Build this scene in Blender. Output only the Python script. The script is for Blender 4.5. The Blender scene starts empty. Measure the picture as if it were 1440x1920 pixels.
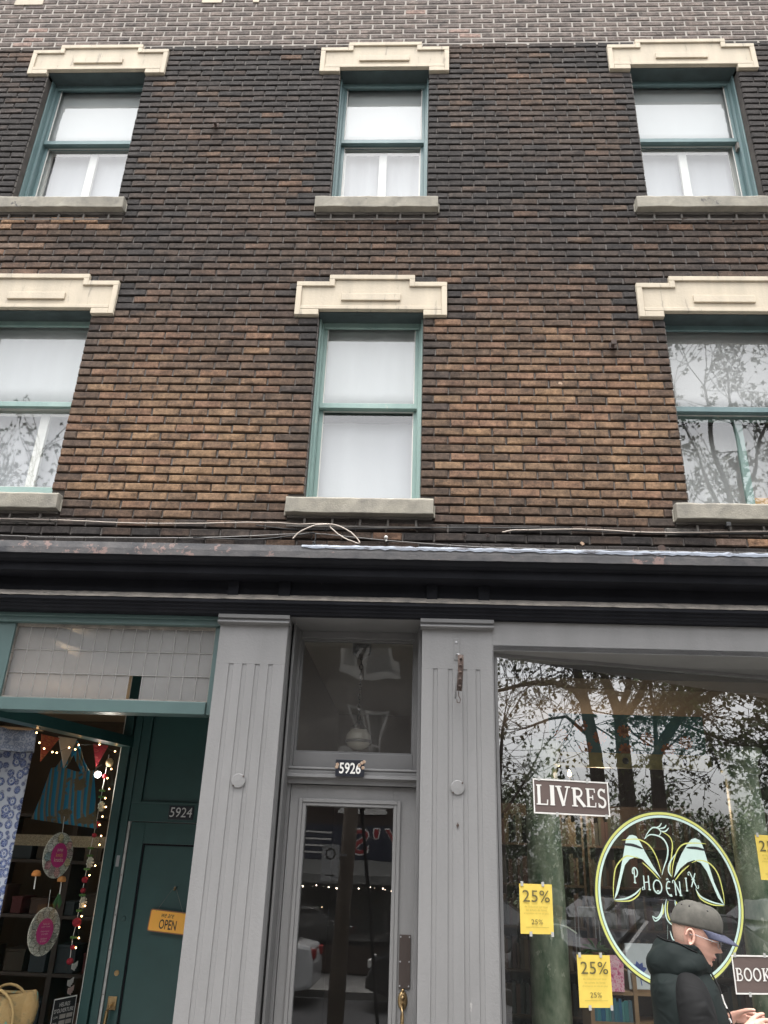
import bpy, bmesh, math, random
from mathutils import Vector, Matrix
random.seed(7)
S = bpy.context.scene
COL = S.collection
rad = math.radians

# ------------------------------------------------------------------ camera
cam_d = bpy.data.cameras.new('camera')
cam = bpy.data.objects.new('camera', cam_d)
COL.objects.link(cam)
S.camera = cam
Rm = Matrix(((0.9988785876520868, -0.016757995460744617, -0.04428020684583514),
             (0.03366599374116251, -0.4061929986278777, 0.9131669336606056),
             (0.03328915732775897, 0.913633634152022, 0.4051733142132847)))
R3 = Matrix([[Rm[i][0], Rm[i][1], -Rm[i][2]] for i in range(3)])
cam.matrix_world = Matrix.Translation((0, -4.85, 2.05)) @ R3.to_4x4()
cam_d.sensor_fit = 'VERTICAL'
cam_d.sensor_height = 24.0
cam_d.lens = 24.0 * 1480.0 / 1920.0
cam_d.clip_start = 0.05
cam_d.clip_end = 500

# ------------------------------------------------------------------ sky, sun, exposure
SUN_EL, SUN_ROT = rad(76), rad(196)
W = bpy.data.worlds.new("World")
S.world = W
W.use_nodes = True
wn = W.node_tree.nodes
wl = W.node_tree.links
wn.clear()
sky = wn.new('ShaderNodeTexSky')
sky.sky_type = 'NISHITA'
sky.sun_disc = False
sky.sun_elevation = SUN_EL
sky.sun_rotation = SUN_ROT
sky.air_density = 1.0
sky.dust_density = 4.0
hs = wn.new('ShaderNodeHueSaturation')
hs.inputs['Saturation'].default_value = 0.10
bg = wn.new('ShaderNodeBackground')
bg.inputs['Strength'].default_value = 0.15
wo = wn.new('ShaderNodeOutputWorld')
wl.new(sky.outputs[0], hs.inputs['Color'])
wl.new(hs.outputs[0], bg.inputs['Color'])
wl.new(bg.outputs[0], wo.inputs['Surface'])
sun_d = bpy.data.lights.new('sun', 'SUN')
sun_d.energy = 0.6
sun_d.angle = rad(28)
sun_d.color = (1.0, 0.96, 0.9)
sun = bpy.data.objects.new('sun', sun_d)
COL.objects.link(sun)
# overcast: a broad weak sun high behind the camera
sd = Vector((math.sin(SUN_ROT) * math.cos(SUN_EL), math.cos(SUN_ROT) * math.cos(SUN_EL), math.sin(SUN_EL)))
sun.rotation_euler = sd.to_track_quat('Z', 'Y').to_euler()
S.view_settings.view_transform = 'Standard'
S.view_settings.look = 'None'
S.view_settings.gamma = 1
S.view_settings.use_curve_mapping = False
S.view_settings.exposure = 2.1
S.cycles.max_bounces = 10
S.cycles.transparent_max_bounces = 16
S.cycles.caustics_reflective = False
S.cycles.caustics_refractive = False

# ------------------------------------------------------------------ materials
def _nt(name):
    m = bpy.data.materials.new(name)
    m.use_nodes = True
    nt = m.node_tree
    return m, nt, nt.nodes['Principled BSDF']

def N(nt, typ, **kw):
    n = nt.nodes.new(typ)
    for k, v in kw.items():
        if k in n.inputs:
            n.inputs[k].default_value = v
        else:
            setattr(n, k, v)
    return n

def ramp(nt, fac, stops):
    r = nt.nodes.new('ShaderNodeValToRGB')
    e = r.color_ramp.elements
    while len(e) < len(stops):
        e.new(0.5)
    for el, (p, c) in zip(e, stops):
        el.position = p
        el.color = (c[0], c[1], c[2], 1) if not isinstance(c, (int, float)) else (c, c, c, 1)
    nt.links.new(fac, r.inputs[0])
    return r.outputs[0]

def mixc(nt, fac, a, b, blend='MIX'):
    m = nt.nodes.new('ShaderNodeMix')
    m.data_type = 'RGBA'
    m.blend_type = blend
    for sock, v in ((m.inputs[0], fac), (m.inputs[6], a), (m.inputs[7], b)):
        if isinstance(v, (int, float)):
            sock.default_value = v
        elif isinstance(v, tuple):
            sock.default_value = (v[0], v[1], v[2], 1)
        else:
            nt.links.new(v, sock)
    return m.outputs[2]

def pos(nt, scale=(1, 1, 1)):
    g = nt.nodes.new('ShaderNodeNewGeometry')
    mp = nt.nodes.new('ShaderNodeMapping')
    mp.inputs['Scale'].default_value = scale
    nt.links.new(g.outputs['Position'], mp.inputs['Vector'])
    return mp.outputs[0]

def noise(nt, vec, scale, detail=4.0, rough=0.6):
    n = N(nt, 'ShaderNodeTexNoise', Scale=scale, Detail=detail, Roughness=rough)
    nt.links.new(vec, n.inputs['Vector'])
    return n.outputs['Fac']

def bump(nt, p, height, dist=0.005, strength=0.6):
    b = N(nt, 'ShaderNodeBump', Distance=dist, Strength=strength)
    nt.links.new(height, b.inputs['Height'])
    nt.links.new(b.outputs[0], p.inputs['Normal'])

def paint(name, col, col2=None, scale=6.0, rough=0.5, metal=0.0, bd=0.002, stretch=(1, 1, 1), spots=None, fine=60.0):
    """two-tone mottled surface with fine relief; spots = (colour, threshold, scale) for chips and stains"""
    m, nt, p = _nt(name)
    v = pos(nt, stretch)
    if col2 is None:
        col2 = tuple(c * 0.78 for c in col)
    n1 = noise(nt, v, scale, 5)
    c = mixc(nt, ramp(nt, n1, [(0.3, 0.0), (0.7, 1.0)]), col, col2)
    if spots:
        n2 = noise(nt, pos(nt, stretch), spots[2], 6, 0.7)
        c = mixc(nt, ramp(nt, n2, [(spots[1], 0.0), (spots[1] + 0.04, 1.0)]), c, spots[0])
    nt.links.new(c, p.inputs['Base Color'])
    p.inputs['Roughness'].default_value = rough
    p.inputs['Metallic'].default_value = metal
    bump(nt, p, noise(nt, pos(nt), fine, 3), bd, 0.5)
    return m

def flat(name, col, rough=0.6, metal=0.0):
    m, nt, p = _nt(name)
    n1 = noise(nt, pos(nt), 25.0, 3)
    c = mixc(nt, ramp(nt, n1, [(0.3, 0.0), (0.7, 1.0)]), tuple(x * 0.93 for x in col), col)
    nt.links.new(c, p.inputs['Base Color'])
    p.inputs['Roughness'].default_value = rough
    p.inputs['Metallic'].default_value = metal
    return m

def glow(name, col, strength):
    m, nt, p = _nt(name)
    p.inputs['Emission Color'].default_value = (*col, 1)
    p.inputs['Emission Strength'].default_value = strength
    p.inputs['Base Color'].default_value = (*col, 1)
    return m

def glass(name, f0=0.1, tint=(0.93, 0.95, 0.94), wave=0.0, wscale=3.0, rough=0.0, dust=0.0):
    """thin window pane: clear straight through, Fresnel mirror on top, wavy where the glass is old"""
    m, nt, p = _nt(name)
    nt.nodes.remove(p)
    out = nt.nodes['Material Output']
    tr = nt.nodes.new('ShaderNodeBsdfTransparent')
    tr.inputs[0].default_value = (*tint, 1)
    gl = nt.nodes.new('ShaderNodeBsdfGlossy')
    gl.inputs['Roughness'].default_value = rough
    gl.inputs['Color'].default_value = (1, 1, 1, 1)
    # Schlick's Fresnel, the same from both sides of the pane
    gm = nt.nodes.new('ShaderNodeNewGeometry')
    dt = N(nt, 'ShaderNodeVectorMath', operation='DOT_PRODUCT')
    nt.links.new(gm.outputs['True Normal'], dt.inputs[0])
    nt.links.new(gm.outputs['Incoming'], dt.inputs[1])
    prev = dt.outputs['Value']
    for op, v1 in (('ABSOLUTE', None), ('SUBTRACT', 1.0), ('POWER', 5.0), ('MULTIPLY_ADD', None)):
        q = N(nt, 'ShaderNodeMath', operation=op)
        q.use_clamp = op != 'ABSOLUTE'
        if op == 'SUBTRACT':
            q.inputs[0].default_value = 1.0
            nt.links.new(prev, q.inputs[1])
        else:
            nt.links.new(prev, q.inputs[0])
            if op == 'POWER': q.inputs[1].default_value = 5.0
            if op == 'MULTIPLY_ADD':
                q.inputs[1].default_value = 1.0 - f0
                q.inputs[2].default_value = f0
        prev = q.outputs[0]
    mx = nt.nodes.new('ShaderNodeMixShader')
    if wave > 0:
        b = N(nt, 'ShaderNodeBump', Distance=1.0, Strength=1.0)
        ma = nt.nodes.new('ShaderNodeMath')
        ma.operation = 'MULTIPLY'
        ma.inputs[1].default_value = wave
        nt.links.new(noise(nt, pos(nt, (1, 1, 0.6)), wscale, 1.0, 0.4), ma.inputs[0])
        nt.links.new(ma.outputs[0], b.inputs['Height'])
        nt.links.new(b.outputs[0], gl.inputs['Normal'])
    nt.links.new(prev, mx.inputs[0])
    nt.links.new(tr.outputs[0], mx.inputs[1])
    nt.links.new(gl.outputs[0], mx.inputs[2])
    last = mx.outputs[0]
    if dust > 0:                                  # a thin film of grime on the pane
        df = nt.nodes.new('ShaderNodeBsdfDiffuse')
        df.inputs[0].default_value = (0.5, 0.48, 0.45, 1)
        m2 = nt.nodes.new('ShaderNodeMixShader')
        nt.links.new(ramp(nt, noise(nt, pos(nt), 3.0, 6, 0.7), [(0.25, dust * 0.4), (0.75, dust * 1.4)]), m2.inputs[0])
        nt.links.new(last, m2.inputs[1])
        nt.links.new(df.outputs[0], m2.inputs[2])
        last = m2.outputs[0]
    nt.links.new(last, out.inputs[0])
    return m

def brick_mat(name, attr='tint'):
    m, nt, p = _nt(name)
    a = N(nt, 'ShaderNodeAttribute', attribute_name=attr)
    v = pos(nt)
    n1 = noise(nt, v, 34.0, 8, 0.85)
    n2 = noise(nt, v, 11.0, 5, 0.7)
    c = mixc(nt, 1.0, a.outputs['Color'], ramp(nt, n1, [(0.32, 0.35), (0.68, 1.6)]), 'MULTIPLY')
    c = mixc(nt, 1.0, c, ramp(nt, n2, [(0.32, 0.5), (0.68, 1.42)]), 'MULTIPLY')
    n3 = noise(nt, v, 22.0, 8, 0.8)
    c = mixc(nt, ramp(nt, n3, [(0.66, 0.0), (0.74, 0.55)]), c, (0.22, 0.19, 0.16))
    n4 = noise(nt, pos(nt, (1, 1, 2.5)), 3.0, 5, 0.7)
    c = mixc(nt, ramp(nt, n4, [(0.52, 0.0), (0.66, 0.6)]), c, (0.012, 0.011, 0.012))
    nt.links.new(c, p.inputs['Base Color'])
    p.inputs['Roughness'].default_value = 0.95
    bump(nt, p, n1, 0.006, 0.9)
    return m

M = {}
M['brick'] = brick_mat('sooty_brick')
M['mortar'] = paint('raked_mortar', (0.046, 0.040, 0.036), (0.085, 0.074, 0.066), 14, 0.95, bd=0.004)
M['mortar_head'] = paint('head_joint_mortar', (0.13, 0.115, 0.105), (0.06, 0.054, 0.05), 8, 0.95, bd=0.004)
M['mortar_pale'] = paint('fresh_mortar', (0.40, 0.365, 0.325), (0.28, 0.255, 0.23), 6, 0.95, bd=0.003)
M['mortar_smear'] = paint('smeared_mortar', (0.22, 0.205, 0.185), (0.12, 0.11, 0.10), 7, 0.95, bd=0.004)
M['stone'] = paint('cream_stone', (0.52, 0.452, 0.350), (0.42, 0.366, 0.288), 3.5, 0.85, bd=0.003, stretch=(2.4, 1, 0.35), spots=((0.33, 0.29, 0.235), 0.61, 7))
M['sill'] = paint('grey_stone', (0.33, 0.305, 0.25), (0.20, 0.187, 0.16), 9, 0.9, bd=0.006, spots=((0.10, 0.095, 0.09), 0.66, 6), fine=90)
M['soffit'] = paint('shaded_teal_soffit', (0.055, 0.078, 0.080), (0.035, 0.048, 0.050), 8, 0.8, spots=((0.10, 0.09, 0.08), 0.66, 14))  # darker teal for the window-head boards: their shade is mixed into the colour
M['teal'] = paint('teal_paint', (0.150, 0.225, 0.228), (0.105, 0.170, 0.178), 5, 0.45, bd=0.002, stretch=(1, 1, 0.3), spots=((0.30, 0.31, 0.26), 0.68, 18))
M['teal_pale'] = paint('weathered_teal_paint', (0.29, 0.40, 0.365), (0.20, 0.30, 0.28), 4, 0.5, bd=0.003, stretch=(1, 1, 0.25), spots=((0.45, 0.45, 0.38), 0.66, 20))
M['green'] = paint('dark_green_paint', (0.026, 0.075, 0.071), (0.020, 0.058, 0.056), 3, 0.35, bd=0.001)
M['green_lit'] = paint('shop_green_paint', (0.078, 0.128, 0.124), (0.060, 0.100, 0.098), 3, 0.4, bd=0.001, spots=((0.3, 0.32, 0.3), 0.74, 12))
M['grey'] = paint('grey_paint', (0.206, 0.203, 0.202), (0.168, 0.166, 0.165), 2.6, 0.55, bd=0.003, stretch=(1.5, 1, 0.35), spots=((0.31, 0.30, 0.29), 0.69, 12))
M['grey_dk'] = paint('grey_trim_paint', (0.152, 0.150, 0.150), (0.120, 0.119, 0.119), 3, 0.5, bd=0.001)
M['black'] = paint('black_paint', (0.0075, 0.008, 0.0105), (0.013, 0.0135, 0.017), 5, 0.65, bd=0.003, stretch=(1, 1, 0.3), spots=((0.05, 0.05, 0.053), 0.70, 14))
M['black'].node_tree.nodes['Principled BSDF'].inputs['Specular IOR Level'].default_value = 0.12
M['dirt'] = paint('dusty_ledge', (0.30, 0.27, 0.235), (0.13, 0.12, 0.11), 11, 0.9, bd=0.003, spots=((0.03, 0.03, 0.032), 0.62, 26))
M['flash'] = paint('peeling_flashing', (0.105, 0.098, 0.096), (0.032, 0.033, 0.038), 7, 0.6, bd=0.004, stretch=(1, 1, 1.2), spots=((0.20, 0.135, 0.12), 0.59, 9))
M['bluewhite'] = paint('pale_sealant', (0.25, 0.28, 0.33), (0.13, 0.145, 0.175), 9, 0.6, bd=0.004, stretch=(0.5, 1, 3), spots=((0.05, 0.05, 0.06), 0.54, 11))
M['white'] = paint('white_paint', (0.72, 0.70, 0.66), (0.62, 0.60, 0.57), 5, 0.6)
M['blind'] = paint('white_blind_fabric', (0.56, 0.57, 0.575), (0.49, 0.50, 0.515), 1.2, 0.85, stretch=(1, 1, 0.4))
M['curtain'] = paint('pale_curtain_fabric', (0.53, 0.53, 0.555), (0.44, 0.44, 0.47), 1.4, 0.9, stretch=(1, 1, 0.15))
M['curtain_dk'] = paint('grey_curtain_fabric', (0.56, 0.545, 0.54), (0.46, 0.45, 0.45), 1.4, 0.9, stretch=(1, 1, 0.2))  # plain grey cloth of the lower right blind and curtain
M['room'] = flat('room_wall', (0.05, 0.05, 0.055), 0.9)
M['brown_room'] = paint('dim_shop_wall', (0.060, 0.046, 0.036), (0.035, 0.028, 0.024), 2, 0.9)
M['beige'] = paint('beige_ceiling_paint', (0.42, 0.36, 0.29), (0.36, 0.31, 0.25), 2, 0.8)
M['glass'] = glass('window_glass', 0.115, wave=0.0005, wscale=2.0, dust=0.04)
M['glass_old'] = glass('old_wavy_glass', 0.115, wave=0.0028, wscale=2.4, dust=0.02)
M['glass_shop'] = glass('plate_glass', 0.215, tint=(0.88, 0.90, 0.87), wave=0.00025, wscale=2.0, dust=0.015)
M['glass_door'] = glass('door_glass', 0.115, tint=(0.75, 0.76, 0.75), wave=0.0004, wscale=3.0, dust=0.010)
M['iron'] = paint('rusty_iron', (0.04, 0.032, 0.029), (0.075, 0.045, 0.034), 30, 0.85)
M['steel'] = flat('grey_steel', (0.35, 0.35, 0.36), 0.4, 0.6)
M['brass'] = paint('worn_brass', (0.42, 0.30, 0.15), (0.25, 0.17, 0.09), 40, 0.35, 0.9)
M['darkplate'] = flat('dark_enamel', (0.018, 0.02, 0.028), 0.3)
M['lettering'] = flat('white_enamel', (0.75, 0.74, 0.70), 0.4)
M['cable_pale'] = flat('pale_cable_sheath', (0.40, 0.34, 0.29), 0.5)
M['cable_grey'] = flat('grey_cable_sheath', (0.20, 0.19, 0.18), 0.5)
M['cable_black'] = flat('black_cable_sheath', (0.02, 0.02, 0.02), 0.5)
M['yellow'] = flat('yellow_paper', (0.70, 0.52, 0.095), 0.7)
M['ink'] = flat('dark_ink', (0.10, 0.085, 0.03), 0.7)
M['ink_faint'] = flat('faint_ink', (0.42, 0.33, 0.06), 0.7)
M['brownpaper'] = paint('taupe_paper', (0.115, 0.082, 0.072), (0.10, 0.07, 0.062), 5, 0.7)
M['paper'] = flat('white_paper', (0.72, 0.70, 0.66), 0.7)
M['mint'] = flat('mint_vinyl', (0.52, 0.67, 0.61), 0.5)
M['lime'] = flat('lime_vinyl', (0.56, 0.58, 0.16), 0.5)
M['orange'] = paint('orange_enamel', (0.92, 0.46, 0.075), (0.88, 0.42, 0.065), 5, 0.3)
M['orange_rim'] = flat('rusty_rim', (0.30, 0.13, 0.06), 0.5)
M['blackink'] = flat('black_ink', (0.02, 0.018, 0.018), 0.5)
M['black_bg'] = flat('black_card', (0.015, 0.015, 0.017), 0.6)
M['marble'] = paint('green_marbling', (0.075, 0.15, 0.08), (0.48, 0.53, 0.40), 11, 0.35, stretch=(1, 1, 0.5), spots=((0.60, 0.63, 0.50), 0.60, 17))
M['wood'] = paint('pale_wood', (0.34, 0.21, 0.11), (0.28, 0.17, 0.09), 4, 0.5, stretch=(0.3, 1, 6))
M['darkwood'] = paint('dark_wood', (0.055, 0.035, 0.022), (0.035, 0.022, 0.015), 5, 0.5)
M['skin'] = paint('skin', (0.62, 0.36, 0.28), (0.56, 0.30, 0.23), 30, 0.5, bd=0.0006, fine=250)
M['jacket'] = paint('dark_green_shell', (0.0085, 0.019, 0.018), (0.006, 0.014, 0.0135), 6, 0.62, bd=0.006, fine=26)
M['sleeve'] = paint('black_shell', (0.007, 0.007, 0.008), (0.005, 0.005, 0.0055), 6, 0.62, bd=0.006, fine=26)
M['capcloth'] = paint('charcoal_cap_cloth', (0.095, 0.090, 0.076), (0.055, 0.052, 0.045), 24, 0.9, bd=0.001, fine=400)
M['brim'] = paint('navy_brim_cloth', (0.052, 0.056, 0.092), (0.042, 0.045, 0.075), 30, 0.8, bd=0.001, fine=400)
for k_, a_, b_ in (('jacket', (0.0055, 0.0105, 0.0098), (0.0038, 0.0072, 0.0070)), ('sleeve', (0.0048, 0.0049, 0.0053), (0.003, 0.0031, 0.0034))):
    # thin rain shell: broad soft creases plus a fine weave
    m_, nt_, p_ = _nt('crinkled_' + k_)
    nt_.links.new(mixc(nt_, noise(nt_, pos(nt_), 7, 4), a_, b_), p_.inputs['Base Color'])
    p_.inputs['Roughness'].default_value = 0.8
    p_.inputs['Specular IOR Level'].default_value = 0.25
    rg = N(nt_, 'ShaderNodeTexNoise', Scale=11.0, Detail=3.0, Roughness=0.55, Distortion=0.8)
    rg.noise_type = 'RIDGED_MULTIFRACTAL'
    nt_.links.new(pos(nt_, (1, 1, 1.6)), rg.inputs['Vector'])
    b1 = N(nt_, 'ShaderNodeBump', Distance=0.010, Strength=0.8)
    nt_.links.new(rg.outputs['Fac'], b1.inputs['Height'])
    nt_.links.new(b1.outputs[0], p_.inputs['Normal'])
    M[k_] = m_
M['denim'] = flat('dark_trousers', (0.02, 0.022, 0.03), 0.9)
M['rubber'] = flat('black_rubber', (0.012, 0.012, 0.012), 0.6)
M['hairgrey'] = flat('grey_hair', (0.30, 0.25, 0.21), 0.8)
M['asphalt'] = paint('asphalt', (0.055, 0.055, 0.057), (0.04, 0.04, 0.042), 3, 0.9, bd=0.004)
M['concrete'] = paint('concrete', (0.30, 0.29, 0.275), (0.22, 0.215, 0.205), 2, 0.9, bd=0.003)
M['grass'] = paint('grass', (0.03, 0.055, 0.014), (0.02, 0.035, 0.01), 3, 0.95, bd=0.02)
M['linepaint'] = flat('road_line_paint', (0.6, 0.58, 0.5), 0.8)
M['bark'] = paint('bark', (0.055, 0.045, 0.038), (0.03, 0.025, 0.02), 9, 0.95, bd=0.02, stretch=(2, 2, 0.4), fine=14)
M['leaf'] = paint('young_leaves', (0.075, 0.085, 0.022), (0.05, 0.045, 0.02), 1.3, 0.6)
M['leaf_dk'] = paint('green_leaves', (0.05, 0.085, 0.02), (0.03, 0.055, 0.014), 1.0, 0.6)
M['farbrick'] = paint('far_dark_brick', (0.075, 0.052, 0.042), (0.05, 0.037, 0.032), 4, 0.9, bd=0.006)
M['polewood'] = paint('weathered_pole', (0.10, 0.075, 0.055), (0.06, 0.045, 0.035), 6, 0.9, stretch=(4, 4, 0.3))

# ------------------------------------------------------------------ mesh helpers
class MB:
    def __init__(self):
        self.v, self.f, self.fm, self.tint = [], [], [], []
        self.mats, self.cur, self.t = [], 0, None
        self.smooth = False
    def mat(self, m):
        if m not in self.mats:
            self.mats.append(m)
        self.cur = self.mats.index(m)
        return self
    def add(self, vs, fs):
        b = len(self.v)
        self.v += [tuple(v) for v in vs]
        self.f += [tuple(i + b for i in f) for f in fs]
        self.fm += [self.cur] * len(fs)
        if self.t is not None:
            self.tint += [self.t] * len(vs)
        return self
    def box(self, x0, x1, y0, y1, z0, z1):
        vs = [(x, y, z) for x in (x0, x1) for y in (y0, y1) for z in (z0, z1)]
        return self.add(vs, [(0, 1, 3, 2), (4, 6, 7, 5), (0, 4, 5, 1), (2, 3, 7, 6), (0, 2, 6, 4), (1, 5, 7, 3)])
    def obox(self, c, ax, ay, az, hx, hy, hz):
        c, ax, ay, az = Vector(c), Vector(ax).normalized(), Vector(ay).normalized(), Vector(az).normalized()
        vs = [c + ax * (hx * i) + ay * (hy * j) + az * (hz * k) for i in (-1, 1) for j in (-1, 1) for k in (-1, 1)]
        return self.add(vs, [(0, 1, 3, 2), (4, 6, 7, 5), (0, 4, 5, 1), (2, 3, 7, 6), (0, 2, 6, 4), (1, 5, 7, 3)])
    def quad(self, a, b, c, d):
        return self.add([a, b, c, d], [(0, 1, 2, 3)])
    def prism(self, poly, y0, y1):
        """polygon in x,z (counter-clockwise from the street) between depths y0 (front) and y1"""
        n = len(poly)
        vs = [(x, y0, z) for x, z in poly] + [(x, y1, z) for x, z in poly]
        return self.add(vs, [tuple(range(n)), tuple(range(2 * n - 1, n - 1, -1))] + [(i, i + n, (i + 1) % n + n, (i + 1) % n) for i in range(n)])
    def extrude_x(self, prof, x0, x1):
        """profile in (y,z) swept along x"""
        n = len(prof)
        vs = [(x0, y, z) for y, z in prof] + [(x1, y, z) for y, z in prof]
        return self.add(vs, [tuple(range(n)), tuple(range(2 * n - 1, n - 1, -1))] + [(i, i + n, (i + 1) % n + n, (i + 1) % n) for i in range(n)])
    def tube(self, pts, r, n=6, cap=True):
        pts = [Vector(p) for p in pts]
        rr = r if isinstance(r, (list, tuple)) else [r] * len(pts)
        rings = []
        up = Vector((0.123, 0.31, 0.94))
        for i, p in enumerate(pts):
            d = (pts[min(i + 1, len(pts) - 1)] - pts[max(i - 1, 0)])
            if d.length < 1e-9:
                d = Vector((0, 0, 1))
            d.normalize()
            a = d.cross(up)
            if a.length < 0.05:
                a = d.cross(Vector((1, 0, 0)))
            a.normalize()
            b = d.cross(a)
            rings.append([p + (a * math.cos(2 * math.pi * k / n) + b * math.sin(2 * math.pi * k / n)) * rr[i] for k in range(n)])
        vs = [q for ring in rings for q in ring]
        fs = []
        for i in range(len(rings) - 1):
            for k in range(n):
                fs.append((i * n + k, i * n + (k + 1) % n, (i + 1) * n + (k + 1) % n, (i + 1) * n + k))
        if cap:
            fs.append(tuple(range(n - 1, -1, -1)))
            fs.append(tuple((len(rings) - 1) * n + k for k in range(n)))
        return self.add(vs, fs)
    def lathe(self, c, prof, n=20, axis='Z'):
        """prof = (radius, height) list"""
        vs, fs = [], []
        for r, h in prof:
            for k in range(n):
                a = 2 * math.pi * k / n
                if axis == 'Z':
                    vs.append((c[0] + r * math.cos(a), c[1] + r * math.sin(a), c[2] + h))
                else:
                    vs.append((c[0] + r * math.cos(a), c[1] + h, c[2] + r * math.sin(a)))
        for i in range(len(prof) - 1):
            for k in range(n):
                fs.append((i * n + k, i * n + (k + 1) % n, (i + 1) * n + (k + 1) % n, (i + 1) * n + k))
        fs.append(tuple(range(n)))
        fs.append(tuple((len(prof) - 1) * n + k for k in range(n)))
        return self.add(vs, fs)
    def ball(self, c, r, n=8, sz=1.0):
        prof = [(r * math.sin(math.pi * i / n) + 1e-5, -r * sz * math.cos(math.pi * i / n)) for i in range(n + 1)]
        return self.lathe(c, prof, n + 2)
    def grid(self, fn, nu, nv):
        vs = [fn(u / nu, v / nv) for v in range(nv + 1) for u in range(nu + 1)]
        fs = [(v * (nu + 1) + u, v * (nu + 1) + u + 1, (v + 1) * (nu + 1) + u + 1, (v + 1) * (nu + 1) + u) for v in range(nv) for u in range(nu)]
        return self.add(vs, fs)
    def build(self, name, mat=None, parent=None, smooth=False, label=None, cat=None, group=None, kind=None, bevel=0, recenter=True, solid=0):
        if mat is not None:
            self.mats = [mat]
            self.fm = [0] * len(self.f)
        vs = self.v
        if recenter and vs:
            xs, ys, zs = zip(*vs)
            o = Vector(((min(xs) + max(xs)) / 2, (min(ys) + max(ys)) / 2, min(zs)))
            vs = [(x - o.x, y - o.y, z - o.z) for x, y, z in vs]
        else:
            o = Vector((0, 0, 0))
        me = bpy.data.meshes.new(name)
        me.from_pydata(vs, [], self.f)
        for m in self.mats:
            me.materials.append(m)
        me.polygons.foreach_set('material_index', self.fm)
        if smooth:
            me.polygons.foreach_set('use_smooth', [True] * len(self.f))
        if self.tint:
            at = me.attributes.new('tint', 'FLOAT_COLOR', 'POINT')
            at.data.foreach_set('color', [c for t in self.tint for c in (t[0], t[1], t[2], 1.0)])
        me.update()
        bm = bmesh.new()
        bm.from_mesh(me)
        bmesh.ops.recalc_face_normals(bm, faces=bm.faces)
        bm.to_mesh(me)
        bm.free()
        ob = bpy.data.objects.new(name, me)
        COL.objects.link(ob)
        put(ob, o, parent)
        tag(ob, label, cat, group, kind)
        if bevel:
            b = ob.modifiers.new('bevel', 'BEVEL')
            b.width = bevel
            b.segments = 2
            b.limit_method = 'ANGLE'
        if solid:
            s = ob.modifiers.new('solid', 'SOLIDIFY')
            s.thickness = solid
        return ob

WORLD = {}
def put(ob, o, parent):
    """place ob with its origin at world point o, whatever its parent"""
    WORLD[ob.name] = Vector(o)
    if parent is not None:
        ob.parent = parent
        ob.location = Vector(o) - WORLD[parent.name]
    else:
        ob.location = o

def tag(ob, label=None, cat=None, group=None, kind=None):
    if label: ob['label'] = label
    if cat: ob['category'] = cat
    if group: ob['group'] = group
    if kind: ob['kind'] = kind
    return ob

def thing(name, loc, label, cat, group=None):
    ob = bpy.data.objects.new(name, None)
    ob.empty_display_size = 0.1
    COL.objects.link(ob)
    put(ob, Vector(loc), None)
    return tag(ob, label, cat, group)

def ribbon(mb, pts, w, place, taper=True, lift=0.0, n=10):
    """brush stroke through pts (2-D, smoothed) with width w tapering to its ends; place(s,z,lift) -> world"""
    P = [Vector((p[0], p[1])) for p in pts]
    def cr(i, t):
        p0, p1, p2, p3 = P[max(i - 1, 0)], P[i], P[i + 1], P[min(i + 2, len(P) - 1)]
        return 0.5 * ((2 * p1) + (p2 - p0) * t + (2 * p0 - 5 * p1 + 4 * p2 - p3) * t * t + (3 * p1 - p0 - 3 * p2 + p3) * t ** 3)
    L = []
    for i in range(len(P) - 1):
        m = 1 if len(P) == 2 else n // 2
        L += [cr(i, k / m) for k in range(m)]
    L.append(P[-1])
    vs = []
    for i, p in enumerate(L):
        d = L[min(i + 1, len(L) - 1)] - L[max(i - 1, 0)]
        if d.length < 1e-9:
            d = Vector((1, 0))
        d.normalize()
        nn = Vector((-d.y, d.x))
        u = i / (len(L) - 1)
        ww = w * (0.12 + 0.88 * math.sin(math.pi * min(max(u, 0), 1)) ** 0.6) if taper else w
        vs += [place(*(p + nn * ww / 2), lift), place(*(p - nn * ww / 2), lift)]
    mb.add(vs, [(2 * i, 2 * i + 1, 2 * i + 3, 2 * i + 2) for i in range(len(L) - 1)])

def text_mesh(body, place, cx, cz, width, height, lift, mat, name, parent, spacing=1.0, thick=0.0, skew=0.0, bold=0.0):
    """lettering from the built-in font, fitted into width x height round (cx, cz) on the surface 'place'"""
    cu = bpy.data.curves.new(name, 'FONT')
    cu.body = body
    cu.align_x = 'CENTER'
    cu.space_character = spacing
    cu.resolution_u = 3
    cu.offset = bold
    tmp = bpy.data.objects.new('tmp', cu)
    COL.objects.link(tmp)
    dg = bpy.context.evaluated_depsgraph_get()
    me = bpy.data.meshes.new_from_object(tmp.evaluated_get(dg))
    bpy.data.objects.remove(tmp)
    vs = [v.co.copy() for v in me.vertices]
    fs = [tuple(p.vertices) for p in me.polygons]
    bpy.data.meshes.remove(me)
    x0, x1 = min(v.x for v in vs), max(v.x for v in vs)
    y0, y1 = min(v.y for v in vs), max(v.y for v in vs)
    mb = MB()
    out = []
    for v in vs:
        u = ((v.x - x0) / (x1 - x0) - 0.5) * width
        w = ((v.y - y0) / max(y1 - y0, 1e-6) - 0.5) * height
        out.append(place(cx + u + skew * w, cz + w, lift))
    mb.add(out, fs)
    return mb.build(name, mat, parent)

def plane_place(p0, t, n):
    """surface frame: s along t, z up, lift along n"""
    p0, t, n = Vector(p0), Vector(t).normalized(), Vector(n).normalized()
    return lambda s, z, l=0.0: tuple(p0 + t * s + n * l + Vector((0, 0, z)))

def front(y):
    return lambda s, z, l=0.0: (s, y - l, z)

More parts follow.
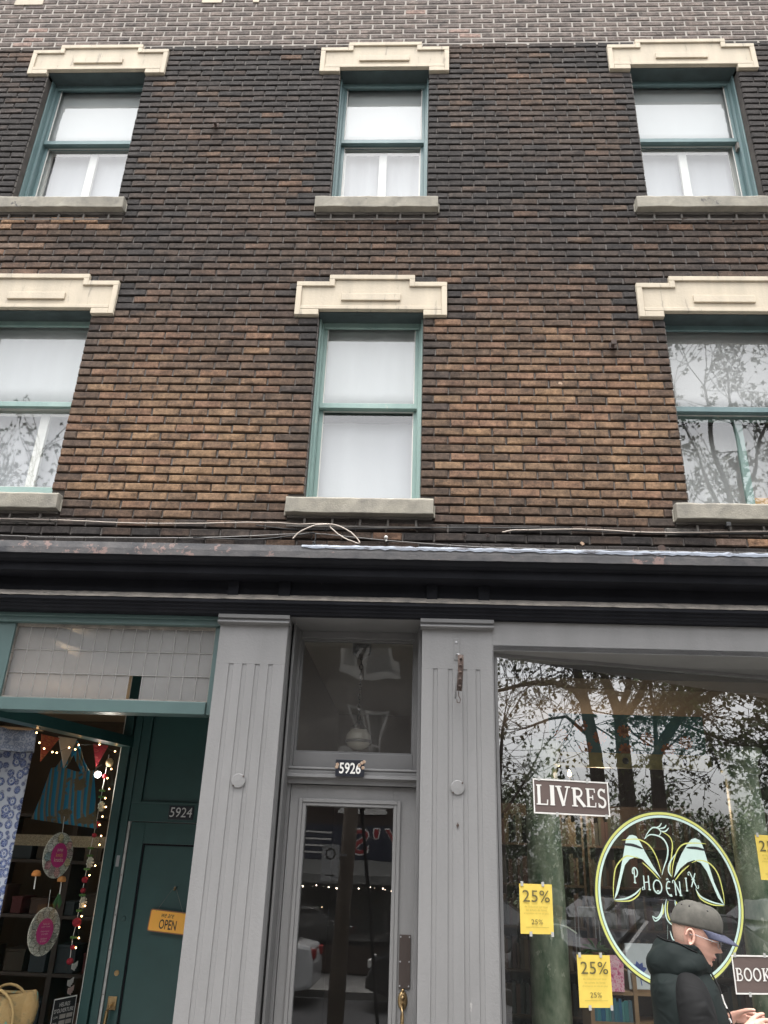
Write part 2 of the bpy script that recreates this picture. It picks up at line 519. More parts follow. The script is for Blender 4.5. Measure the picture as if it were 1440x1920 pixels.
# ================================================================== THE SETTING
GZ = 0.10                                   # pavement level
mb = MB().box(-40, 45, -60, 8, -0.6, -0.06)
mb.build('ground', M['grass'], kind='structure')
MB().box(-40, 45, -4.6, 0.0, -0.05, GZ).build('pavement', M['concrete'], kind='structure')
MB().box(-40, 45, -4.76, -4.604, -0.05, GZ + 0.004).build('kerb', M['sill'], kind='structure')
MB().box(-40, 45, -13.0, -4.764, -0.055, -0.03).build('road', M['asphalt'], kind='structure')
mb = MB()
mb.box(-40, 45, -8.95, -8.83, -0.029, -0.026)
mb.build('road_line', M['linepaint'], kind='structure')
MB().box(-40, 45, -16.6, -13.004, -0.05, GZ).build('far_pavement', M['concrete'], kind='structure')

# ================================================================== THE BUILDING
B = thing('brick_building', (0, 2.5, GZ), 'sooty brown brick building with cream stone window heads above a black shop cornice', 'building')
BR, CO = 0.204, 0.067                      # brick module and course height
XL, XR, ZB, ZT = -4.9, 3.9, 3.86, 10.55
PALE = 8.852                               # the repointed, cleaner courses start here
# window openings: x0, x1, z0 (sill top), z1 (soffit)
OPEN = {'UL': (-3.45, -2.545, 6.97, 8.548), 'UC': (-0.775, 0.024, 6.97, 8.548), 'UR': (1.797, 2.725, 6.97, 8.552),
        'LL': (-3.45, -2.545, 4.28, 5.870), 'LC': (-0.788, 0.008, 4.28, 5.870), 'LR': (1.797, 2.725, 4.28, 5.868)}

# masonry behind the bricks: a sheet with real holes, built from strips
def strips(mb, x0, x1, z0, z1, y0, y1, holes):
    xs = sorted({x0, x1, *[h[0] for h in holes], *[h[1] for h in holes]})
    zs = sorted({z0, z1, *[h[2] for h in holes], *[h[3] for h in holes]})
    for a, b in zip(xs, xs[1:]):
        if b <= x0 or a >= x1: continue
        run = None
        for c, d in zip(zs, zs[1:]):
            if d <= z0 or c >= z1: continue
            if any(h[0] <= a + 1e-6 and h[1] >= b - 1e-6 and h[2] <= c + 1e-6 and h[3] >= d - 1e-6 for h in holes):
                if run: mb.box(a, b, y0, y1, *run); run = None
            else:
                run = (run[0], d) if run else (c, d)
        if run: mb.box(a, b, y0, y1, *run)
holes = list(OPEN.values())
mb = MB()
strips(mb, XL, XR, 3.55, PALE, 0.0175, 0.21, holes)
mb.build('wall', M['mortar'], B)
MB().box(XL, XR, 0.0025, 0.21, PALE + 0.001, ZT).build('wall', M['mortar_pale'], B, label='repointed top of the wall with pale flush mortar')

# lintel outlines (x,z) relative to the opening
def lintel_outline(x0, x1, zs):
    return [(x0 - 0.183, zs - 0.052), (x0, zs - 0.052), (x0, zs), (x1, zs), (x1, zs - 0.052), (x1 + 0.178, zs - 0.052),
            (x1 + 0.178, zs + 0.262), (x1 - 0.068, zs + 0.262), (x1 - 0.068, zs + 0.328), (x0 + 0.068, zs + 0.328),
            (x0 + 0.068, zs + 0.262), (x0 - 0.183, zs + 0.262)]
SOLID = []                                  # rectangles without bricks: openings, stone heads and sills
for k, (a, b, c, d) in OPEN.items():
    SOLID += [(a, b, c, d), (a - 0.183, b + 0.178, d - 0.052, d + 0.262), (a + 0.068, b - 0.068, d + 0.262, d + 0.328), (a - 0.105, b + 0.09, c - 0.115, c)]

def clamp(x, a=0.0, b=1.0): return max(a, min(b, x))
ZONE = [(3.8, 0.04), (4.08, 0.08), (4.16, 0.55), (4.35, 0.86), (4.9, 0.82), (5.3, 0.62), (5.8, 0.44), (6.2, 0.24), (6.8, 0.15), (7.4, 0.09), (8.9, 0.06)]
def zone(z):
    for (a, fa), (b, fb) in zip(ZONE, ZONE[1:]):
        if a <= z <= b: return fa + (fb - fa) * (z - a) / (b - a)
    return ZONE[-1][1]
DARK, BROWN, TAN, RED = (0.034, 0.029, 0.027), (0.098, 0.064, 0.043), (0.215, 0.132, 0.074), (0.180, 0.098, 0.062)
def lerp3(a, b, t): return tuple(x + (y - x) * t for x, y in zip(a, b))
rb = random.Random(11)
def warmth(x, z, edge):
    w = zone(z) * 0.92 + rb.gauss(0, 0.05 + 0.055 * zone(z)) + 0.10 * math.sin(x * 1.7 + z * 2.3)
    if rb.random() < 0.05: w += 0.25
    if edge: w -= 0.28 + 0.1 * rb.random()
    if z < 6.86 and z > 6.2 and -3.6 < x < -2.4: w += 0.28 * (z - 6.1)
    return clamp(w)
def brick_colour(w, red):
    c = lerp3(DARK, BROWN, w / 0.5) if w < 0.5 else lerp3(BROWN, TAN, (w - 0.5) / 0.5)
    return lerp3(c, RED, red * clamp(w * 1.6) * 0.7)

def brick_verts(w, h, d, r, j=0.0022):
    """back ring, worn front arris, face; no back side"""
    C = ((-1, -1), (1, -1), (1, 1), (-1, 1))
    vs = [(w / 2 * sx, d, h / 2 * sz) for sx, sz in C]
    vs += [(w / 2 * sx + r.uniform(-j, j), 0.0055 + r.uniform(-0.001, 0.001), h / 2 * sz + r.uniform(-j, j) * 0.7) for sx, sz in C]
    vs += [((w / 2 - 0.007) * sx + r.uniform(-j, j), r.uniform(-0.0022, 0.0015), (h / 2 - 0.006) * sz + r.uniform(-j, j)) for sx, sz in C]
    return vs
BF = [(8, 9, 10, 11)] + [(a + k, a + (k + 1) % 4, a + 4 + (k + 1) % 4, a + 4 + k) for a in (0, 4) for k in range(4)]
def brick_add(mb, x, y, z, w, h, d, t, r, j=0.0022, soot=0.74):
    mb.t = tuple(c * soot for c in t)
    b = len(mb.v)
    mb.add([(x + p[0], y + p[1], z + p[2]) for p in brick_verts(w, h, d, r, j)], BF)
    for i in range(8, 12): mb.tint[b + i] = t

# shared brick meshes: 8 warmth levels x 3 shapes
LIB = {}
for lv in range(9):
    for sh in range(3):
        m_ = MB()
        brick_add(m_, 0, 0, 0, BR - 0.0095, CO - 0.0125, 0.03, brick_colour(lv / 8, (0.0, 0.25, 0.9)[sh]), rb)
        me = bpy.data.meshes.new('brick')
        me.from_pydata(m_.v, [], m_.f)
        me.materials.append(M['brick'])
        at = me.attributes.new('tint', 'FLOAT_COLOR', 'POINT')
        at.data.foreach_set('color', [c for t in m_.tint for c in (*t, 1.0)])
        LIB[lv, sh] = me

laid = []                                   # x centre, z centre, width, edge?
nc = int((ZT - ZB) / CO)
for k in range(nc):
    z0 = ZB + k * CO
    z1 = z0 + CO
    zc = (z0 + z1) / 2
    cuts = [(a, b) for a, b, c, d in SOLID if c < zc + 0.022 and d > zc - 0.022]
    segs = []
    x = XL
    for a, b in sorted(cuts):
        if a > x: segs.append((x, a))
        x = max(x, b)
    if x < XR: segs.append((x, XR))
    off = (0.0 if k % 2 else 0.5) * BR + 0.008 * math.sin(k * 1.3)
    for a, b in segs:
        js = [a]
        j = XL + off
        while j < b:
            if j > a + 0.055 and j < b - 0.055: js.append(j + rb.uniform(-0.006, 0.006))
            j += BR
        js.append(b)
        for u, v in zip(js, js[1:]):
            edge = (abs(u - a) < 1e-6 and a > XL + 0.01) or (abs(v - b) < 1e-6 and b < XR - 0.01)
            laid.append((u, v, zc, edge and zc < 8.6))
def show(b):
    x, z = (b[0] + b[1]) / 2, b[2]
    d2 = x * x + 4.85 ** 2 + (z - 2.05) ** 2
    inside = abs(x + 0.2) < 1.85 + (z - 4) * 0.4
    return (1 / d2 if inside and not b[3] and abs(b[1] - b[0] - BR) < 0.013 and z < PALE else 0)
order = sorted(range(len(laid)), key=lambda i: -show(laid[i]))
single = set(order[:300])
joined = MB()
for i, (u, v, z, edge) in enumerate(laid):
    x, w = (u + v) / 2, v - u
    if z > PALE:
        q = rb.random()
        t = lerp3((0.105, 0.084, 0.075), (0.155, 0.122, 0.105), q) if rb.random() > 0.015 else (0.26, 0.18, 0.15)
        brick_add(joined, x, -0.003, z, w - 0.013, CO - 0.014, 0.02, t, rb, 0.003, 0.9)
        continue
    wm = warmth(x, z, edge)
    if i in single:
        ob = bpy.data.objects.new('brick', LIB[int(round(wm * 8)), rb.choice((0, 0, 1, 1, 2))])
        COL.objects.link(ob)
        put(ob, (x, rb.uniform(-0.003, 0.002), z), B)
        ob.rotation_euler.y = rb.gauss(0, 0.004)
    else:
        joined.t = brick_colour(wm, rb.choice((0, 0.2, 0.3, 0.9)))
        if 6.7 < z < 6.86 and x < -2.45 and rb.random() < 0.75: joined.t = lerp3((0.34, 0.21, 0.13), (0.14, 0.10, 0.08), rb.random())
        if 6.5 < z < 6.7 and x < -2.5 and rb.random() < 0.35: joined.t = lerp3((0.30, 0.18, 0.11), (0.12, 0.085, 0.065), rb.random())
        if 4.0 < z < 4.14 and 1.85 < x < 3 and rb.random() < 0.7: joined.t = lerp3((0.34, 0.20, 0.12), (0.14, 0.10, 0.08), rb.random())
        if any(a - 0.11 < x < b + 0.1 and c - 0.115 - 0.075 < z < c - 0.11 for a, b, c, d in OPEN.values()): joined.t = lerp3(joined.t, (0.15, 0.135, 0.12), 0.7)
        dy = rb.uniform(-0.003, 0.002)
        sag = 0.0
        brick_add(joined, x, dy, z, w - 0.0095 + (0.006 if edge else 0.0), CO - 0.0125, 0.115 if edge else 0.03, joined.t, rb)
joined.build('brick_courses', M['brick'], B, kind='stuff', recenter=False)

# head joints: pale mortar standing nearer the face than the raked bed joints
hj = MB()
for u, v, z, edge in laid:
    if z > PALE or v > XR - 0.02: continue
    h = CO * 0.40
    hj.box(v - 0.0052, v + 0.0052, 0.008 + rb.uniform(-0.003, 0.003), 0.0174, z - h - rb.uniform(0, 0.006), z + h * 0.9)
hj.build('head_joints', M['mortar_head'], B, kind='stuff', recenter=False)

# smeared mortar in the two courses under each sill
for k, (a, b, c, d) in OPEN.items():
    mb = MB()
    zs = c - 0.115
    r_ = random.Random(hash(k) % 99 if False else len(k) + int(a * 10))
    n = 7
    for i in range(n):
        u0 = a - 0.1 + (b - a + 0.18) * i / n
        u1 = a - 0.1 + (b - a + 0.18) * (i + 1) / n
        mb.box(u0, u1 - 0.0005, -0.004 - 0.0006 * (i % 2), 0.017, zs - 0.010 - r_.random() * 0.006, zs - 0.001)
        mb.box(u0, u1 - 0.0005, -0.004 - 0.0006 * (i % 2), 0.0171, zs - 0.079 - r_.random() * 0.004, zs - 0.068)
    for i in range(5):
        u0 = a - 0.08 + (b - a + 0.14) * (i + 0.5) / 5
        mb.box(u0, u0 + 0.014, -0.0045, 0.0172, zs - 0.066, zs - 0.019)
    mb.build('mortar_patch', M['mortar_smear'], B)

# ------------------------------------------------------------------ stone heads and sills
def rim(mb, outl, w, y0, y1, closed_bottom=False):
    pass
def make_lintel(k):
    a, b, c, d = OPEN[k]
    o = lintel_outline(a, b, d)
    mb = MB()
    mb.prism(o, -0.008, 0.20)
    # raised border: built as strips so that the field lies 10 mm back
    w, f, g = 0.042, -0.024, -0.0081
    x0, x1, x2, x3 = a - 0.183, a + 0.068, b - 0.068, b + 0.178
    zt, zm, zb = d + 0.328, d + 0.262, d - 0.052
    mb.box(x1, x2, f, g, zt - w, zt)                                   # top
    mb.box(x1, x1 + w, f, g, zm - w, zt - w)
    mb.box(x2 - w, x2, f, g, zm - w, zt - w)
    mb.box(x0, x1, f, g, zm - w, zm)
    mb.box(x2, x3, f, g, zm - w, zm)
    mb.box(x0, x0 + w, f, g, zb, zm - w)
    mb.box(x3 - w, x3, f, g, zb, zm - w)
    mb.box(x0 + w, a, f, g, zb, d - 0.001)
    mb.box(b, x3 - w, f, g, zb, d - 0.001)
    mb.box(x0 + w, x3 - w, f, g, d, d + w * 0.8)
    mb.box((a + b) / 2 - 0.232, (a + b) / 2 + 0.222, f, g, d + 0.085, d + 0.150)   # tablet
    mb.build('lintel', M['stone'], B, bevel=0.004)
def make_sill(k):
    a, b, c, d = OPEN[k]
    mb = MB()
    r_ = random.Random(int(a * 100))
    x0, x1 = a - 0.108, b + 0.088
    n = 14
    prof = [(-0.062, -0.113), (-0.068, -0.012), (-0.058, 0.0), (0.135, 0.022), (0.135, -0.113)]
    vs = []
    for i in range(n + 1):
        x = x0 + (x1 - x0) * i / n
        for (y, z) in prof:
            vs.append((x, y + r_.uniform(-0.004, 0.003) * (y < 0), c + z + r_.uniform(-0.003, 0.003) * (y < 0)))
    m = len(prof)
    fs = [(i * m + j, i * m + (j + 1) % m, (i + 1) * m + (j + 1) % m, (i + 1) * m + j) for i in range(n) for j in range(m)]
    fs += [tuple(range(m)), tuple(n * m + j for j in range(m - 1, -1, -1))]
    mb.add(vs, fs)
    # crumbling mortar at both ends
    for sx in (x0 - 0.012, x1 + 0.001):
        mb.box(sx, sx + 0.011, -0.012, 0.01, c - 0.12, c - 0.03)
    mb.build('sill', M['sill'], B, bevel=0.006)
for k in OPEN:
    make_lintel(k)
    make_sill(k)

# ------------------------------------------------------------------ sash windows
def frame_box(mb, x0, x1, z0, z1, y0, y1, wl, wr, wt, wb):
    """rectangular frame from four butted bars"""
    mb.box(x0, x0 + wl, y0, y1, z0, z1)
    mb.box(x1 - wr, x1, y0, y1, z0, z1)
    if wt: mb.box(x0 + wl, x1 - wr, y0, y1, z1 - wt, z1)
    if wb: mb.box(x0 + wl, x1 - wr, y0, y1, z0, z0 + wb)

def make_window(k, mid, paintm, lift=0.0):
    a, b, c, d = OPEN[k]
    z0 = c + 0.012
    f = MB()
    frame_box(f, a + 0.001, b - 0.001, z0, d - 0.001, 0.14, 0.262, 0.030, 0.030, 0, 0.02)           # box frame
    f.box(a + 0.0315, b - 0.0315, 0.14, 0.1625, d - 0.054, d - 0.001)                               # head
    f.box(a + 0.0315, a + 0.037, 0.145, 0.163, z0 + 0.021, d - 0.055)                               # beads
    f.box(b - 0.037, b - 0.0315, 0.145, 0.163, z0 + 0.021, d - 0.055)
    f.box(a + 0.001, a + 0.014, 0.085, 0.1395, z0, d - 0.0105)
    f.box(b - 0.014, b - 0.001, 0.085, 0.1395, z0, d - 0.0105)
    w = f.build('window', paintm, B, bevel=0.003)
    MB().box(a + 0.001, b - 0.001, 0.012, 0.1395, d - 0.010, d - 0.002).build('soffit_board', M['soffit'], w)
    ia, ib = a + 0.0315, b - 0.0315
    # upper sash (outer)
    s = MB()
    frame_box(s, ia, ib, mid - 0.012, d - 0.002, 0.166, 0.20, 0.026, 0.026, 0.022, 0.042)
    s.build('sash', paintm, w, bevel=0.002)
    p = MB()
    p.quad((ia + 0.026, 0.183, mid + 0.03), (ib - 0.026, 0.183, mid + 0.03), (ib - 0.026, 0.183, d - 0.024), (ia + 0.026, 0.183, d - 0.024))
    p.build('pane', M['glass'], w)
    # lower sash (set back behind the upper one)
    s = MB()
    zl = z0 + 0.02 + lift
    frame_box(s, ia, ib, zl, mid + 0.024 + lift * 0.3, 0.205, 0.24, 0.03, 0.03, 0.036, 0.058)
    s.build('sash', paintm, w, bevel=0.002)
    p = MB()
    p.quad((ia + 0.03, 0.222, zl + 0.058), (ib - 0.03, 0.222, zl + 0.058), (ib - 0.03, 0.222, mid - 0.012), (ia + 0.03, 0.222, mid - 0.012))
    p.build('pane', M['glass_old'], w)
    # white putty line round the panes
    q = MB()
    frame_box(q, ia + 0.026, ib - 0.026, mid + 0.03, d - 0.024, 0.176, 0.1825, 0.007, 0.007, 0.0, 0.006)
    frame_box(q, ia + 0.03, ib - 0.03, zl + 0.058, mid - 0.012, 0.2155, 0.2215, 0.007, 0.007, 0.006, 0.006)
    q.build('putty', M['white'], w)
    return w, ia, ib, z0
MID = {'UL': 7.835, 'UC': 7.835, 'UR': 7.835, 'LL': 5.11, 'LC': 5.126, 'LR': 5.128}
WIN = {}
for k in OPEN:
    WIN[k] = make_window(k, MID[k], M['teal'] if k in ('UL', 'UC', 'UR', 'LR') else M['teal_pale'], 0.075 if k == 'LL' else 0.0)
# white inner casements with a middle stile
for k, xs in (('UL', -2.985), ('UC', -0.370), ('UR', 2.245), ('LL', -2.86), ('LR', 2.33)):
    a, b, c, d = OPEN[k]
    w, ia, ib, z0 = WIN[k]
    mb = MB()
    st = 0.034 if k != 'LR' else 0.028
    zt = MID[k] - 0.015
    mb.box(xs - st, xs + st, 0.270, 0.30, z0 + 0.02, zt)
    frame_box(mb, ia + 0.004, ib - 0.004, z0 + 0.02, zt + 0.05, 0.272, 0.30, 0.04, 0.04, 0.06, 0.05)
    mb.build('casement', M['white'] if k != 'LR' else M['teal_pale'], w, bevel=0.003)
# sash stop block on the upper right window
MB().box(2.672, 2.69, 0.15, 0.2, 7.735, 7.80).build('stop_block', M['mortar_smear'], WIN['UR'][0])

# blinds and curtains hang inside: things of their own
def drape(name, k, z0, z1, y, mat, label, cat, folds=0.0, x0=None, x1=None, sag=0.0, nf=5):
    a, b, c, d = OPEN[k]
    x0 = a - 0.02 if x0 is None else x0
    x1 = b + 0.02 if x1 is None else x1
    mb = MB()
    ph = random.Random(int(abs(a) * 77) + int(z0 * 10)).uniform(0, 6)
    def fn(u, v):
        x = x0 + (x1 - x0) * u
        yy = y + folds * (math.sin(u * nf * 6.283 + ph + 0.5 * math.sin(v * 3)) + 0.4 * math.sin(u * nf * 14.1 + ph * 2))
        return (x, yy, z0 + (z1 - z0) * v + sag * math.sin(u * 3.1416) * (1 - v) * 0.3)
    mb.grid(fn, 60 if folds else 8, 6)
    mb.build(name, mat, None, smooth=True, label=label, cat=cat, solid=0.002)
drape('roller_blind', 'UL', 7.868, 8.615, 0.226, M['blind'], 'white roller blind half down in the top left window', 'blind')
drape('roller_blind', 'UC', 7.868, 8.60, 0.226, M['blind'], 'white roller blind half down in the narrow top middle window', 'blind')
drape('roller_blind', 'UR', 7.868, 8.62, 0.226, M['blind'], 'white roller blind half down in the top right window', 'blind', sag=-0.02)
drape('curtain', 'UL', 6.9, 7.85, 0.34, M['curtain'], 'pale grey curtain low in the top left window behind a white stile', 'curtain', 0.002)
drape('curtain', 'UC', 6.9, 7.85, 0.34, M['curtain'], 'pale grey curtain low in the narrow top middle window behind a white stile', 'curtain', 0.006)
drape('curtain', 'UR', 6.9, 7.85, 0.34, M['curtain'], 'pale grey curtain low in the top right window behind a white stile', 'curtain', 0.003)
drape('roller_blind', 'LL', 5.168, 5.96, 0.226, M['blind'], 'white patterned blind in the lower left window', 'blind', 0.002, sag=0.03)
drape('curtain', 'LL', 4.2, 5.15, 0.36, M['curtain'], 'grey curtain behind the slightly raised sash of the lower left window', 'curtain', 0.01)
drape('curtain', 'LC', 5.16, 5.95, 0.232, M['blind'], 'white gathered curtain in the upper sash of the lower middle window', 'curtain', 0.005, nf=3)
drape('curtain', 'LC', 4.2, 5.075, 0.33, M['curtain'], 'pale mauve grey curtain in the lower sash of the lower middle window', 'curtain', 0.006, nf=2)
drape('roller_blind', 'LR', 5.16, 5.95, 0.232, M['curtain_dk'], 'grey blind in the lower right window that mirrors a tree', 'blind')
drape('curtain', 'LR', 4.2, 5.15, 0.42, M['curtain_dk'], 'grey curtain low in the right window that mirrors bare branches', 'curtain', 0.012)
MB().box(2.36, 2.62, 0.31, 0.38, 4.32, 4.50).build('storage_box', paint('tan_card', (0.60, 0.36, 0.16), (0.52, 0.31, 0.14), 6, 0.8), label='tan cardboard box on the lower right window ledge', cat='box', bevel=0.004)

# upstairs rooms: dark shells behind the windows
mb = MB()
mb.box(XL, XR, 2.5, 2.6, 3.6, 10.4)
mb.box(XL - 0.1, XL, 0.215, 2.5, 3.6, 10.4)
mb.box(XR, XR + 0.1, 0.215, 2.5, 3.6, 10.4)
mb.box(XL, XR, 0.215, 2.5, 6.35, 6.75)
mb.box(XL, XR, 0.215, 2.5, 10.0, 10.4)
for x in (-1.7, 0.95):
    mb.box(x - 0.05, x + 0.05, 0.216, 2.5, 3.6, 10.0)
mb.build('room_shell', M['room'], B)
for x0, x1 in ((-3.98, -3.70), (-2.15, -1.96), (-1.66, -1.60)):
    MB().box(x0, x1, -0.012, -0.0035, 9.475, 9.80).build('stone_block', M['stone'], B, bevel=0.003)
MB().box(XL - 0.1, XR + 0.1, -0.08, 0.4, ZT + 0.001, ZT + 0.12).build('coping', M['sill'], B, bevel=0.01)
MB().box(XL, XR, 0.301, 2.6, 10.401, 10.52).build('roof', M['black'], B)

# ------------------------------------------------------------------ shop cornice
def prof(pts): return [(-y, z) for y, z in pts]
X0, X1 = XL, XR
cor = MB()
# crown block with cove, soffit and frieze
cor.extrude_x(prof([(0.0, 3.886), (0.262, 3.842), (0.262, 3.7645), (0.245, 3.757), (0.232, 3.742), (0.212, 3.735), (0.198, 3.736), (0.196, 3.7335), (0.18, 3.733),
                    (0.18, 3.680), (0.165, 3.676), (0.05, 3.672), (0.05, 3.470), (0.0, 3.470)]), X0, X1)
# lower band mouldings
cor.extrude_x(prof([(0.051, 3.542), (0.108, 3.536), (0.118, 3.528), (0.118, 3.512), (0.100, 3.506), (0.098, 3.494), (0.083, 3.488), (0.080, 3.474), (0.068, 3.468), (0.062, 3.455), (0.0, 3.452), (0.0, 3.4695), (0.051, 3.4695)]), X0, X1)
co = cor.build('cornice', M['black'], B)
# dusty ledge strip on top of the lower band
le = MB()
n = 160
vs = []
r_ = random.Random(5)
for i in range(n + 1):
    x = X0 + (X1 - X0) * i / n
    j = r_.uniform(-0.0012, 0.0015)
    vs += [(x, -0.0535, 3.585 + j), (x, -0.0745, 3.572 + j * 0.6), (x, -0.1195, 3.543), (x, -0.1215, 3.533 + r_.uniform(-0.002, 0.001))]
le.add(vs, [(i * 4 + k, i * 4 + k + 1, i * 4 + k + 5, i * 4 + k + 4) for i in range(n) for k in range(3)])
le.build('ledge', M['dirt'], co)
# peeling flashing strip along the crown
fl = MB()
vs = []
for i in range(n + 1):
    x = X0 + (X1 - X0) * i / n
    j = r_.uniform(-0.001, 0.001)
    vs += [(x, -0.2, 3.8535), (x, -0.2645, 3.846 + j), (x, -0.2675, 3.806 + j), (x, -0.2655, 3.7655 + r_.uniform(-0.001, 0.002))]
fl.add(vs, [(i * 4 + k, i * 4 + k + 1, i * 4 + k + 5, i * 4 + k + 4) for i in range(n) for k in range(3)])
fl.build('flashing', M['flash'], co)
# pale sealant smeared along the right two thirds of the flashing
se = MB()
vs = []
n2 = 150
for i in range(n2 + 1):
    x = -0.73 + (X1 + 0.73) * i / n2
    e = min(1, i / 4)
    vs += [(x, -0.262, 3.8515 + r_.uniform(-0.004, 0.004) * e), (x, -0.2705, 3.840 + r_.uniform(-0.003, 0.003)), (x, -0.2712, 3.836 - 0.010 * e + r_.uniform(-0.006, 0.004))]
se.add(vs, [(i * 3 + k, i * 3 + k + 1, i * 3 + k + 4, i * 3 + k + 3) for i in range(n2) for k in range(2)])
se.build('sealant', M['bluewhite'], co)
for x0, x1 in ((-1.213, -1.144), (-0.887, -0.811), (0.057, 0.125), (0.383, 0.453)):
    MB().box(x0, x1, -0.072, -0.0495, 3.556, 3.671).build('modillion', M['black'], co, bevel=0.003)

# ------------------------------------------------------------------ grey pilasters
def make_pilaster(x0, x1, flutes, disc, bits):
    mb = MB()
    y = -0.03
    zf = 3.145
    mb.box(x0, x1, y, 0.36, zf, 3.452)
    # fluted shaft: a front of narrow boards with V grooves between them
    xs = sorted(flutes)
    prof_ = [(x0, y)]
    for f in xs:
        prof_ += [(f - 0.017, y), (f - 0.0145, y + 0.006), (f + 0.010, y + 0.0045), (f + 0.0125, y)]
    prof_ += [(x1, y), (x1, 0.36), (x0, 0.36)]
    n = len(prof_)
    vs = [(px, py, GZ) for px, py in prof_] + [(px, py, zf - 0.0005) for px, py in prof_]
    mb.add(vs, [(i, (i + 1) % n, (i + 1) % n + n, i + n) for i in range(n)])
    p = mb.build('pilaster', M['grey'], B, bevel=0.0)
    c = MB()
    c.extrude_x(prof([(0.0, 3.4515), (0.066, 3.4515), (0.066, 3.428), (0.052, 3.422), (0.052, 3.414), (0.070, 3.409), (0.072, 3.398), (0.050, 3.393), (0.0, 3.393)]), x0 - 0.012, x1 + 0.012)
    c.build('capital', M['grey_dk'], p, bevel=0.002)
    d = MB()
    d.lathe((disc[0], y - 0.0005, disc[1]), [(0.001, -0.009), (0.037, -0.008), (0.041, -0.004), (0.041, 0.004), (0.001, 0.004)], 28, axis='Y')
    dp = d.build('cover_plate', M['grey'], p, smooth=False)
    for dx, dz in ((0.028, 0.026), (-0.026, -0.028)):
        s = MB()
        s.lathe((disc[0] + dx, y - 0.0095, disc[1] + dz), [(0.001, -0.004), (0.005, -0.003), (0.0055, 0.002), (0.001, 0.002)], 10, axis='Y')
        s.build('screw', M['iron'], dp)
    return p
make_pilaster(-1.243, -0.813, (-1.145, -1.062, -0.982, -0.899), (-1.027, 2.455), ())
P2 = make_pilaster(0.033, 0.4655, (0.119, 0.210, 0.298, 0.378), (0.249, 2.456), ())
# screw stub left in the right pilaster
mb = MB()
mb.lathe((0.249, -0.031, 2.255), [(0.001, -0.006), (0.007, -0.005), (0.008, 0.002), (0.001, 0.002)], 8, axis='Y')
mb.box(0.247, 0.251, -0.036, -0.033, 2.24, 2.268)
mb.build('screw', M['iron'], P2)

# ------------------------------------------------------------------ doorway 5926
YF = 0.29
df = MB()
df.box(-0.8125, 0.0325, -0.02, 0.44, 3.452, 3.469)                      # soffit of the porch
df.box(-0.8125, -0.766, YF - 0.005, 0.40, GZ, 3.4515)                  # jambs
df.box(-0.0135, 0.0325, YF - 0.005, 0.40, 2.4745, 3.4515)
df.box(0.018, 0.0325, YF - 0.005, 0.40, GZ, 2.474)
df.box(-0.766, -0.0135, YF, 0.40, 3.402, 3.4515)                        # head
df.box(-0.80, -0.785, 0.12, YF - 0.006, GZ, 3.4515)                     # stop beads down the reveals
df.box(0.012, 0.0325, 0.12, YF - 0.006, GZ, 3.4515)
df.box(-0.766, -0.0135, YF + 0.01, 0.39, 2.578, 2.668)                  # bottom rail of the transom light
DF = df.build('door_frame', M['grey_dk'], B, bevel=0.003)
tb = MB()
tb.extrude_x([(0.40, 2.477), (0.40, 2.5775), (0.262, 2.5775), (0.254, 2.566), (0.262, 2.556), (0.25, 2.552), (0.25, 2.536), (0.235, 2.531), (0.232, 2.514), (0.25, 2.507), (0.262, 2.50), (0.264, 2.477)], -0.811, 0.0315)
tb.build('transom_bar', M['grey_dk'], DF, bevel=0.001)
tw = MB()
frame_box(tw, -0.766, -0.0135, 2.6685, 3.4015, 0.318, 0.36, 0.012, 0.012, 0.012, 0.012)
TW = tw.build('transom_window', M['grey_dk'], B)
p = MB()
p.quad((-0.754, 0.345, 2.6805), (-0.0255, 0.345, 2.6805), (-0.0255, 0.345, 3.3895), (-0.754, 0.345, 3.3895))
p.build('pane', glass('transom_glass', 0.06, tint=(0.85, 0.85, 0.82), wave=0.0045, wscale=3.2, dust=0.10), TW)
# door leaf
dl = MB()
dx0, dx1, dz0, dz1 = -0.764, 0.0165, 0.26, 2.474
gx0, gx1, gz0, gz1 = -0.663, -0.126, 0.75, 2.352
dl.box(dx0, gx0, 0.305, 0.35, dz0, dz1)
dl.box(gx1, dx1, 0.305, 0.35, dz0, dz1)
dl.box(gx0, gx1, 0.305, 0.35, gz1, dz1)
dl.box(gx0, gx1, 0.305, 0.35, dz0, gz0)
DOOR = dl.build('door', M['grey'], B, bevel=0.002)
mo = MB()
frame_box(mo, gx0 - 0.045, gx1 + 0.045, gz0 - 0.045, gz1 + 0.042, 0.290, 0.3045, 0.022, 0.022, 0.022, 0.022)
frame_box(mo, gx0 - 0.022, gx1 + 0.022, gz0 - 0.022, gz1 + 0.019, 0.297, 0.3045, 0.021, 0.021, 0.018, 0.02)
mo.build('moulding', M['grey'], DOOR, bevel=0.003)
p = MB()
tl = math.tan(rad(1.0)) * (gz1 - gz0)
p.quad((gx0, 0.318, gz0), (gx1, 0.318, gz0), (gx1, 0.318 + tl, gz1), (gx0, 0.318 + tl, gz1))
p.build('pane', M['glass_door'], DOOR)
k = MB()
k.box(-0.071, -0.006, 0.297, 0.3045, 1.402, 1.672)
KP = k.build('push_plate', paint('brown_plate', (0.055, 0.042, 0.036), (0.045, 0.034, 0.03), 8, 0.4), DOOR, bevel=0.002)
for zz in (1.415, 1.535, 1.66):
    for xx in (-0.064, -0.013):
        s = MB()
        s.lathe((xx, 0.297, zz), [(0.001, -0.003), (0.0045, -0.002), (0.005, 0.001), (0.001, 0.001)], 8, axis='Y')
        s.build('screw', M['steel'], KP)
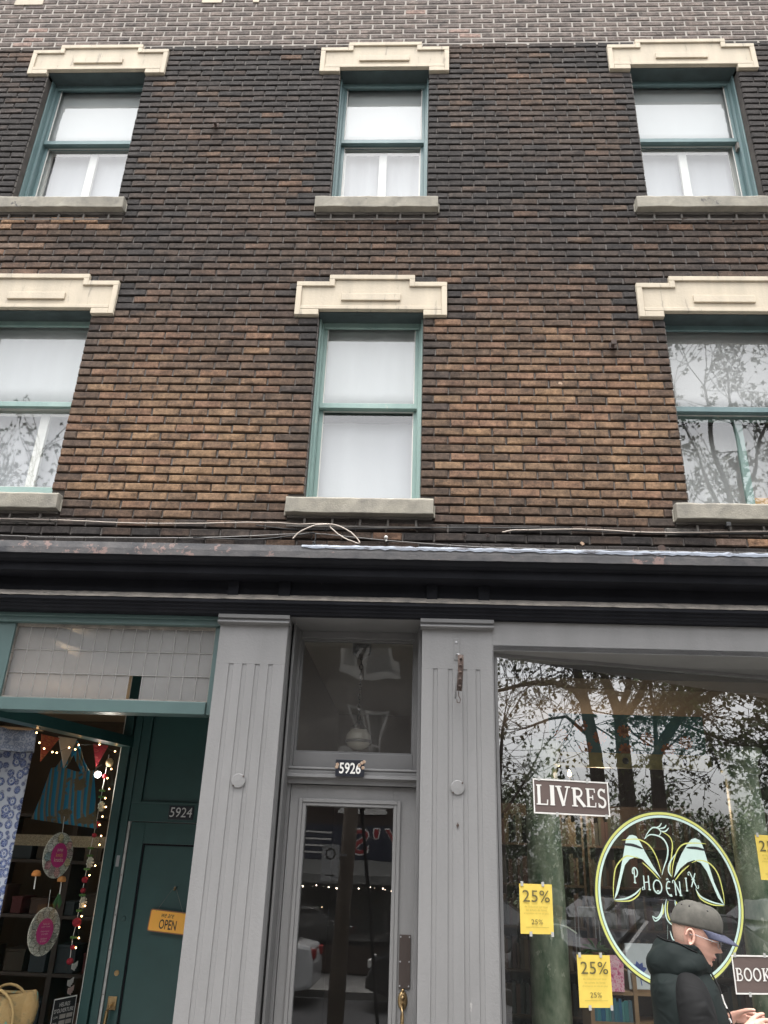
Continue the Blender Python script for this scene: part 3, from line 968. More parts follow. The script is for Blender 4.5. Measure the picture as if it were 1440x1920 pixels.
for zz in (1.445, 1.515, 1.585, 1.65):
    s = MB()
    pts = [(0.0245, 0.288, zz + 0.003 + 0.052 * t) for t in (0, 0.08, 0.5, 0.92, 1)]
    s.tube(pts, [0.004, 0.0075, 0.008, 0.0075, 0.004], 10)
    s.build('hinge_knuckle', M['white'], DF, smooth=True)
h = MB()
h.lathe((-0.046, 0.301, 1.345), [(0.001, -0.012), (0.018, -0.011), (0.026, -0.006), (0.028, 0.003), (0.001, 0.003)], 20, axis='Y')
h.v = [(x, y, 1.345 + (z - 1.345) * 1.75) for x, y, z in h.v]
h.tube([(-0.046, 0.296, 1.37), (-0.046, 0.262, 1.368), (-0.044, 0.25, 1.36)], [0.006, 0.007, 0.012], 10)
h.ball((-0.046, 0.288, 1.395), 0.009, 8)
h.tube([(-0.046, 0.292, 1.325), (-0.046, 0.262, 1.318), (-0.046, 0.245, 1.28), (-0.046, 0.243, 1.2), (-0.046, 0.25, 1.13), (-0.046, 0.285, 1.10)], [0.007, 0.009, 0.0105, 0.011, 0.009, 0.008], 12)
h.build('handle', M['brass'], DOOR, smooth=True)
MB().box(-0.8125, 0.0325, 0.0, 0.45, GZ + 0.001, 0.255).build('step', M['sill'], DF, bevel=0.008)

# ------------------------------------------------------------------ bookshop front
sf = MB()
sf.box(0.466, XR, -0.028, 0.30, 3.266, 3.4515)                         # fascia board over the window
SF = sf.build('fascia_board', M['grey'], B, bevel=0.002)
G0, G1 = Vector((0.49, 0.05, 0)), Vector((2.34, 0.49, 0))
GT = (G1 - G0).normalized()
GN = Vector((GT.y, -GT.x, 0))                                          # towards the street
GLEN = 3.2
gpl = plane_place(G0, GT, GN)
def gbox(mb, s0, s1, l0, l1, z0, z1):
    vs = [gpl(s, z, l) for s in (s0, s1) for l in (l0, l1) for z in (z0, z1)]
    mb.add(vs, [(0, 1, 3, 2), (4, 6, 7, 5), (0, 4, 5, 1), (2, 3, 7, 6), (0, 2, 6, 4), (1, 5, 7, 3)])
dw = MB()
dw.box(0.466, 0.4735, -0.0275, 0.10, 0.6, 3.2655)                       # left reveal edge
gbox(dw, -0.0155, 0.004, -0.03, 0.028, 0.6, 3.262)
dw.add([(0.474, -0.028, 3.2665), (3.7, -0.028, 3.2665), (3.7, 0.95, 3.2665), (0.474, 0.12, 3.2665),
        (0.474, -0.028, 3.30), (3.7, -0.028, 3.30), (3.7, 0.95, 3.30), (0.474, 0.12, 3.30)],
       [(0, 1, 2, 3), (7, 6, 5, 4), (0, 4, 5, 1), (1, 5, 6, 2), (2, 6, 7, 3), (3, 7, 4, 0)])
gbox(dw, 0.004, GLEN, -0.02, 0.016, 3.246, 3.2655)                       # head bead
gbox(dw, 0.0, GLEN, -0.03, 0.05, 0.6, 0.66)
dw.add([(0.466, -0.03, GZ), (3.9, -0.03, GZ), (3.9, 0.9, GZ), (0.466, 0.1, GZ), (0.466, -0.03, 0.6), (3.9, -0.03, 0.6), (3.9, 0.9, 0.6), (0.466, 0.1, 0.6)],
       [(0, 1, 2, 3), (7, 6, 5, 4), (0, 4, 5, 1), (1, 5, 6, 2), (2, 6, 7, 3), (3, 7, 4, 0)])
DW = dw.build('display_window', M['grey_dk'], B)
p = MB()
p.quad(gpl(0.004, 0.66), gpl(GLEN, 0.66), gpl(GLEN, 3.246), gpl(0.004, 3.246))
p.build('pane', M['glass_shop'], DW)

# ------------------------------------------------------------------ green shop front
gf = MB()
YT = 0.06
gf.box(XL, -1.2445, 0.02, 0.16, 3.395, 3.4515)                         # head board
gf.box(XL, -1.2445, 0.0, 0.02, 3.43, 3.4515)
gf.box(-1.292, -1.2445, YT - 0.01, 0.15, 2.84, 3.3945)                 # right stile
gf.box(-2.72, -2.603, YT - 0.012, 0.15, 2.915, 3.3945)                 # post between transom lights
GF = gf.build('shop_front_frame', M['green_lit'], B, bevel=0.003)
gr = MB()
gr.box(XL, -1.2925, YT - 0.028, 0.15, 2.838, 2.9145)
gr.build('transom_rail', M['green_lit'], GF, bevel=0.004)
lw = MB()
LX0, LX1, LZ0, LZ1 = -2.6025, -1.2925, 2.915, 3.3945
frame_box(lw, LX0, LX1, LZ0, LZ1, YT + 0.006, YT + 0.05, 0.004, 0.006, 0.016, 0.012)
LW = lw.build('leaded_window', M['dirt'], B)
# 15 columns x 3 rows of frosted panes set in lead cames, one pane missing
frost, nt, pp = _nt('frosted_pane')
pp.inputs['Base Color'].default_value = (0.2, 0.2, 0.2, 1)
n1 = noise(nt, pos(nt), 5.0, 4)
nt.links.new(mixc(nt, n1, (0.255, 0.245, 0.235), (0.335, 0.33, 0.325)), pp.inputs['Base Color'])
pp.inputs['Roughness'].default_value = 0.25
bump(nt, pp, noise(nt, pos(nt), 40, 3), 0.002, 0.4)
tr = nt.nodes.new('ShaderNodeBsdfTransparent')
mx = nt.nodes.new('ShaderNodeMixShader')
mx.inputs[0].default_value = 0.42
nt.links.new(pp.outputs[0], mx.inputs[1])
nt.links.new(tr.outputs[0], mx.inputs[2])
nt.links.new(mx.outputs[0], nt.nodes['Material Output'].inputs[0])
NCOL, NROW = 15, 3
pw, ph_ = (LX1 - LX0 - 0.01) / NCOL, (LZ1 - LZ0 - 0.028) / NROW
came = MB()
r_ = random.Random(3)
for i in range(NCOL):
    for j in range(NROW):
        x0, z0 = LX0 + 0.004 + i * pw, LZ0 + 0.012 + j * ph_
        if (i, j) == (9, 0): continue
        t1, t2 = r_.uniform(-0.0012, 0.0012), r_.uniform(-0.0012, 0.0012)
        y = YT + 0.028
        q = MB()
        q.box(x0 + 0.001, x0 + pw - 0.001, y, y + 0.003, z0 + 0.001, z0 + ph_ - 0.001)
        q.v = [(x, yy + t1 * (x - x0) / pw + t2 * (z - z0) / ph_, z) for x, yy, z in q.v]
        q.build('pane', frost, LW)
for i in range(1, NCOL):
    x = LX0 + 0.004 + i * pw
    w = r_.uniform(-0.0015, 0.0015)
    came.add([(x + dx + (w if 0 < k < 6 else 0) * math.sin(k), YT + 0.022 + dy, LZ0 + 0.012 + (LZ1 - LZ0 - 0.028) * k / 6) for k in range(7) for dx, dy in ((-0.0028, 0.004), (0, 0.0), (0.0028, 0.004))],
             [(k * 3 + a, k * 3 + a + 1, k * 3 + a + 4, k * 3 + a + 3) for k in range(6) for a in range(2)])
for j in (1, 2):
    z = LZ0 + 0.012 + j * ph_
    came.extrude_x([(YT + 0.026, z - 0.003), (YT + 0.0205, z), (YT + 0.026, z + 0.003)], LX0 + 0.004, LX1 - 0.006)
came.build('lead_came', flat('lead', (0.42, 0.41, 0.40), 0.5, 0.2), LW)
# second transom light further left
l2 = MB()
frame_box(l2, -4.6, -2.7205, LZ0, LZ1, YT + 0.006, YT + 0.05, 0.01, 0.004, 0.016, 0.012)
L2 = l2.build('leaded_window', M['dirt'], B)
MB().box(-4.59, -2.7245, YT + 0.028, YT + 0.031, LZ0 + 0.012, LZ1 - 0.016).build('pane', frost, L2)
# recessed entry: canted display window, post, door 5924
A0, A1 = Vector((-2.712, 0.065, 0)), Vector((-2.280, 1.44, 0))
AT = (A1 - A0).normalized()
AN = Vector((AT.y, -AT.x, 0))
apl = plane_place(A0, AT, AN)
AL = (A1 - A0).length
def abox(mb, s0, s1, l0, l1, z0, z1):
    vs = [apl(s, z, l) for s in (s0, s1) for l in (l0, l1) for z in (z0, z1)]
    mb.add(vs, [(0, 1, 3, 2), (4, 6, 7, 5), (0, 4, 5, 1), (2, 3, 7, 6), (0, 2, 6, 4), (1, 5, 7, 3)])
ew = MB()
abox(ew, 0.0, AL, -0.02, 0.10, 2.80, 2.875)
abox(ew, 0.0, AL, -0.02, 0.03, 3.40, 3.45)
abox(ew, 0.0, AL, -0.04, 0.05, GZ + 0.001, 0.62)
abox(ew, 0.0, 0.03, -0.02, 0.02, 0.62, 2.80)
EW = ew.build('entry_window', M['green'], B)
p = MB()
p.quad(apl(0.03, 0.62), apl(AL, 0.62), apl(AL, 2.80), apl(0.03, 2.80))
p.build('pane', glass('entry_glass', 0.045, tint=(0.94, 0.95, 0.94)), EW)
p = MB()
p.quad(apl(0.0, 2.875), apl(AL, 2.875), apl(AL, 3.40), apl(0.0, 3.40))
p.build('pane', glass('entry_top_glass', 0.05, tint=(0.9, 0.9, 0.88)), EW)
e2 = MB()
abox(e2, AL - 0.008, AL + 0.002, -0.006, 0.012, 0.62, 3.40)
e2.build('edge_strip', M['paper'], EW)
ed = MB()
YD = 1.42
ed.box(-2.268, -2.20, YD - 0.03, YD + 0.08, GZ, 3.45)                   # post
ed.box(-2.19, -2.135, YD - 0.012, YD + 0.08, GZ, 3.45)
ed.box(-2.20, -2.19, YD + 0.015, YD + 0.08, GZ, 3.45)
ed.box(-2.135, -1.20, YD + 0.0, YD + 0.08, 2.268, 2.395)                # rail over the door
ed.box(-2.135, -2.06, YD + 0.0, YD + 0.08, 2.395, 3.45)
ed.box(-2.06, -1.20, YD + 0.025, YD + 0.08, 2.395, 3.45)                # panel above
ed.box(-2.06, -1.20, YD + 0.0, YD + 0.0245, 2.395, 2.41)
ED = ed.build('entry_frame', M['green'], B, bevel=0.003)
d2 = MB()
dz1 = 2.262
d2.box(-2.112, -2.005, YD + 0.01, YD + 0.06, 0.26, dz1)
d2.box(-2.005, -1.20, YD + 0.01, YD + 0.06, 2.118, dz1)
d2.box(-2.005, -1.20, YD + 0.03, YD + 0.06, 0.26, 2.118)
DG = d2.build('door', M['green'], B, bevel=0.003)
frame_mb = MB()
frame_mb.box(-2.006, -1.993, YD + 0.018, YD + 0.0295, 0.26, 2.117)
frame_mb.box(-1.993, -1.20, YD + 0.018, YD + 0.0295, 2.105, 2.117)
frame_mb.build('moulding', M['black'], DG)
ws = MB()
ws.box(-2.133, -2.1155, YD + 0.0, YD + 0.03, 0.26, 2.264)
WS = ws.build('weather_strip', paint('scuffed_steel', (0.50, 0.50, 0.48), (0.30, 0.31, 0.30), 20, 0.4, 0.3), DG)
for zz in (0.9, 1.15, 1.42, 1.64, 1.9):
    s = MB(); s.lathe((-2.124, YD - 0.001, zz), [(0.001, -0.003), (0.004, -0.002), (0.001, 0.001)], 8, axis='Y'); s.build('screw', M['iron'], WS)
lk = MB(); lk.lathe((-2.063, YD + 0.009, 1.62), [(0.001, -0.006), (0.015, -0.005), (0.017, 0.002), (0.001, 0.002)], 16, axis='Y'); lk.build('lock', M['green'], DG)
lk = MB(); lk.lathe((-2.055, YD + 0.009, 1.28), [(0.001, -0.006), (0.017, -0.005), (0.019, 0.002), (0.001, 0.002)], 16, axis='Y'); lk.build('lock', M['brass'], DG)
s = MB(); s.box(-2.163 - 0.012, -2.163 + 0.012, YD - 0.0155, YD - 0.0125, 1.955, 2.03); s.build('strike_plate', M['steel'], ED, bevel=0.002)
hd = MB()
hd.box(-2.085, -2.025, YD - 0.002, YD + 0.0095, 1.06, 1.14)
hd.tube([(-2.055, YD, 1.09), (-2.055, YD - 0.05, 1.085), (-2.06, YD - 0.06, 1.06), (-2.065, YD - 0.06, 0.99), (-2.068, YD - 0.05, 0.95)], [0.009, 0.011, 0.013, 0.013, 0.008], 12)
hd.build('handle', M['brass'], DG, smooth=False, bevel=0.001)
# lighter frontal display stub to the left of the frame edge
MB().box(XL, -2.73, 0.03, 0.1, GZ, 0.62).build('stall_riser', M['green'], B)
s = MB(); s.box(-2.755, -2.70, 0.03, 0.09, 0.621, 2.8375); s.build('corner_post', M['green_lit'], B)

# ================================================================== INTERIORS
def room(name_floor, x0, x1, y0, y1, z1, wallm, ceilm, right=True, left=True):
    MB().box(x0, x1, y0, y1, 0.05, 0.20).build('shop_floor', M['darkwood'], kind='structure')
    MB().box(x0, x1, y0, y1, z1, z1 + 0.05).build('shop_ceiling', ceilm, kind='structure')
    mb = MB()
    mb.box(x0, x1, y1, y1 + 0.08, 0.05, z1)
    if left: mb.box(x0 - 0.06, x0, y0, y1, 0.05, z1)
    if right: mb.box(x1, x1 + 0.06, y0, y1, 0.05, z1)
    mb.build('shop_wall', wallm, kind='structure')
room('', -4.9, -2.30, 0.17, 4.6, 3.46, M['brown_room'], M['beige'], right=False)
MB().box(-2.299, -0.88, YD + 0.1, 4.6, 3.46, 3.50).build('shop_ceiling', M['room'], kind='structure')
MB().box(-2.69, -1.2445, 0.17, YD + 0.05, 3.4525, 3.459).build('entry_ceiling', M['green'], kind='structure')
MB().box(-2.69, -1.2445, 0.02, YD + 0.09, 0.05, 0.255).build('entry_step', M['concrete'], kind='structure')
MB().box(-1.2435, -1.19, 0.361, YD + 0.1, 0.05, 3.45).build('entry_wall', M['green'], kind='structure')
MB().box(-2.27, -2.2, YD + 0.085, 4.6, 0.05, 3.459).build('shop_wall', M['brown_room'], kind='structure')
room('', -0.86, 0.08, 0.41, 4.2, 3.56, flat('hall_wall', (0.22, 0.20, 0.18), 0.9), flat('hall_ceiling', (0.60, 0.56, 0.50), 0.9))
room('', 0.474, 4.6, 1.25, 5.6, 3.31, M['brown_room'], flat('shop_ceiling_paint', (0.12, 0.10, 0.085), 0.9), left=False)
MB().box(0.40, 0.474, 0.37, 5.6, 0.05, 3.31).build('shop_wall', M['brown_room'], kind='structure')
MB().box(0.49, 3.3, 0.25, 1.25, 0.05, 0.62).build('window_deck', M['darkwood'], kind='structure')
MB().box(0.476, 4.6, 0.9, 1.249, 3.312, 3.36).build('shop_ceiling', M['brown_room'], kind='structure')
MB().box(-4.8, -2.75, 0.2, 1.6, 0.201, 0.62).build('window_deck', M['darkwood'], kind='structure')

# pendant lamp in the hall over the door
L = thing('pendant_lamp', (-0.412, 1.0, 2.78), 'glass globe pendant lamp on a chain behind the light over the grey door', 'lamp')
mb = MB(); mb.lathe((-0.412, 1.0, 3.44), [(0.001, 0.0), (0.03, 0.0), (0.07, 0.035), (0.072, 0.12), (0.001, 0.12)], 18)
mb.build('ceiling_rose', M['darkplate'], L, smooth=True)
mb = MB()
for i in range(13):
    z = 3.45 - i * 0.037
    a = (i % 2) * math.pi / 2
    mb.tube([(-0.412 + 0.012 * math.cos(t) * math.cos(a), 1.0 + 0.012 * math.cos(t) * math.sin(a), z + 0.024 * math.sin(t)) for t in [k * math.pi / 4 for k in range(9)]], 0.0035, 5, cap=False)
mb.build('chain', M['darkplate'], L)
mb = MB(); mb.lathe((-0.408, 1.0, 2.93), [(0.001, 0.05), (0.02, 0.05), (0.035, 0.03), (0.06, 0.0), (0.062, -0.01), (0.001, -0.01)], 18)
mb.build('gallery', M['darkplate'], L, smooth=True)
mb = MB(); mb.lathe((-0.408, 1.0, 2.78), [(0.03, 0.0), (0.075, 0.02), (0.093, 0.06), (0.088, 0.10), (0.062, 0.138), (0.001, 0.138)], 24)
mb.build('globe', paint('milk_glass', (0.88, 0.86, 0.80), (0.80, 0.78, 0.72), 6, 0.15), L, smooth=True)
mb = MB(); mb.lathe((-0.408, 1.0, 2.83), [(0.0945, -0.004), (0.097, 0.0), (0.0945, 0.014), (0.09, 0.014)], 24); mb.build('band', M['steel'], L, smooth=True)

# added warm fill lights inside the two shops, with no fixture of their own
def point(loc, e, col, r=0.05):
    d = bpy.data.lights.new('shop_fill_light', 'POINT'); d.energy = e; d.color = col; d.shadow_soft_size = r
    o = bpy.data.objects.new('shop_fill_light', d); COL.objects.link(o); o.location = loc
    o['kind'] = 'structure'
point((-3.4, 2.6, 2.9), 4.5, (1, 0.74, 0.48))
point((1.6, 2.3, 2.6), 7.0, (1, 0.72, 0.45))

# ================================================================== SIGNS AND LETTERING
# enamel number plate over the grey door
s = MB(); s.box(-0.487, -0.309, 0.214, 0.2185, 2.521, 2.621)
NP = s.build('house_number_sign', M['darkplate'], label='rusty black enamel plate reading 5926 over the grey door', cat='sign', bevel=0.003)
text_mesh('5926', front(0.2135), -0.397, 2.570, 0.132, 0.066, 0.0006, M['lettering'], 'lettering', NP, 1.0, bold=0.016)
rust_m = paint('rust', (0.30, 0.17, 0.10), (0.45, 0.36, 0.28), 60, 0.9)
for x, z in ((-0.325, 2.602), (-0.341, 2.588), (-0.318, 2.575), (-0.48, 2.575), (-0.476, 2.59), (-0.312, 2.61)):
    ru = MB()
    ru.lathe((x, 0.2125, z), [(0.001, -0.001), (0.009, -0.0006), (0.011, 0.001), (0.001, 0.001)], 7, axis='Y')
    ru.build('rust_patch', rust_m, NP)
s = MB(); s.box(-1.837, -1.649, YD - 0.008, YD - 0.003, 2.288, 2.384)
NG = s.build('house_number_sign', M['darkplate'], label='dark plate reading 5924 over the green door', cat='sign', bevel=0.002)
text_mesh('5924', front(YD - 0.0085), -1.742, 2.339, 0.166, 0.068, 0.0006, paint('grey_digits', (0.70, 0.70, 0.68), (0.6, 0.6, 0.59), 30, 0.5), 'lettering', NG, 1.0, skew=0.08)

# hanging OPEN sign
c0, sx = (-1.731, 1.61), math.radians(-4)
ca, sa = math.cos(sx), math.sin(sx)
opl = lambda s_, z_, l=0.0: (c0[0] + s_ * ca - z_ * sa, YD - 0.012 - l, c0[1] + s_ * sa + z_ * ca)
O = thing('open_sign', (-1.731, YD - 0.01, 1.53), 'orange metal sign reading we are OPEN hanging on a string on the green door', 'sign')
def rrect(w, h, r, n=5):
    p = []
    for cx, cz, a0 in ((w / 2 - r, h / 2 - r, 0), (-w / 2 + r, h / 2 - r, 90), (-w / 2 + r, -h / 2 + r, 180), (w / 2 - r, -h / 2 + r, 270)):
        p += [(cx + r * math.cos(rad(a0 + 90 * i / n)), cz + r * math.sin(rad(a0 + 90 * i / n))) for i in range(n + 1)]
    return p
def plate(mb, pl, outl, l0, l1):
    n = len(outl)
    vs = [pl(x, z, l1) for x, z in outl] + [pl(x, z, l0) for x, z in outl]
    mb.add(vs, [tuple(range(n)), tuple(range(2 * n - 1, n - 1, -1))] + [(i, i + n, (i + 1) % n + n, (i + 1) % n) for i in range(n)])
mb = MB(); plate(mb, opl, rrect(0.282, 0.142, 0.014), 0, 0.004); mb.build('rim', M['orange_rim'], O)
mb = MB(); plate(mb, opl, rrect(0.268, 0.128, 0.010), 0.004, 0.006); mb.build('face', M['orange'], O)
text_mesh('OPEN', opl, 0.0, -0.018, 0.125, 0.062, 0.0066, M['blackink'], 'lettering', O, 1.0, bold=0.012)
text_mesh('we are', opl, -0.012, 0.037, 0.092, 0.024, 0.0066, M['blackink'], 'lettering', O, 1.0, skew=0.25)
mb = MB()
mb.tube([opl(-0.10, 0.058, 0.006), opl(0.0, 0.235, 0.003)], 0.0012, 5)
mb.tube([opl(0.10, 0.058, 0.006), opl(0.0, 0.235, 0.003)], 0.0012, 5)
mb.build('string', M['mortar_smear'], O)
mb = MB(); mb.box(-1.727, -1.715, YD + 0.003, YD + 0.0295, 1.815, 1.835); mb.ball((-1.72, YD, 1.818), 0.008, 6)
mb.build('hook', M['brass'], O)

# strokes for serif and fancy letters on a unit box
def arc(cx, cy, rx, ry, a0, a1, n=10):
    return [(cx + rx * math.cos(rad(a0 + (a1 - a0) * i / n)), cy + ry * math.sin(rad(a0 + (a1 - a0) * i / n))) for i in range(n + 1)]
T_, t_ = 0.19, 0.075
SERIF = {
 'L': [([(0.24, 0), (0.24, 1)], T_), ([(0.03, 0.03), (0.92, 0.03)], t_), ([(0.05, 0.97), (0.46, 0.97)], t_), ([(0.88, 0.0), (0.92, 0.27)], t_)],
 'I': [([(0.5, 0), (0.5, 1)], 0.34), ([(0.1, 0.03), (0.9, 0.03)], t_), ([(0.1, 0.97), (0.9, 0.97)], t_)],
 'V': [([(0.18, 1), (0.52, 0)], T_), ([(0.86, 1), (0.52, 0.02)], 0.09), ([(0.0, 0.97), (0.42, 0.97)], t_), ([(0.66, 0.97), (1.02, 0.97)], t_)],
 'R': [([(0.24, 0), (0.24, 1)], T_), ([(0.24, 0.96), (0.5, 0.96)] + arc(0.5, 0.74, 0.28, 0.22, 90, -90) + [(0.24, 0.52)], 0.12), ([(0.45, 0.5), (0.95, 0.02)], T_), ([(0.02, 0.03), (0.45, 0.03)], t_), ([(0.04, 0.97), (0.3, 0.97)], t_), ([(0.8, 0.03), (1.04, 0.03)], t_)],
 'E': [([(0.24, 0), (0.24, 1)], T_), ([(0.03, 0.03), (0.9, 0.03)], t_), ([(0.03, 0.97), (0.86, 0.97)], t_), ([(0.24, 0.52), (0.66, 0.52)], t_), ([(0.88, 0.0), (0.92, 0.25)], t_), ([(0.84, 1.0), (0.86, 0.78)], t_), ([(0.66, 0.40), (0.66, 0.64)], t_)],
 'S': [(arc(0.5, 0.74, 0.32, 0.23, 30, 230, 12) + arc(0.5, 0.27, 0.34, 0.24, 60, -150, 12), 0.15), ([(0.80, 0.80), (0.82, 1.0)], t_), ([(0.16, 0.0), (0.15, 0.24)], t_)],
 'B': [([(0.24, 0), (0.24, 1)], T_), ([(0.24, 0.96), (0.5, 0.96)] + arc(0.5, 0.745, 0.27, 0.215, 90, -90) + [(0.24, 0.53)], 0.12), ([(0.24, 0.53), (0.52, 0.53)] + arc(0.52, 0.285, 0.34, 0.245, 90, -90) + [(0.24, 0.04)], 0.12), ([(0.02, 0.03), (0.3, 0.03)], t_), ([(0.02, 0.97), (0.3, 0.97)], t_)],
 'O': [(arc(0.5, 0.5, 0.40, 0.46, 0, 360, 24), 0.15)],
 'K': [([(0.24, 0), (0.24, 1)], T_), ([(0.28, 0.42), (0.82, 0.97)], 0.09), ([(0.42, 0.56), (0.9, 0.03)], T_), ([(0.02, 0.03), (0.46, 0.03)], t_), ([(0.02, 0.97), (0.46, 0.97)], t_), ([(0.62, 0.97), (1.0, 0.97)], t_), ([(0.7, 0.03), (1.06, 0.03)], t_)],
}
f_ = 0.115
FANCY = {
 'P': [([(0.30, 0.0), (0.30, 1.0)], f_), ([(0.12, 0.06), (0.5, 0.0)], f_), (arc(0.42, 0.70, 0.44, 0.30, 150, -110, 16), f_), (arc(0.08, 0.72, 0.12, 0.12, 60, 330, 8), f_ * 0.8)],
 'H': [([(0.2, 0), (0.2, 1)], f_), ([(0.82, 0), (0.82, 1)], f_), ([(0.2, 0.5), (0.82, 0.55)], f_ * 0.8), (arc(0.05, 0.08, 0.16, 0.10, 0, 260, 8), f_ * 0.7), ([(0.7, 0.02), (1.0, 0.0)], f_)],
 'O': [(arc(0.5, 0.5, 0.46, 0.48, 0, 360, 24), f_), (arc(0.5, 0.12, 0.12, 0.1, 180, 0, 6), f_ * 0.7)],
 'E': [(arc(0.62, 0.5, 0.46, 0.46, 60, 300, 16), f_), ([(0.2, 0.5), (0.72, 0.5)], f_), (arc(0.42, 1.05, 0.14, 0.1, 0, 180, 8), f_ * 0.7), ([(0.55, 0.0), (0.95, -0.02)], f_)],
 'N': [([(0.2, 0), (0.2, 1)], f_), ([(0.2, 0.95), (0.8, 0.05)], f_), ([(0.8, 0.0), (0.8, 1.0)], f_), (arc(0.06, 0.94, 0.14, 0.12, 0, 220, 8), f_ * 0.7), ([(0.66, 0.0), (0.98, 0.0)], f_)],
 'I': [([(0.5, 0), (0.5, 1)], f_ * 1.3), ([(0.2, 0.02), (0.8, 0.02)], f_), ([(0.2, 0.98), (0.8, 0.98)], f_)],
 'X': [([(0.15, 1), (0.85, 0)], f_), ([(0.85, 1), (0.15, 0)], f_), (arc(0.02, 0.95, 0.16, 0.12, 0, 260, 8), f_ * 0.7), (arc(0.98, 0.03, 0.16, 0.12, 180, 420, 8), f_ * 0.7), ([(0.25, 0.52), (0.75, 0.5)], f_ * 0.7)],
}
def strokes(mb, font, ch, pl, x, z, w, h, lift):
    for pts, t in font[ch]:
        P = [(x + p[0] * w, z + p[1] * h) for p in pts]
        n = len(P)
        vs = []
        for i in range(n):
            a = Vector(P[max(i - 1, 0)]); b = Vector(P[min(i + 1, n - 1)])
            d = (b - a).normalized()
            nn = Vector((-d.y, d.x)) * (t * (w * 0.5 + h * 0.5) * 0.5)
            vs += [pl(P[i][0] + nn.x, P[i][1] + nn.y, lift), pl(P[i][0] - nn.x, P[i][1] - nn.y, lift)]
            lift += 0.00002
        mb.add(vs, [(2 * i, 2 * i + 1, 2 * i + 3, 2 * i + 2) for i in range(n - 1)])

flat_tape = flat('clear_tape', (0.42, 0.42, 0.40), 0.3)
def paper(name, s0, s1, z0, z1, mat, label, cat, lift=0.003, border=None):
    """a sheet taped to the bookshop window"""
    mb = MB(); r_ = random.Random(int(s0 * 1000))
    def fn(u, v):
        return gpl(s0 + (s1 - s0) * u, z0 + (z1 - z0) * v, lift + 0.0012 * math.sin(u * 5 + v * 3) - 0.0012)
    mb.grid(fn, 6, 6)
    o = mb.build(name, mat, label=label, cat=cat, solid=0.0003)
    for u, v in ((0.08, 1.0), (0.72, 1.0), (0.3, 0.0), (0.95, 0.0)):
        t = MB()
        t.quad(gpl(s0 + (s1 - s0) * u - 0.008, z0 + (z1 - z0) * v - 0.012, lift + 0.003), gpl(s0 + (s1 - s0) * u + 0.008, z0 + (z1 - z0) * v - 0.012, lift + 0.003),
               gpl(s0 + (s1 - s0) * u + 0.008, z0 + (z1 - z0) * v + 0.012, lift + 0.003), gpl(s0 + (s1 - s0) * u - 0.008, z0 + (z1 - z0) * v + 0.012, lift + 0.003))
        t.build('tape', flat_tape, o)
    if border:
        b = MB()
        l = lift + 0.0022
        for a0, a1, b0, b1 in ((s0, s1, z0, z0 + 0.008), (s0, s1, z1 - 0.008, z1), (s0, s0 + 0.008, z0 + 0.008, z1 - 0.008), (s1 - 0.008, s1, z0 + 0.008, z1 - 0.008)):
            b.quad(gpl(a0, b0, l), gpl(a1, b0, l), gpl(a1, b1, l), gpl(a0, b1, l))
        b.build('border', M['paper'], o)
    return o
LV = paper('paper_sign', 0.214, 0.692, 2.339, 2.534, M['brownpaper'], 'taupe paper sign reading LIVRES taped to the bookshop window', 'sign', border=True)
mb = MB()
xx = 0.230
for ch, w, h in (('L', 0.085, 0.112), ('I', 0.04, 0.112), ('V', 0.100, 0.110), ('R', 0.092, 0.105), ('E', 0.074, 0.105), ('S', 0.066, 0.105)):
    strokes(mb, SERIF, ch, gpl, xx, 2.388, w * 0.92, h, 0.0062)
    xx += w * 0.79 if ch == 'V' and False else w * 0.985
mb.build('lettering', M['paper'], LV)
BK = paper('paper_sign', 1.369, 1.664, 1.437, 1.632, M['brownpaper'], 'taupe paper sign reading BOOKS taped to the bookshop window', 'sign', border=True)
mb = MB()
xx = 1.382
for ch, w in (('B', 0.050), ('O', 0.058), ('O', 0.058), ('K', 0.056), ('S', 0.042)):
    strokes(mb, SERIF, ch, gpl, xx, 1.503, w * 0.92, 0.064, 0.0062)
    xx += w
mb.build('lettering', M['paper'], BK)
LINES = ("de réduction sur tous", "les achats de livres", "d'occasion de vie en plus")
def poster(s0, z1, label):
    o = paper('sale_poster', s0, s0 + 0.194, z1 - 0.250, z1, M['yellow'], label, 'poster', lift=0.003)
    pl = gpl; l = 0.0066
    text_mesh('25%', pl, s0 + 0.097, z1 - 0.062, 0.160, 0.060, l, M['ink'], 'lettering', o, 1.05)
    for i, tx in enumerate(LINES):
        text_mesh(tx, pl, s0 + 0.095, z1 - 0.114 - 0.0175 * i, 0.135 + 0.012 * (i == 2) - 0.015 * (i == 1), 0.011, l, M['ink_faint'], 'small_print', o)
    text_mesh('25%', pl, s0 + 0.097, z1 - 0.190, 0.068, 0.024, l, M['ink'], 'lettering', o, 1.05)
    b = MB(); b.quad(gpl(s0 + 0.03, z1 - 0.218, l), gpl(s0 + 0.165, z1 - 0.218, l), gpl(s0 + 0.165, z1 - 0.2155, l), gpl(s0 + 0.03, z1 - 0.2155, l)); b.build('small_print', M['ink_faint'], o)
    return o
poster(0.109, 1.9655, 'yellow 25% sale poster in front of the green column under the LIVRES sign')
poster(0.430, 1.619, 'lowest yellow 25% sale poster beside the pink book')
poster(1.634, 2.278, 'yellow 25% sale poster cut off by the right edge, right of the round emblem')

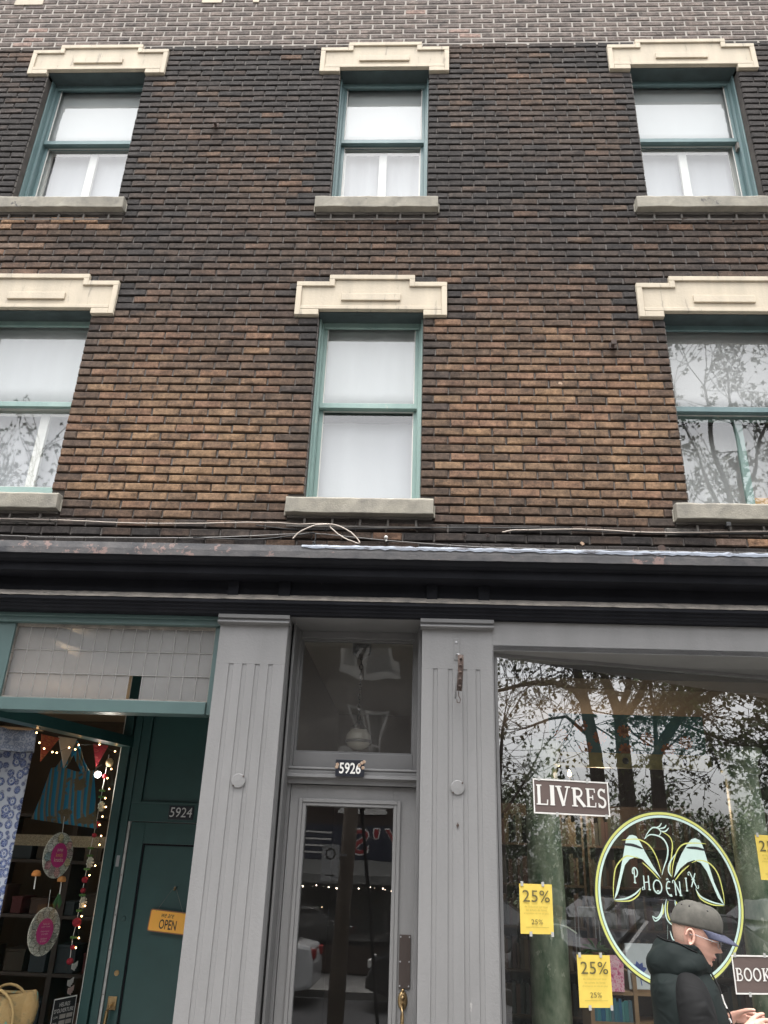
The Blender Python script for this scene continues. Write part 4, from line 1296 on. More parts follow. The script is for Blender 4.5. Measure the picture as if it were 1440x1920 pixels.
# round window emblem
dpl = lambda s_, z_, l=0.0: gpl(s_, z_, l + 0.0055)
WD = thing('window_decal', dpl(1.028, 1.45, -0.003), 'round lime and mint bird emblem reading PHOENIX on the bookshop window', 'decal')
def ring(mb, c, r0, r1, l, n=96):
    vs = []
    for i in range(n):
        a = 2 * math.pi * i / n
        vs += [dpl(c[0] + r0 * math.cos(a), c[1] + r0 * math.sin(a), l), dpl(c[0] + r1 * math.cos(a), c[1] + r1 * math.sin(a), l)]
    mb.add(vs, [(2 * i, 2 * i + 1, (2 * i + 3) % (2 * n), (2 * i + 2) % (2 * n)) for i in range(n)])
RC = (1.028, 1.917)
mb = MB(); ring(mb, RC, 0.4495, 0.4635, -0.003); mb.build('outer_ring', M['lime'], WD)
mb = MB(); ring(mb, RC, 0.432, 0.4455, -0.003); mb.build('inner_ring', M['mint'], WD)
mb = MB(); ring(mb, RC, 0.4456, 0.4494, -0.0032); ring(mb, RC, 0.4636, 0.4715, -0.0032); mb.build('black_ring', M['black_bg'], WD)
wingL = [(0.677, 1.897), (0.729, 2.048), (0.761, 2.152), (0.782, 2.221), (0.804, 2.242), (0.825, 2.246), (0.849, 2.239), (0.867, 2.213), (0.895, 2.157), (0.936, 2.086), (0.983, 2.015), (0.922, 2.07), (0.878, 2.113), (0.837, 2.127), (0.793, 2.112), (0.76, 2.08), (0.736, 2.018), (0.711, 1.947), (0.697, 1.922)]
wingR = [(1.369, 1.885), (1.321, 2.004), (1.294, 2.118), (1.275, 2.202), (1.26, 2.233), (1.23, 2.243), (1.204, 2.236), (1.175, 2.209), (1.13, 2.154), (1.091, 2.09), (1.064, 2.023), (1.114, 2.076), (1.162, 2.108), (1.207, 2.122), (1.249, 2.108), (1.28, 2.065), (1.307, 1.994), (1.334, 1.923)]
for wpts, bar in ((wingL, [(0.757, 2.192), (0.82, 2.190), (0.885, 2.172)]), (wingR, [(1.29, 2.178), (1.23, 2.188), (1.165, 2.188)])):
    mb = MB(); mb.add([dpl(s_, z_, -0.003) for s_, z_ in wpts], [tuple(range(len(wpts)))])
    w_ = mb.build('wing', M['mint'], WD)
    mb = MB(); ribbon(mb, bar, 0.016, dpl, True, -0.0024); mb.build('wing_bar', M['black_bg'], w_)
YEL = [[(0.674, 1.901), (0.681, 1.986), (0.704, 2.068), (0.758, 2.121), (0.795, 2.13), (0.855, 2.119)], [(0.754, 2.214), (0.853, 2.223), (0.924, 2.194), (0.966, 2.128), (0.987, 2.046)],
       [(0.676, 1.892), (0.771, 1.894), (0.828, 1.925), (0.847, 1.959)], [(1.30, 2.214), (1.226, 2.216), (1.149, 2.206), (1.1, 2.164), (1.066, 2.09), (1.051, 2.022)],
       [(1.186, 2.106), (1.245, 2.122), (1.311, 2.103), (1.353, 2.047), (1.37, 1.954), (1.37, 1.888)], [(1.197, 1.96), (1.222, 1.915), (1.291, 1.887), (1.369, 1.883)],
       [(1.014, 2.272), (1.061, 2.247), (1.077, 2.205), (1.064, 2.142), (1.045, 2.068), (1.043, 2.029)], [(0.871, 2.099), (0.921, 2.059), (0.97, 2.01)], [(1.172, 2.093), (1.117, 2.055), (1.068, 2.007)],
       [(0.985, 1.88), (0.97, 1.834), (0.935, 1.812)], [(1.012, 1.90), (1.0, 1.85), (1.012, 1.80), (1.056, 1.762)], [(1.064, 1.90), (1.068, 1.87), (1.086, 1.85)]]
WHI = [[(0.677, 1.897), (0.749, 1.905), (0.811, 1.932), (0.848, 1.963)], [(1.195, 1.97), (1.223, 1.928), (1.293, 1.9), (1.37, 1.887)],
       [(0.899, 2.225), (0.937, 2.251), (0.992, 2.246), (1.027, 2.224), (1.044, 2.183), (1.034, 2.13), (1.007, 2.077), (0.989, 2.034)], [(1.093, 2.153), (1.049, 2.105), (1.034, 2.058), (1.05, 2.029)],
       [(0.899, 2.225), (0.926, 2.263), (0.96, 2.291), (0.997, 2.287), (1.009, 2.264), (0.989, 2.244)], [(0.972, 2.29), (1.001, 2.298), (1.021, 2.32)], [(0.99, 2.285), (1.035, 2.294), (1.05, 2.311)],
       [(1.005, 2.275), (1.039, 2.273), (1.065, 2.295)], [(1.003, 1.91), (0.988, 1.854), (0.999, 1.796), (1.054, 1.757)], [(0.976, 1.886), (0.958, 1.834), (0.929, 1.809), (0.904, 1.821)],
       [(0.904, 1.819), (0.921, 1.794), (0.961, 1.824), (0.977, 1.884)], [(1.055, 1.906), (1.059, 1.866), (1.084, 1.847)], [(0.994, 1.776), (0.985, 1.703)], [(1.005, 1.747), (1.018, 1.703), (1.041, 1.699)]]
for i, p in enumerate(YEL):
    mb = MB(); ribbon(mb, p, 0.0075, dpl, True, -0.0028 - 0.00003 * i); mb.build('lime_stroke', M['lime'], WD)
for i, p in enumerate(WHI):
    mb = MB(); ribbon(mb, p, 0.0095 if i < 4 else 0.0075, dpl, True, -0.0025 - 0.00003 * i); mb.build('mint_stroke', M['mint'], WD)
mb = MB()
for ch, (s_, z_), w_, h_ in (('P', (0.822, 2.028), 0.036, 0.082), ('H', (0.886, 1.992), 0.048, 0.074), ('O', (0.954, 1.972), 0.056, 0.072), ('E', (1.023, 1.966), 0.040, 0.078), ('N', (1.081, 1.967), 0.050, 0.074), ('I', (1.139, 1.989), 0.022, 0.070), ('X', (1.186, 2.014), 0.046, 0.074)):
    strokes(mb, FANCY, ch, dpl, s_ - w_ / 2, z_ - h_ / 2, w_, h_, -0.0021)
mb.build('lettering', M['mint'], WD)

# opening-hours sign on the canted glass
HS = thing('hours_sign', apl(1.265, 0.70, 0.004), 'small black opening hours sign reading HEURES D\'OUVERTURE in the corner of the green shop window', 'sign')
def aquad(mb, s0, s1, z0, z1, l): mb.quad(apl(s0, z0, l), apl(s1, z0, l), apl(s1, z1, l), apl(s0, z1, l))
mb = MB(); abox(mb, 1.155, 1.385, 0.001, 0.006, 0.80, 1.148); mb.build('board', M['black_bg'], HS)
mb = MB()
for a0, a1, b0, b1 in ((1.157, 1.383, 1.139, 1.146), (1.157, 1.163, 0.802, 1.139), (1.377, 1.383, 0.802, 1.139)): aquad(mb, a0, a1, b0, b1, 0.0066)
mb.build('border', M['paper'], HS)
text_mesh('HEURES', apl, 1.27, 1.106, 0.105, 0.024, 0.0066, M['paper'], 'lettering', HS)
text_mesh("D'OUVERTURE", apl, 1.27, 1.072, 0.19, 0.024, 0.0066, M['paper'], 'lettering', HS)
for i, d_ in enumerate(('LUN', 'MAR', 'MER', 'JEU', 'VEN', 'SAM')):
    z = 1.036 - i * 0.036
    text_mesh(d_, apl, 1.196, z, 0.042, 0.013, 0.0066, M['paper'], 'lettering', HS)
    mb = MB(); aquad(mb, 1.235, 1.295, z - 0.0125, z + 0.0125, 0.0066); aquad(mb, 1.303, 1.363, z - 0.0125, z + 0.0125, 0.0066); mb.build('time_plate', M['mortar_pale'], HS)

# ================================================================== CABLES AND FITTINGS ON THE WALL
def cable(name, pts, r, mat, label, y=-0.012, wob=0.0, ys=None, clips=()):
    P = []
    r_ = random.Random(len(pts))
    for i, (a, b) in enumerate(zip(pts, pts[1:])):
        p0 = pts[max(i - 1, 0)]; p3 = pts[min(i + 2, len(pts) - 1)]
        for k in range(6):
            t = k / 6
            c = [0.5 * (2 * a[j] + (b[j] - p0[j]) * t + (2 * p0[j] - 5 * a[j] + 4 * b[j] - p3[j]) * t * t + (3 * a[j] - p0[j] - 3 * b[j] + p3[j]) * t ** 3) for j in (0, 1)]
            yy = y if ys is None else ys[i] + (ys[i + 1] - ys[i]) * t
            P.append((c[0], yy, c[1] + r_.uniform(-wob, wob)))
    P.append((pts[-1][0], y if ys is None else ys[-1], pts[-1][1]))
    mb = MB(); mb.tube(P, r, 7)
    o = mb.build(name, mat, smooth=True, label=label, cat='cable')
    for x, z in clips:
        k = MB(); k.tube([(x, y + 0.01, z - r * 2), (x, y - r * 1.5, z - r), (x, y - r * 1.5, z + r), (x, y + 0.01, z + r * 2)], 0.0025, 6)
        k.build('clip', M['cable_black'], o)
    return o
cable('cable', [(-4.6, 4.11), (-3.6, 4.10), (-2.845, 4.098), (-2.4, 4.094), (-1.958, 4.083), (-1.522, 4.087), (-1.09, 4.103), (-0.801, 4.089), (-0.568, 4.067), (-0.439, 3.996), (-0.376, 3.915), (-0.44, 3.935), (-0.509, 3.98), (-0.578, 4.045), (-0.58, 4.066)],
      0.0044, M['cable_pale'], 'pale pink cable clipped along the wall that ends in a loop under the middle window', -0.014, 0.001, ys=[-0.014] * 7 + [-0.03, -0.09, -0.13, -0.15, -0.14, -0.11, -0.09, -0.09], clips=((-2.5, 4.096), (-1.75, 4.085), (-1.3, 4.095)))
cable('cable', [(-0.568, 4.067), (-0.64, 4.06), (-0.691, 4.045), (-0.773, 3.997), (-0.815, 3.943)], 0.005, M['cable_pale'], 'short pale cable end curling down left of the loop', -0.09, ys=[-0.09, -0.1, -0.11, -0.12, -0.13])
cable('cable', [(-4.6, 3.99), (-2.816, 3.977), (-2.594, 3.969), (-2.23, 3.973), (-1.724, 3.979), (-1.294, 3.995), (-0.797, 4.028), (-0.654, 4.03), (-0.228, 3.993), (0.229, 3.964), (0.749, 3.952), (2.249, 3.953), (3.7, 3.955)],
      0.0038, M['cable_grey'], 'thin grey wire running the whole width just above the cornice', -0.012, 0.0008, clips=((-2.45, 3.971), (-1.6, 3.983), (0.5, 3.956), (1.4, 3.952)))
cable('cable', [(0.547, 4.042), (0.614, 4.070), (0.68, 4.08), (0.755, 4.084), (1.103, 4.095), (1.448, 4.082), (1.792, 4.085), (2.273, 4.102), (3.6, 4.11)], 0.0046, M['cable_pale'], 'pale cable with a loose end under the lower right window', -0.014, 0.001,
      ys=[-0.07, -0.035, -0.018] + [-0.014] * 6, clips=((0.72, 4.082), (1.1, 4.096), (1.45, 4.083), (1.9, 4.089)))
cable('cable', [(-1.088, 4.085), (-0.95, 4.068), (-0.8, 4.06), (-0.301, 4.074), (0.229, 4.092), (0.755, 4.096), (1.5, 4.075), (2.3, 4.092)], 0.004, M['cable_black'], 'black cable sagging under the lower middle window sill', -0.011, 0.001)
cable('cable', [(-1.5, 3.985), (-1.1, 3.978), (-0.82, 4.012), (-0.70, 4.032), (-0.682, 4.01), (-0.684, 3.975), (-0.69, 3.93)], 0.0045, M['cable_black'], 'short black wire hooked down beside the loop', -0.02)
mb = MB()
for i in range(5):
    mb.ball((-0.69 + 0.006 * math.sin(i * 2.1), -0.022, 3.965 - i * 0.011), 0.011, 6)
mb.build('cable_splice', M['cable_black'], label='knotted black cable splice above the pale sealant edge', cat='cable')

def wall_stub(x, z, s, label, mat='iron', plate=True):
    o = MB()
    if plate: o.box(x - s, x + s, -0.016, -0.001, z - s, z + s)
    o.tube([(x, -0.004, z), (x, -0.05, z - 0.004)], s * 0.55, 8)
    o.box(x - s * 0.8, x + s * 0.8, -0.062, -0.05, z - s * 0.8, z + s * 0.8)
    return o.build('wall_bracket', M[mat], label=label, cat='bracket', bevel=0.002)
wall_stub(-1.816, 7.835, 0.026, 'small rusty iron stub on the dark brick right of the top left window')
wall_stub(1.395, 5.559, 0.024, 'small iron stub on the brick left of the lower right window head')
wall_stub(2.012, 4.132, 0.018, 'black iron plug under the lower right window sill', 'cable_black', False)
mb = MB(); mb.lathe((1.581, -0.003, 3.973), [(0.018, -0.004), (0.026, -0.004), (0.027, 0.003), (0.017, 0.003)], 18, axis='Y')
mb.build('wall_ring', M['iron'], label='flat rusty ring on the bricks above the cornice at right', cat='fixture')
for x, lb in ((0.302, 'left rusty eye bolt above the cornice'), (0.453, 'right rusty eye bolt above the cornice')):
    mb = MB(); mb.tube([(x + 0.011 * math.cos(k * math.pi / 5), -0.014, 4.042 + 0.011 * math.sin(k * math.pi / 5)) for k in range(11)], 0.003, 6, cap=False); mb.tube([(x, 0.01, 4.042), (x, -0.012, 4.042)], 0.003, 6)
    mb.build('eye_bolt', M['iron'], label=lb, cat='bolt')
mb = MB(); mb.tube([(-0.214, 0.004, 4.0), (-0.214, -0.03, 4.0)], 0.008, 8); mb.ball((-0.214, -0.034, 4.004), 0.013, 8); mb.ball((-0.212, -0.03, 3.982), 0.008, 6)
mb.build('insulator', M['paper'], label='small white porcelain insulator on the wall under the middle window', cat='insulator')
# chipped brick spots
for x, z, r1, nm in ((1.072, 4.0, 0.013, 'orange chipped hole in a brick above the cornice'), (1.0, 5.235, 0.014, 'orange spalled brick with a dark hole right of the middle window')):
    mb = MB(); r_ = random.Random(4)
    ptsr = [(x + r1 * r_.uniform(0.7, 1.5) * math.cos(k * 0.628), -0.0035, z + r1 * r_.uniform(0.6, 1.1) * math.sin(k * 0.628)) for k in range(10)]
    mb.add(ptsr + [(px, 0.01, pz) for px, _, pz in ptsr], [tuple(range(10))] + [(k, (k + 1) % 10, (k + 1) % 10 + 10, k + 10) for k in range(10)])
    mb.build('chip', paint('raw_clay', (0.34, 0.20, 0.13), (0.40, 0.30, 0.22), 60, 0.9), B)
# sign bracket on the right pilaster
WB = thing('wall_bracket', (0.245, -0.03, 2.95), 'rusty hanging arm bracket with a hook on the right grey pilaster', 'bracket')
mb = MB(); mb.box(0.230, 0.262, -0.035, -0.0305, 3.20, 3.335); mb.build('back_plate', M['grey'], WB, bevel=0.002)
mb = MB(); mb.lathe((0.245, -0.0355, 3.31), [(0.001, -0.004), (0.007, -0.003), (0.008, 0.001), (0.001, 0.001)], 10, axis='Y'); mb.build('screw', M['steel'], WB)
mb = MB(); mb.tube([(0.246, -0.04, 3.235), (0.255, -0.18, 3.20), (0.247, -0.20, 3.09), (0.235, -0.14, 2.99), (0.238, -0.05, 2.965)], 0.006, 8); mb.build('brace', M['steel'], WB, smooth=True)
mb = MB()
P = [(0.262, -0.20, 3.19), (0.262, -0.20, 3.12), (0.258, -0.19, 3.05), (0.254, -0.17, 2.985)]
mb.tube(P, [0.018, 0.017, 0.0165, 0.016], 10)
for i in range(5): mb.tube([(0.262 - 0.0015 * i, -0.218 + 0.005 * i, 3.17 - i * 0.04), (0.262 - 0.0015 * i, -0.222 + 0.005 * i, 3.16 - i * 0.04)], 0.009, 6)
mb.build('arm', M['iron'], WB, smooth=True)
mb = MB(); mb.tube([(0.25, -0.17, 2.98), (0.25, -0.17, 2.955), (0.262, -0.17, 2.935), (0.256, -0.17, 2.915), (0.242, -0.17, 2.918), (0.24, -0.17, 2.935)], 0.003, 6); mb.build('hook', M['iron'], WB)

# ================================================================== GREEN SHOP DISPLAY
def voro(name, base, spot, ink, scale):
    """printed cloth: round flowers on a dark or pale ground (flat print)"""
    m, nt, p = _nt(name)
    v = nt.nodes.new('ShaderNodeTexVoronoi'); v.inputs['Scale'].default_value = scale; v.inputs['Randomness'].default_value = 0.55
    nt.links.new(pos(nt, (1, 0.0, 1)), v.inputs['Vector'])
    c = ramp(nt, v.outputs['Distance'], [(0.0, ink), (0.12, ink), (0.16, base), (0.26, base), (0.30, spot), (0.52, ink), (0.60, base)])
    n2 = noise(nt, pos(nt), scale * 9, 4, 0.8)
    c = mixc(nt, ramp(nt, n2, [(0.5, 0.0), (0.56, 0.75)]), c, base)
    nt.links.new(c, p.inputs['Base Color']); p.inputs['Roughness'].default_value = 0.9
    return m
CL = thing('hanging_cloth', (-2.9, 0.95, 1.4), 'blue and white flower printed cloth hanging at the left edge of the green shop', 'cloth')
mb = MB()
def cl(z0, z1):
    def fn(u, v):
        return (-3.14 + 0.40 * u, 0.95 + 0.015 * math.sin(u * 9 + v * 2), z0 + (z1 - z0) * v - 0.02 * u)
    return fn
mb.grid(cl(1.3, 2.70), 24, 6); mb.build('printed_field', voro('blue_flower_print', (0.55, 0.59, 0.68), (0.09, 0.15, 0.40), (0.025, 0.045, 0.18), 17), CL, smooth=True, solid=0.003)
mb = MB(); mb.grid(cl(2.702, 2.86), 24, 3); mb.build('border_band', voro('blue_grey_border_print', (0.36, 0.39, 0.47), (0.2, 0.24, 0.34), (0.10, 0.13, 0.22), 34), CL, smooth=True, solid=0.003)
mb = MB(); mb.tube([(-3.4, 0.95, 2.868), (-2.70, 0.95, 2.845)], 0.011, 8); mb.build('rod', M['wood'], CL)

# woven tote bag
BG = thing('tote_bag', (-2.58, 1.33, 2.21), 'blue and tan striped woven tote bag hanging in the green shop window', 'bag')
m, nt, p = _nt('striped_weave')
sp = nt.nodes.new('ShaderNodeSeparateXYZ'); nt.links.new(pos(nt), sp.inputs[0])
ad = nt.nodes.new('ShaderNodeMath'); ad.operation = 'MULTIPLY_ADD'; ad.inputs[1].default_value = 0.13
nt.links.new(sp.outputs['Z'], ad.inputs[0]); nt.links.new(sp.outputs['X'], ad.inputs[2])
wv = nt.nodes.new('ShaderNodeMath'); wv.operation = 'MULTIPLY'; wv.inputs[1].default_value = 10.5
nt.links.new(ad.outputs[0], wv.inputs[0])
fr_ = nt.nodes.new('ShaderNodeMath'); fr_.operation = 'FRACT'; nt.links.new(wv.outputs[0], fr_.inputs[0])
c = ramp(nt, fr_.outputs[0], [(0.0, (0.02, 0.19, 0.34)), (0.30, (0.03, 0.28, 0.46)), (0.36, (0.24, 0.21, 0.15)), (0.50, (0.24, 0.21, 0.15)), (0.55, (0.02, 0.16, 0.30)), (0.75, (0.04, 0.33, 0.50)), (0.8, (0.20, 0.17, 0.10)), (0.97, (0.20, 0.17, 0.10))])
nb = noise(nt, pos(nt), 6, 3); c = mixc(nt, ramp(nt, nb, [(0.56, 0), (0.6, 1)]), c, (0.17, 0.13, 0.07))
nt.links.new(c, p.inputs['Base Color']); p.inputs['Roughness'].default_value = 0.8
bump(nt, p, noise(nt, pos(nt, (1, 1, 3)), 160, 2), 0.006, 1)
mb = MB()
def bagf(sgn):
    def fn(u, v):
        w0, w1 = (-2.835, -2.325), (-2.755, -2.430)
        x0 = w0[0] + (w1[0] - w0[0]) * v; x1 = w0[1] + (w1[1] - w0[1]) * v
        zz = 2.255 - 0.052 * u + (0.362 + 0.04 * u) * v + 0.012 * math.sin(u * 7) * v
        bul = math.sin(math.pi * u) ** 0.6 * (1 - v * 0.55) * math.sin(min(1, v * 3 + 0.05) * 1.57)
        return (x0 + (x1 - x0) * u, 1.33 + sgn * 0.055 * bul + 0.01 * math.sin(u * 11 + v * 4), zz)
    return fn
mb.grid(bagf(-1), 24, 14); mb.grid(bagf(1), 24, 14)
mb.build('bag_body', m, BG, smooth=True)
for xa, xb in ((-2.70, -2.49),):
    for y in (1.29, 1.37):
        mb = MB()
        pts_ = [(xa, y, 2.60), (-2.655, y, 2.68), (-2.625, y, 2.76), (-2.605, 1.33, 2.812), (-2.585, y, 2.76), (-2.55, y, 2.68), (xb, y, 2.60)]
        for a_, b_ in zip(pts_, pts_[1:]):
            d_ = Vector(b_) - Vector(a_)
            mb.obox((Vector(a_) + Vector(b_)) / 2, d_, (0, 1, 0), d_.cross(Vector((0, 1, 0))), d_.length / 2 + 0.006, 0.003, 0.016)
        mb.build('handle', m, BG)

# two round hanging signs of patchwork petals
petal_cols = [(0.42, 0.40, 0.34), (0.35, 0.17, 0.18), (0.36, 0.38, 0.30), (0.45, 0.44, 0.40), (0.30, 0.24, 0.22), (0.40, 0.34, 0.20), (0.20, 0.26, 0.26), (0.42, 0.24, 0.22)]
pm_ = [voro('petal_print_%s' % n_, c_, tuple(x * 0.6 for x in c_), tuple(x * 0.45 for x in c_), 60) for n_, c_ in zip('abcdefgh', [tuple(min(0.8, x * 1.6) for x in c_) for c_ in petal_cols])]
magenta = flat('magenta_card', (0.50, 0.035, 0.19), 0.6)
def mandala(cs, cz, lines, label, fold):
    root = thing('round_sign', apl(cs, cz - 0.145, -0.04), label, 'sign', 'round patchwork signs in the green shop')
    pl = lambda s_, z_, l=0.0: apl(cs + s_, cz + z_, l - 0.04)
    def disc(r0, r1, l, n=48):
        mb = MB(); vs = []
        for i in range(n):
            a = 2 * math.pi * i / n
            vs += [pl(r0 * math.cos(a), r0 * math.sin(a), l), pl(r1 * math.cos(a), r1 * math.sin(a), l)]
        mb.add(vs, [(2 * i, 2 * i + 1, (2 * i + 3) % (2 * n), (2 * i + 2) % (2 * n)) for i in range(n)]); return mb
    disc(0.001, 0.146, 0.0).build('backing', pm_[0], root, solid=0.004)
    np_ = 12
    for k in range(np_):
        a = 2 * math.pi * k / np_ + 0.1
        mb = MB(); n = 8; vs = []
        for i in range(n + 1):
            u = i / n; r = 0.070 + 0.074 * u; w = 0.026 * math.sin(math.pi * u) * (1.0 + 0.3 * u)
            for sg in (1, -1):
                vs.append(pl(r * math.cos(a) - sg * w * math.sin(a), r * math.sin(a) + sg * w * math.cos(a), 0.004))
        mb.add(vs, [(2 * i, 2 * i + 1, 2 * i + 3, 2 * i + 2) for i in range(n)])
        mb.build('petal', pm_[(k * 3 + int(cz * 10)) % 8], root)
        e = MB()
        for sg in (0, 1):
            ribbon(e, [(0.070 * math.cos(a), 0.070 * math.sin(a))] + [((0.070 + 0.074 * u) * math.cos(a) - (1 - 2 * sg) * 0.03 * math.sin(math.pi * u) * math.sin(a), (0.070 + 0.074 * u) * math.sin(a) + (1 - 2 * sg) * 0.03 * math.sin(math.pi * u) * math.cos(a)) for u in (0.25, 0.5, 0.75, 1.0)], 0.0022, pl, False, 0.006)
        e.build('petal_edge', M['blackink'], root)
    disc(0.001, 0.078, 0.008).build('centre', magenta, root, solid=0.002)
    for tx, z, w, h, mt in lines:
        text_mesh(tx, pl, 0.0, z, w, h, 0.0105, mt, 'lettering', root)
    mb = MB(); mb.tube([pl(0, 0.14, 0), pl(-0.01, 0.25, 0)], 0.0015, 5); mb.build('string', M['paper'], root)
    return root
cream = flat('cream_ink', (0.75, 0.62, 0.5), 0.6)
mandala(0.993, 2.018, (('pumpz', 0.030, 0.055, 0.022, cream), ('knick', 0.002, 0.07, 0.026, flat('gold_ink', (0.75, 0.45, 0.12), 0.6)), ('knacks', -0.028, 0.09, 0.026, cream)), 'round patchwork sign with a magenta centre reading knick knacks, under the tote bag', 0)
mandala(0.988, 1.552, (('Pedras de', 0.045, 0.06, 0.011, cream), ('papier recyclé', 0.028, 0.08, 0.011, cream), ('Fabriqué', 0.0, 0.08, 0.011, cream), ('à la main', -0.014, 0.06, 0.011, cream), ('Artisanat', -0.042, 0.06, 0.011, cream), ('et amour', -0.057, 0.06, 0.011, cream)), 'lower round patchwork sign with small cream print on its magenta centre', 0)

# string of lights: one wire, a bulb each
LT = [(0.10, 2.80), (0.387, 2.826), (0.468, 2.832), (0.566, 2.78), (0.611, 2.72), (0.667, 2.688), (0.753, 2.676), (0.796, 2.677), (0.912, 2.727), (0.979, 2.724), (1.006, 2.759), (1.234, 2.792), (1.43, 2.767), (1.421, 2.635), (1.393, 2.565), (1.434, 2.491), (1.407, 2.422), (1.43, 2.361), (1.409, 2.292), (1.391, 2.233), (1.431, 2.158), (1.429, 2.097), (1.42, 1.955), (1.373, 1.891), (1.38, 1.691), (1.362, 1.626), (1.356, 1.556), (1.371, 1.489), (1.357, 1.429), (1.37, 1.30)]
SL = thing('string_lights', apl(1.4, 1.3, -0.05), 'string of small warm lights along the top and side of the green shop window', 'lights')
mb = MB(); mb.tube([apl(s_, z_, -0.055) for s_, z_ in LT], 0.0018, 5); mb.build('wire', M['cable_black'], SL)
warm = glow('warm_bulb', (1.0, 0.55, 0.22), 4.5)
for s_, z_ in LT[1:-1]:
    mb = MB(); mb.ball(apl(s_, z_, -0.05), 0.0056, 6); mb.build('bulb', warm, SL, smooth=True)

# bunting pennants, each hung singly from the wire line
def pennant(a, b, c_, mat, label):
    mb = MB(); P = [apl(*a, -0.12), apl(*b, -0.12), apl(*c_, -0.13)]
    n_ = Vector(AN) * 0.004
    mb.add(P + [tuple(Vector(q) - n_) for q in P], [(0, 1, 2), (5, 4, 3), (0, 3, 4, 1), (1, 4, 5, 2), (2, 5, 3, 0)])
    mb.build('bunting_pennant', mat, label=label, cat='pennant', group='bunting in the green shop window')
pennant((0.694, 2.79), (0.88, 2.79), (0.745, 2.61), voro('red_print', (0.40, 0.09, 0.05), (0.5, 0.2, 0.06), (0.25, 0.04, 0.03), 40), 'dark red and orange printed pennant left of the cream one')
pennant((0.863, 2.80), (1.063, 2.81), (0.99, 2.594), flat('cream_pennant_cloth', (0.46, 0.40, 0.33)), 'cream cloth pennant hanging behind the tote bag handles')
pennant((1.25, 2.80), (1.43, 2.81), (1.34, 2.64), voro('crimson_print', (0.36, 0.02, 0.04), (0.45, 0.08, 0.08), (0.22, 0.01, 0.02), 36), 'crimson pennant nearest the green door post')

# garland of felt flowers, leaves and red baubles
GA = thing('garland', apl(1.36, 1.33, -0.08), 'hanging garland of white flowers, green discs and red baubles beside the green post', 'garland')
mb = MB(); mb.tube([apl(s_, z_, -0.085) for s_, z_ in ((1.41, 2.74), (1.40, 2.45), (1.395, 2.25), (1.375, 2.0), (1.37, 1.80), (1.362, 1.6), (1.35, 1.48), (1.358, 1.36))], 0.0025, 5); mb.build('cord', M['paper'], GA)
felt_g, felt_r, felt_w = flat('green_felt', (0.10, 0.20, 0.05), 0.9), flat('red_felt', (0.33, 0.02, 0.035), 0.9), flat('white_felt', (0.70, 0.70, 0.62), 0.9)
def flower(s_, z_, r):
    mb = MB(); c0 = Vector(apl(s_, z_, -0.075))
    for k in range(9):
        a = k * 0.698
        d_ = AT * math.cos(a) + Vector((0, 0, 1)) * math.sin(a) + AN * 0.25
        mb.obox(c0 + d_ * r * 0.55, d_, AN, d_.cross(AN), r * 0.5, r * 0.10, r * 0.2)
    mb.ball(c0 + AN * 0.006, r * 0.3, 6)
    mb.build('felt_flower', felt_w, GA)
for s_, z_ in ((1.396, 2.362), (1.374, 1.976), (1.373, 1.713)): flower(s_, z_, 0.036)
for s_, z_ in ((1.398, 2.475), (1.399, 2.43), (1.375, 2.072), (1.38, 2.021), (1.372, 1.931), (1.365, 1.66), (1.352, 1.492), (1.372, 1.76)):
    mb = MB(); c0 = apl(s_, z_, -0.08); mb.lathe(c0, [(0.001, -0.008), (0.022, -0.007), (0.024, 0.006), (0.001, 0.008)], 12); mb.build('felt_disc', felt_g, GA)
for s_, z_, r in ((1.37, 1.86, 0.025), (1.361, 1.586, 0.033), (1.357, 1.343, 0.025), (1.405, 2.235, 0.026), (1.40, 2.58, 0.02), (1.39, 2.16, 0.018), (1.37, 1.79, 0.02), (1.36, 1.43, 0.018)):
    mb = MB(); mb.ball(apl(s_, z_, -0.08), r, 8, 0.9); mb.build('bauble', felt_r, GA, smooth=True)
mb = MB(); mb.ball(apl(1.425, 2.684, -0.08), 0.03, 8, 1.1); mb.build('paper_flower', flat('tan_paper', (0.50, 0.38, 0.22)), GA, smooth=True)
# folded paper ribbons low by the post
for i, (s_, z_) in enumerate(((1.375, 1.309), (1.36, 1.212), (1.377, 1.163))):
    mb = MB(); c0 = Vector(apl(s_, z_, -0.05))
    for k in range(3):
        mb.obox(c0 + AT * (0.01 * (k - 1)) + Vector((0, 0, 0.006 * k)), AT + Vector((0, 0, 0.4 * (k - 1))), AN, Vector((0, 0, 1)), 0.02, 0.002, 0.016)
    mb.build('paper_bow', flat('pink_paper', (0.70, 0.50, 0.45)) if i == 2 else M['paper'], label=('upper small white paper bow on the green post side', 'middle small white paper bow above the pink one', 'small pink paper bow over the opening hours sign')[i], cat='bow')
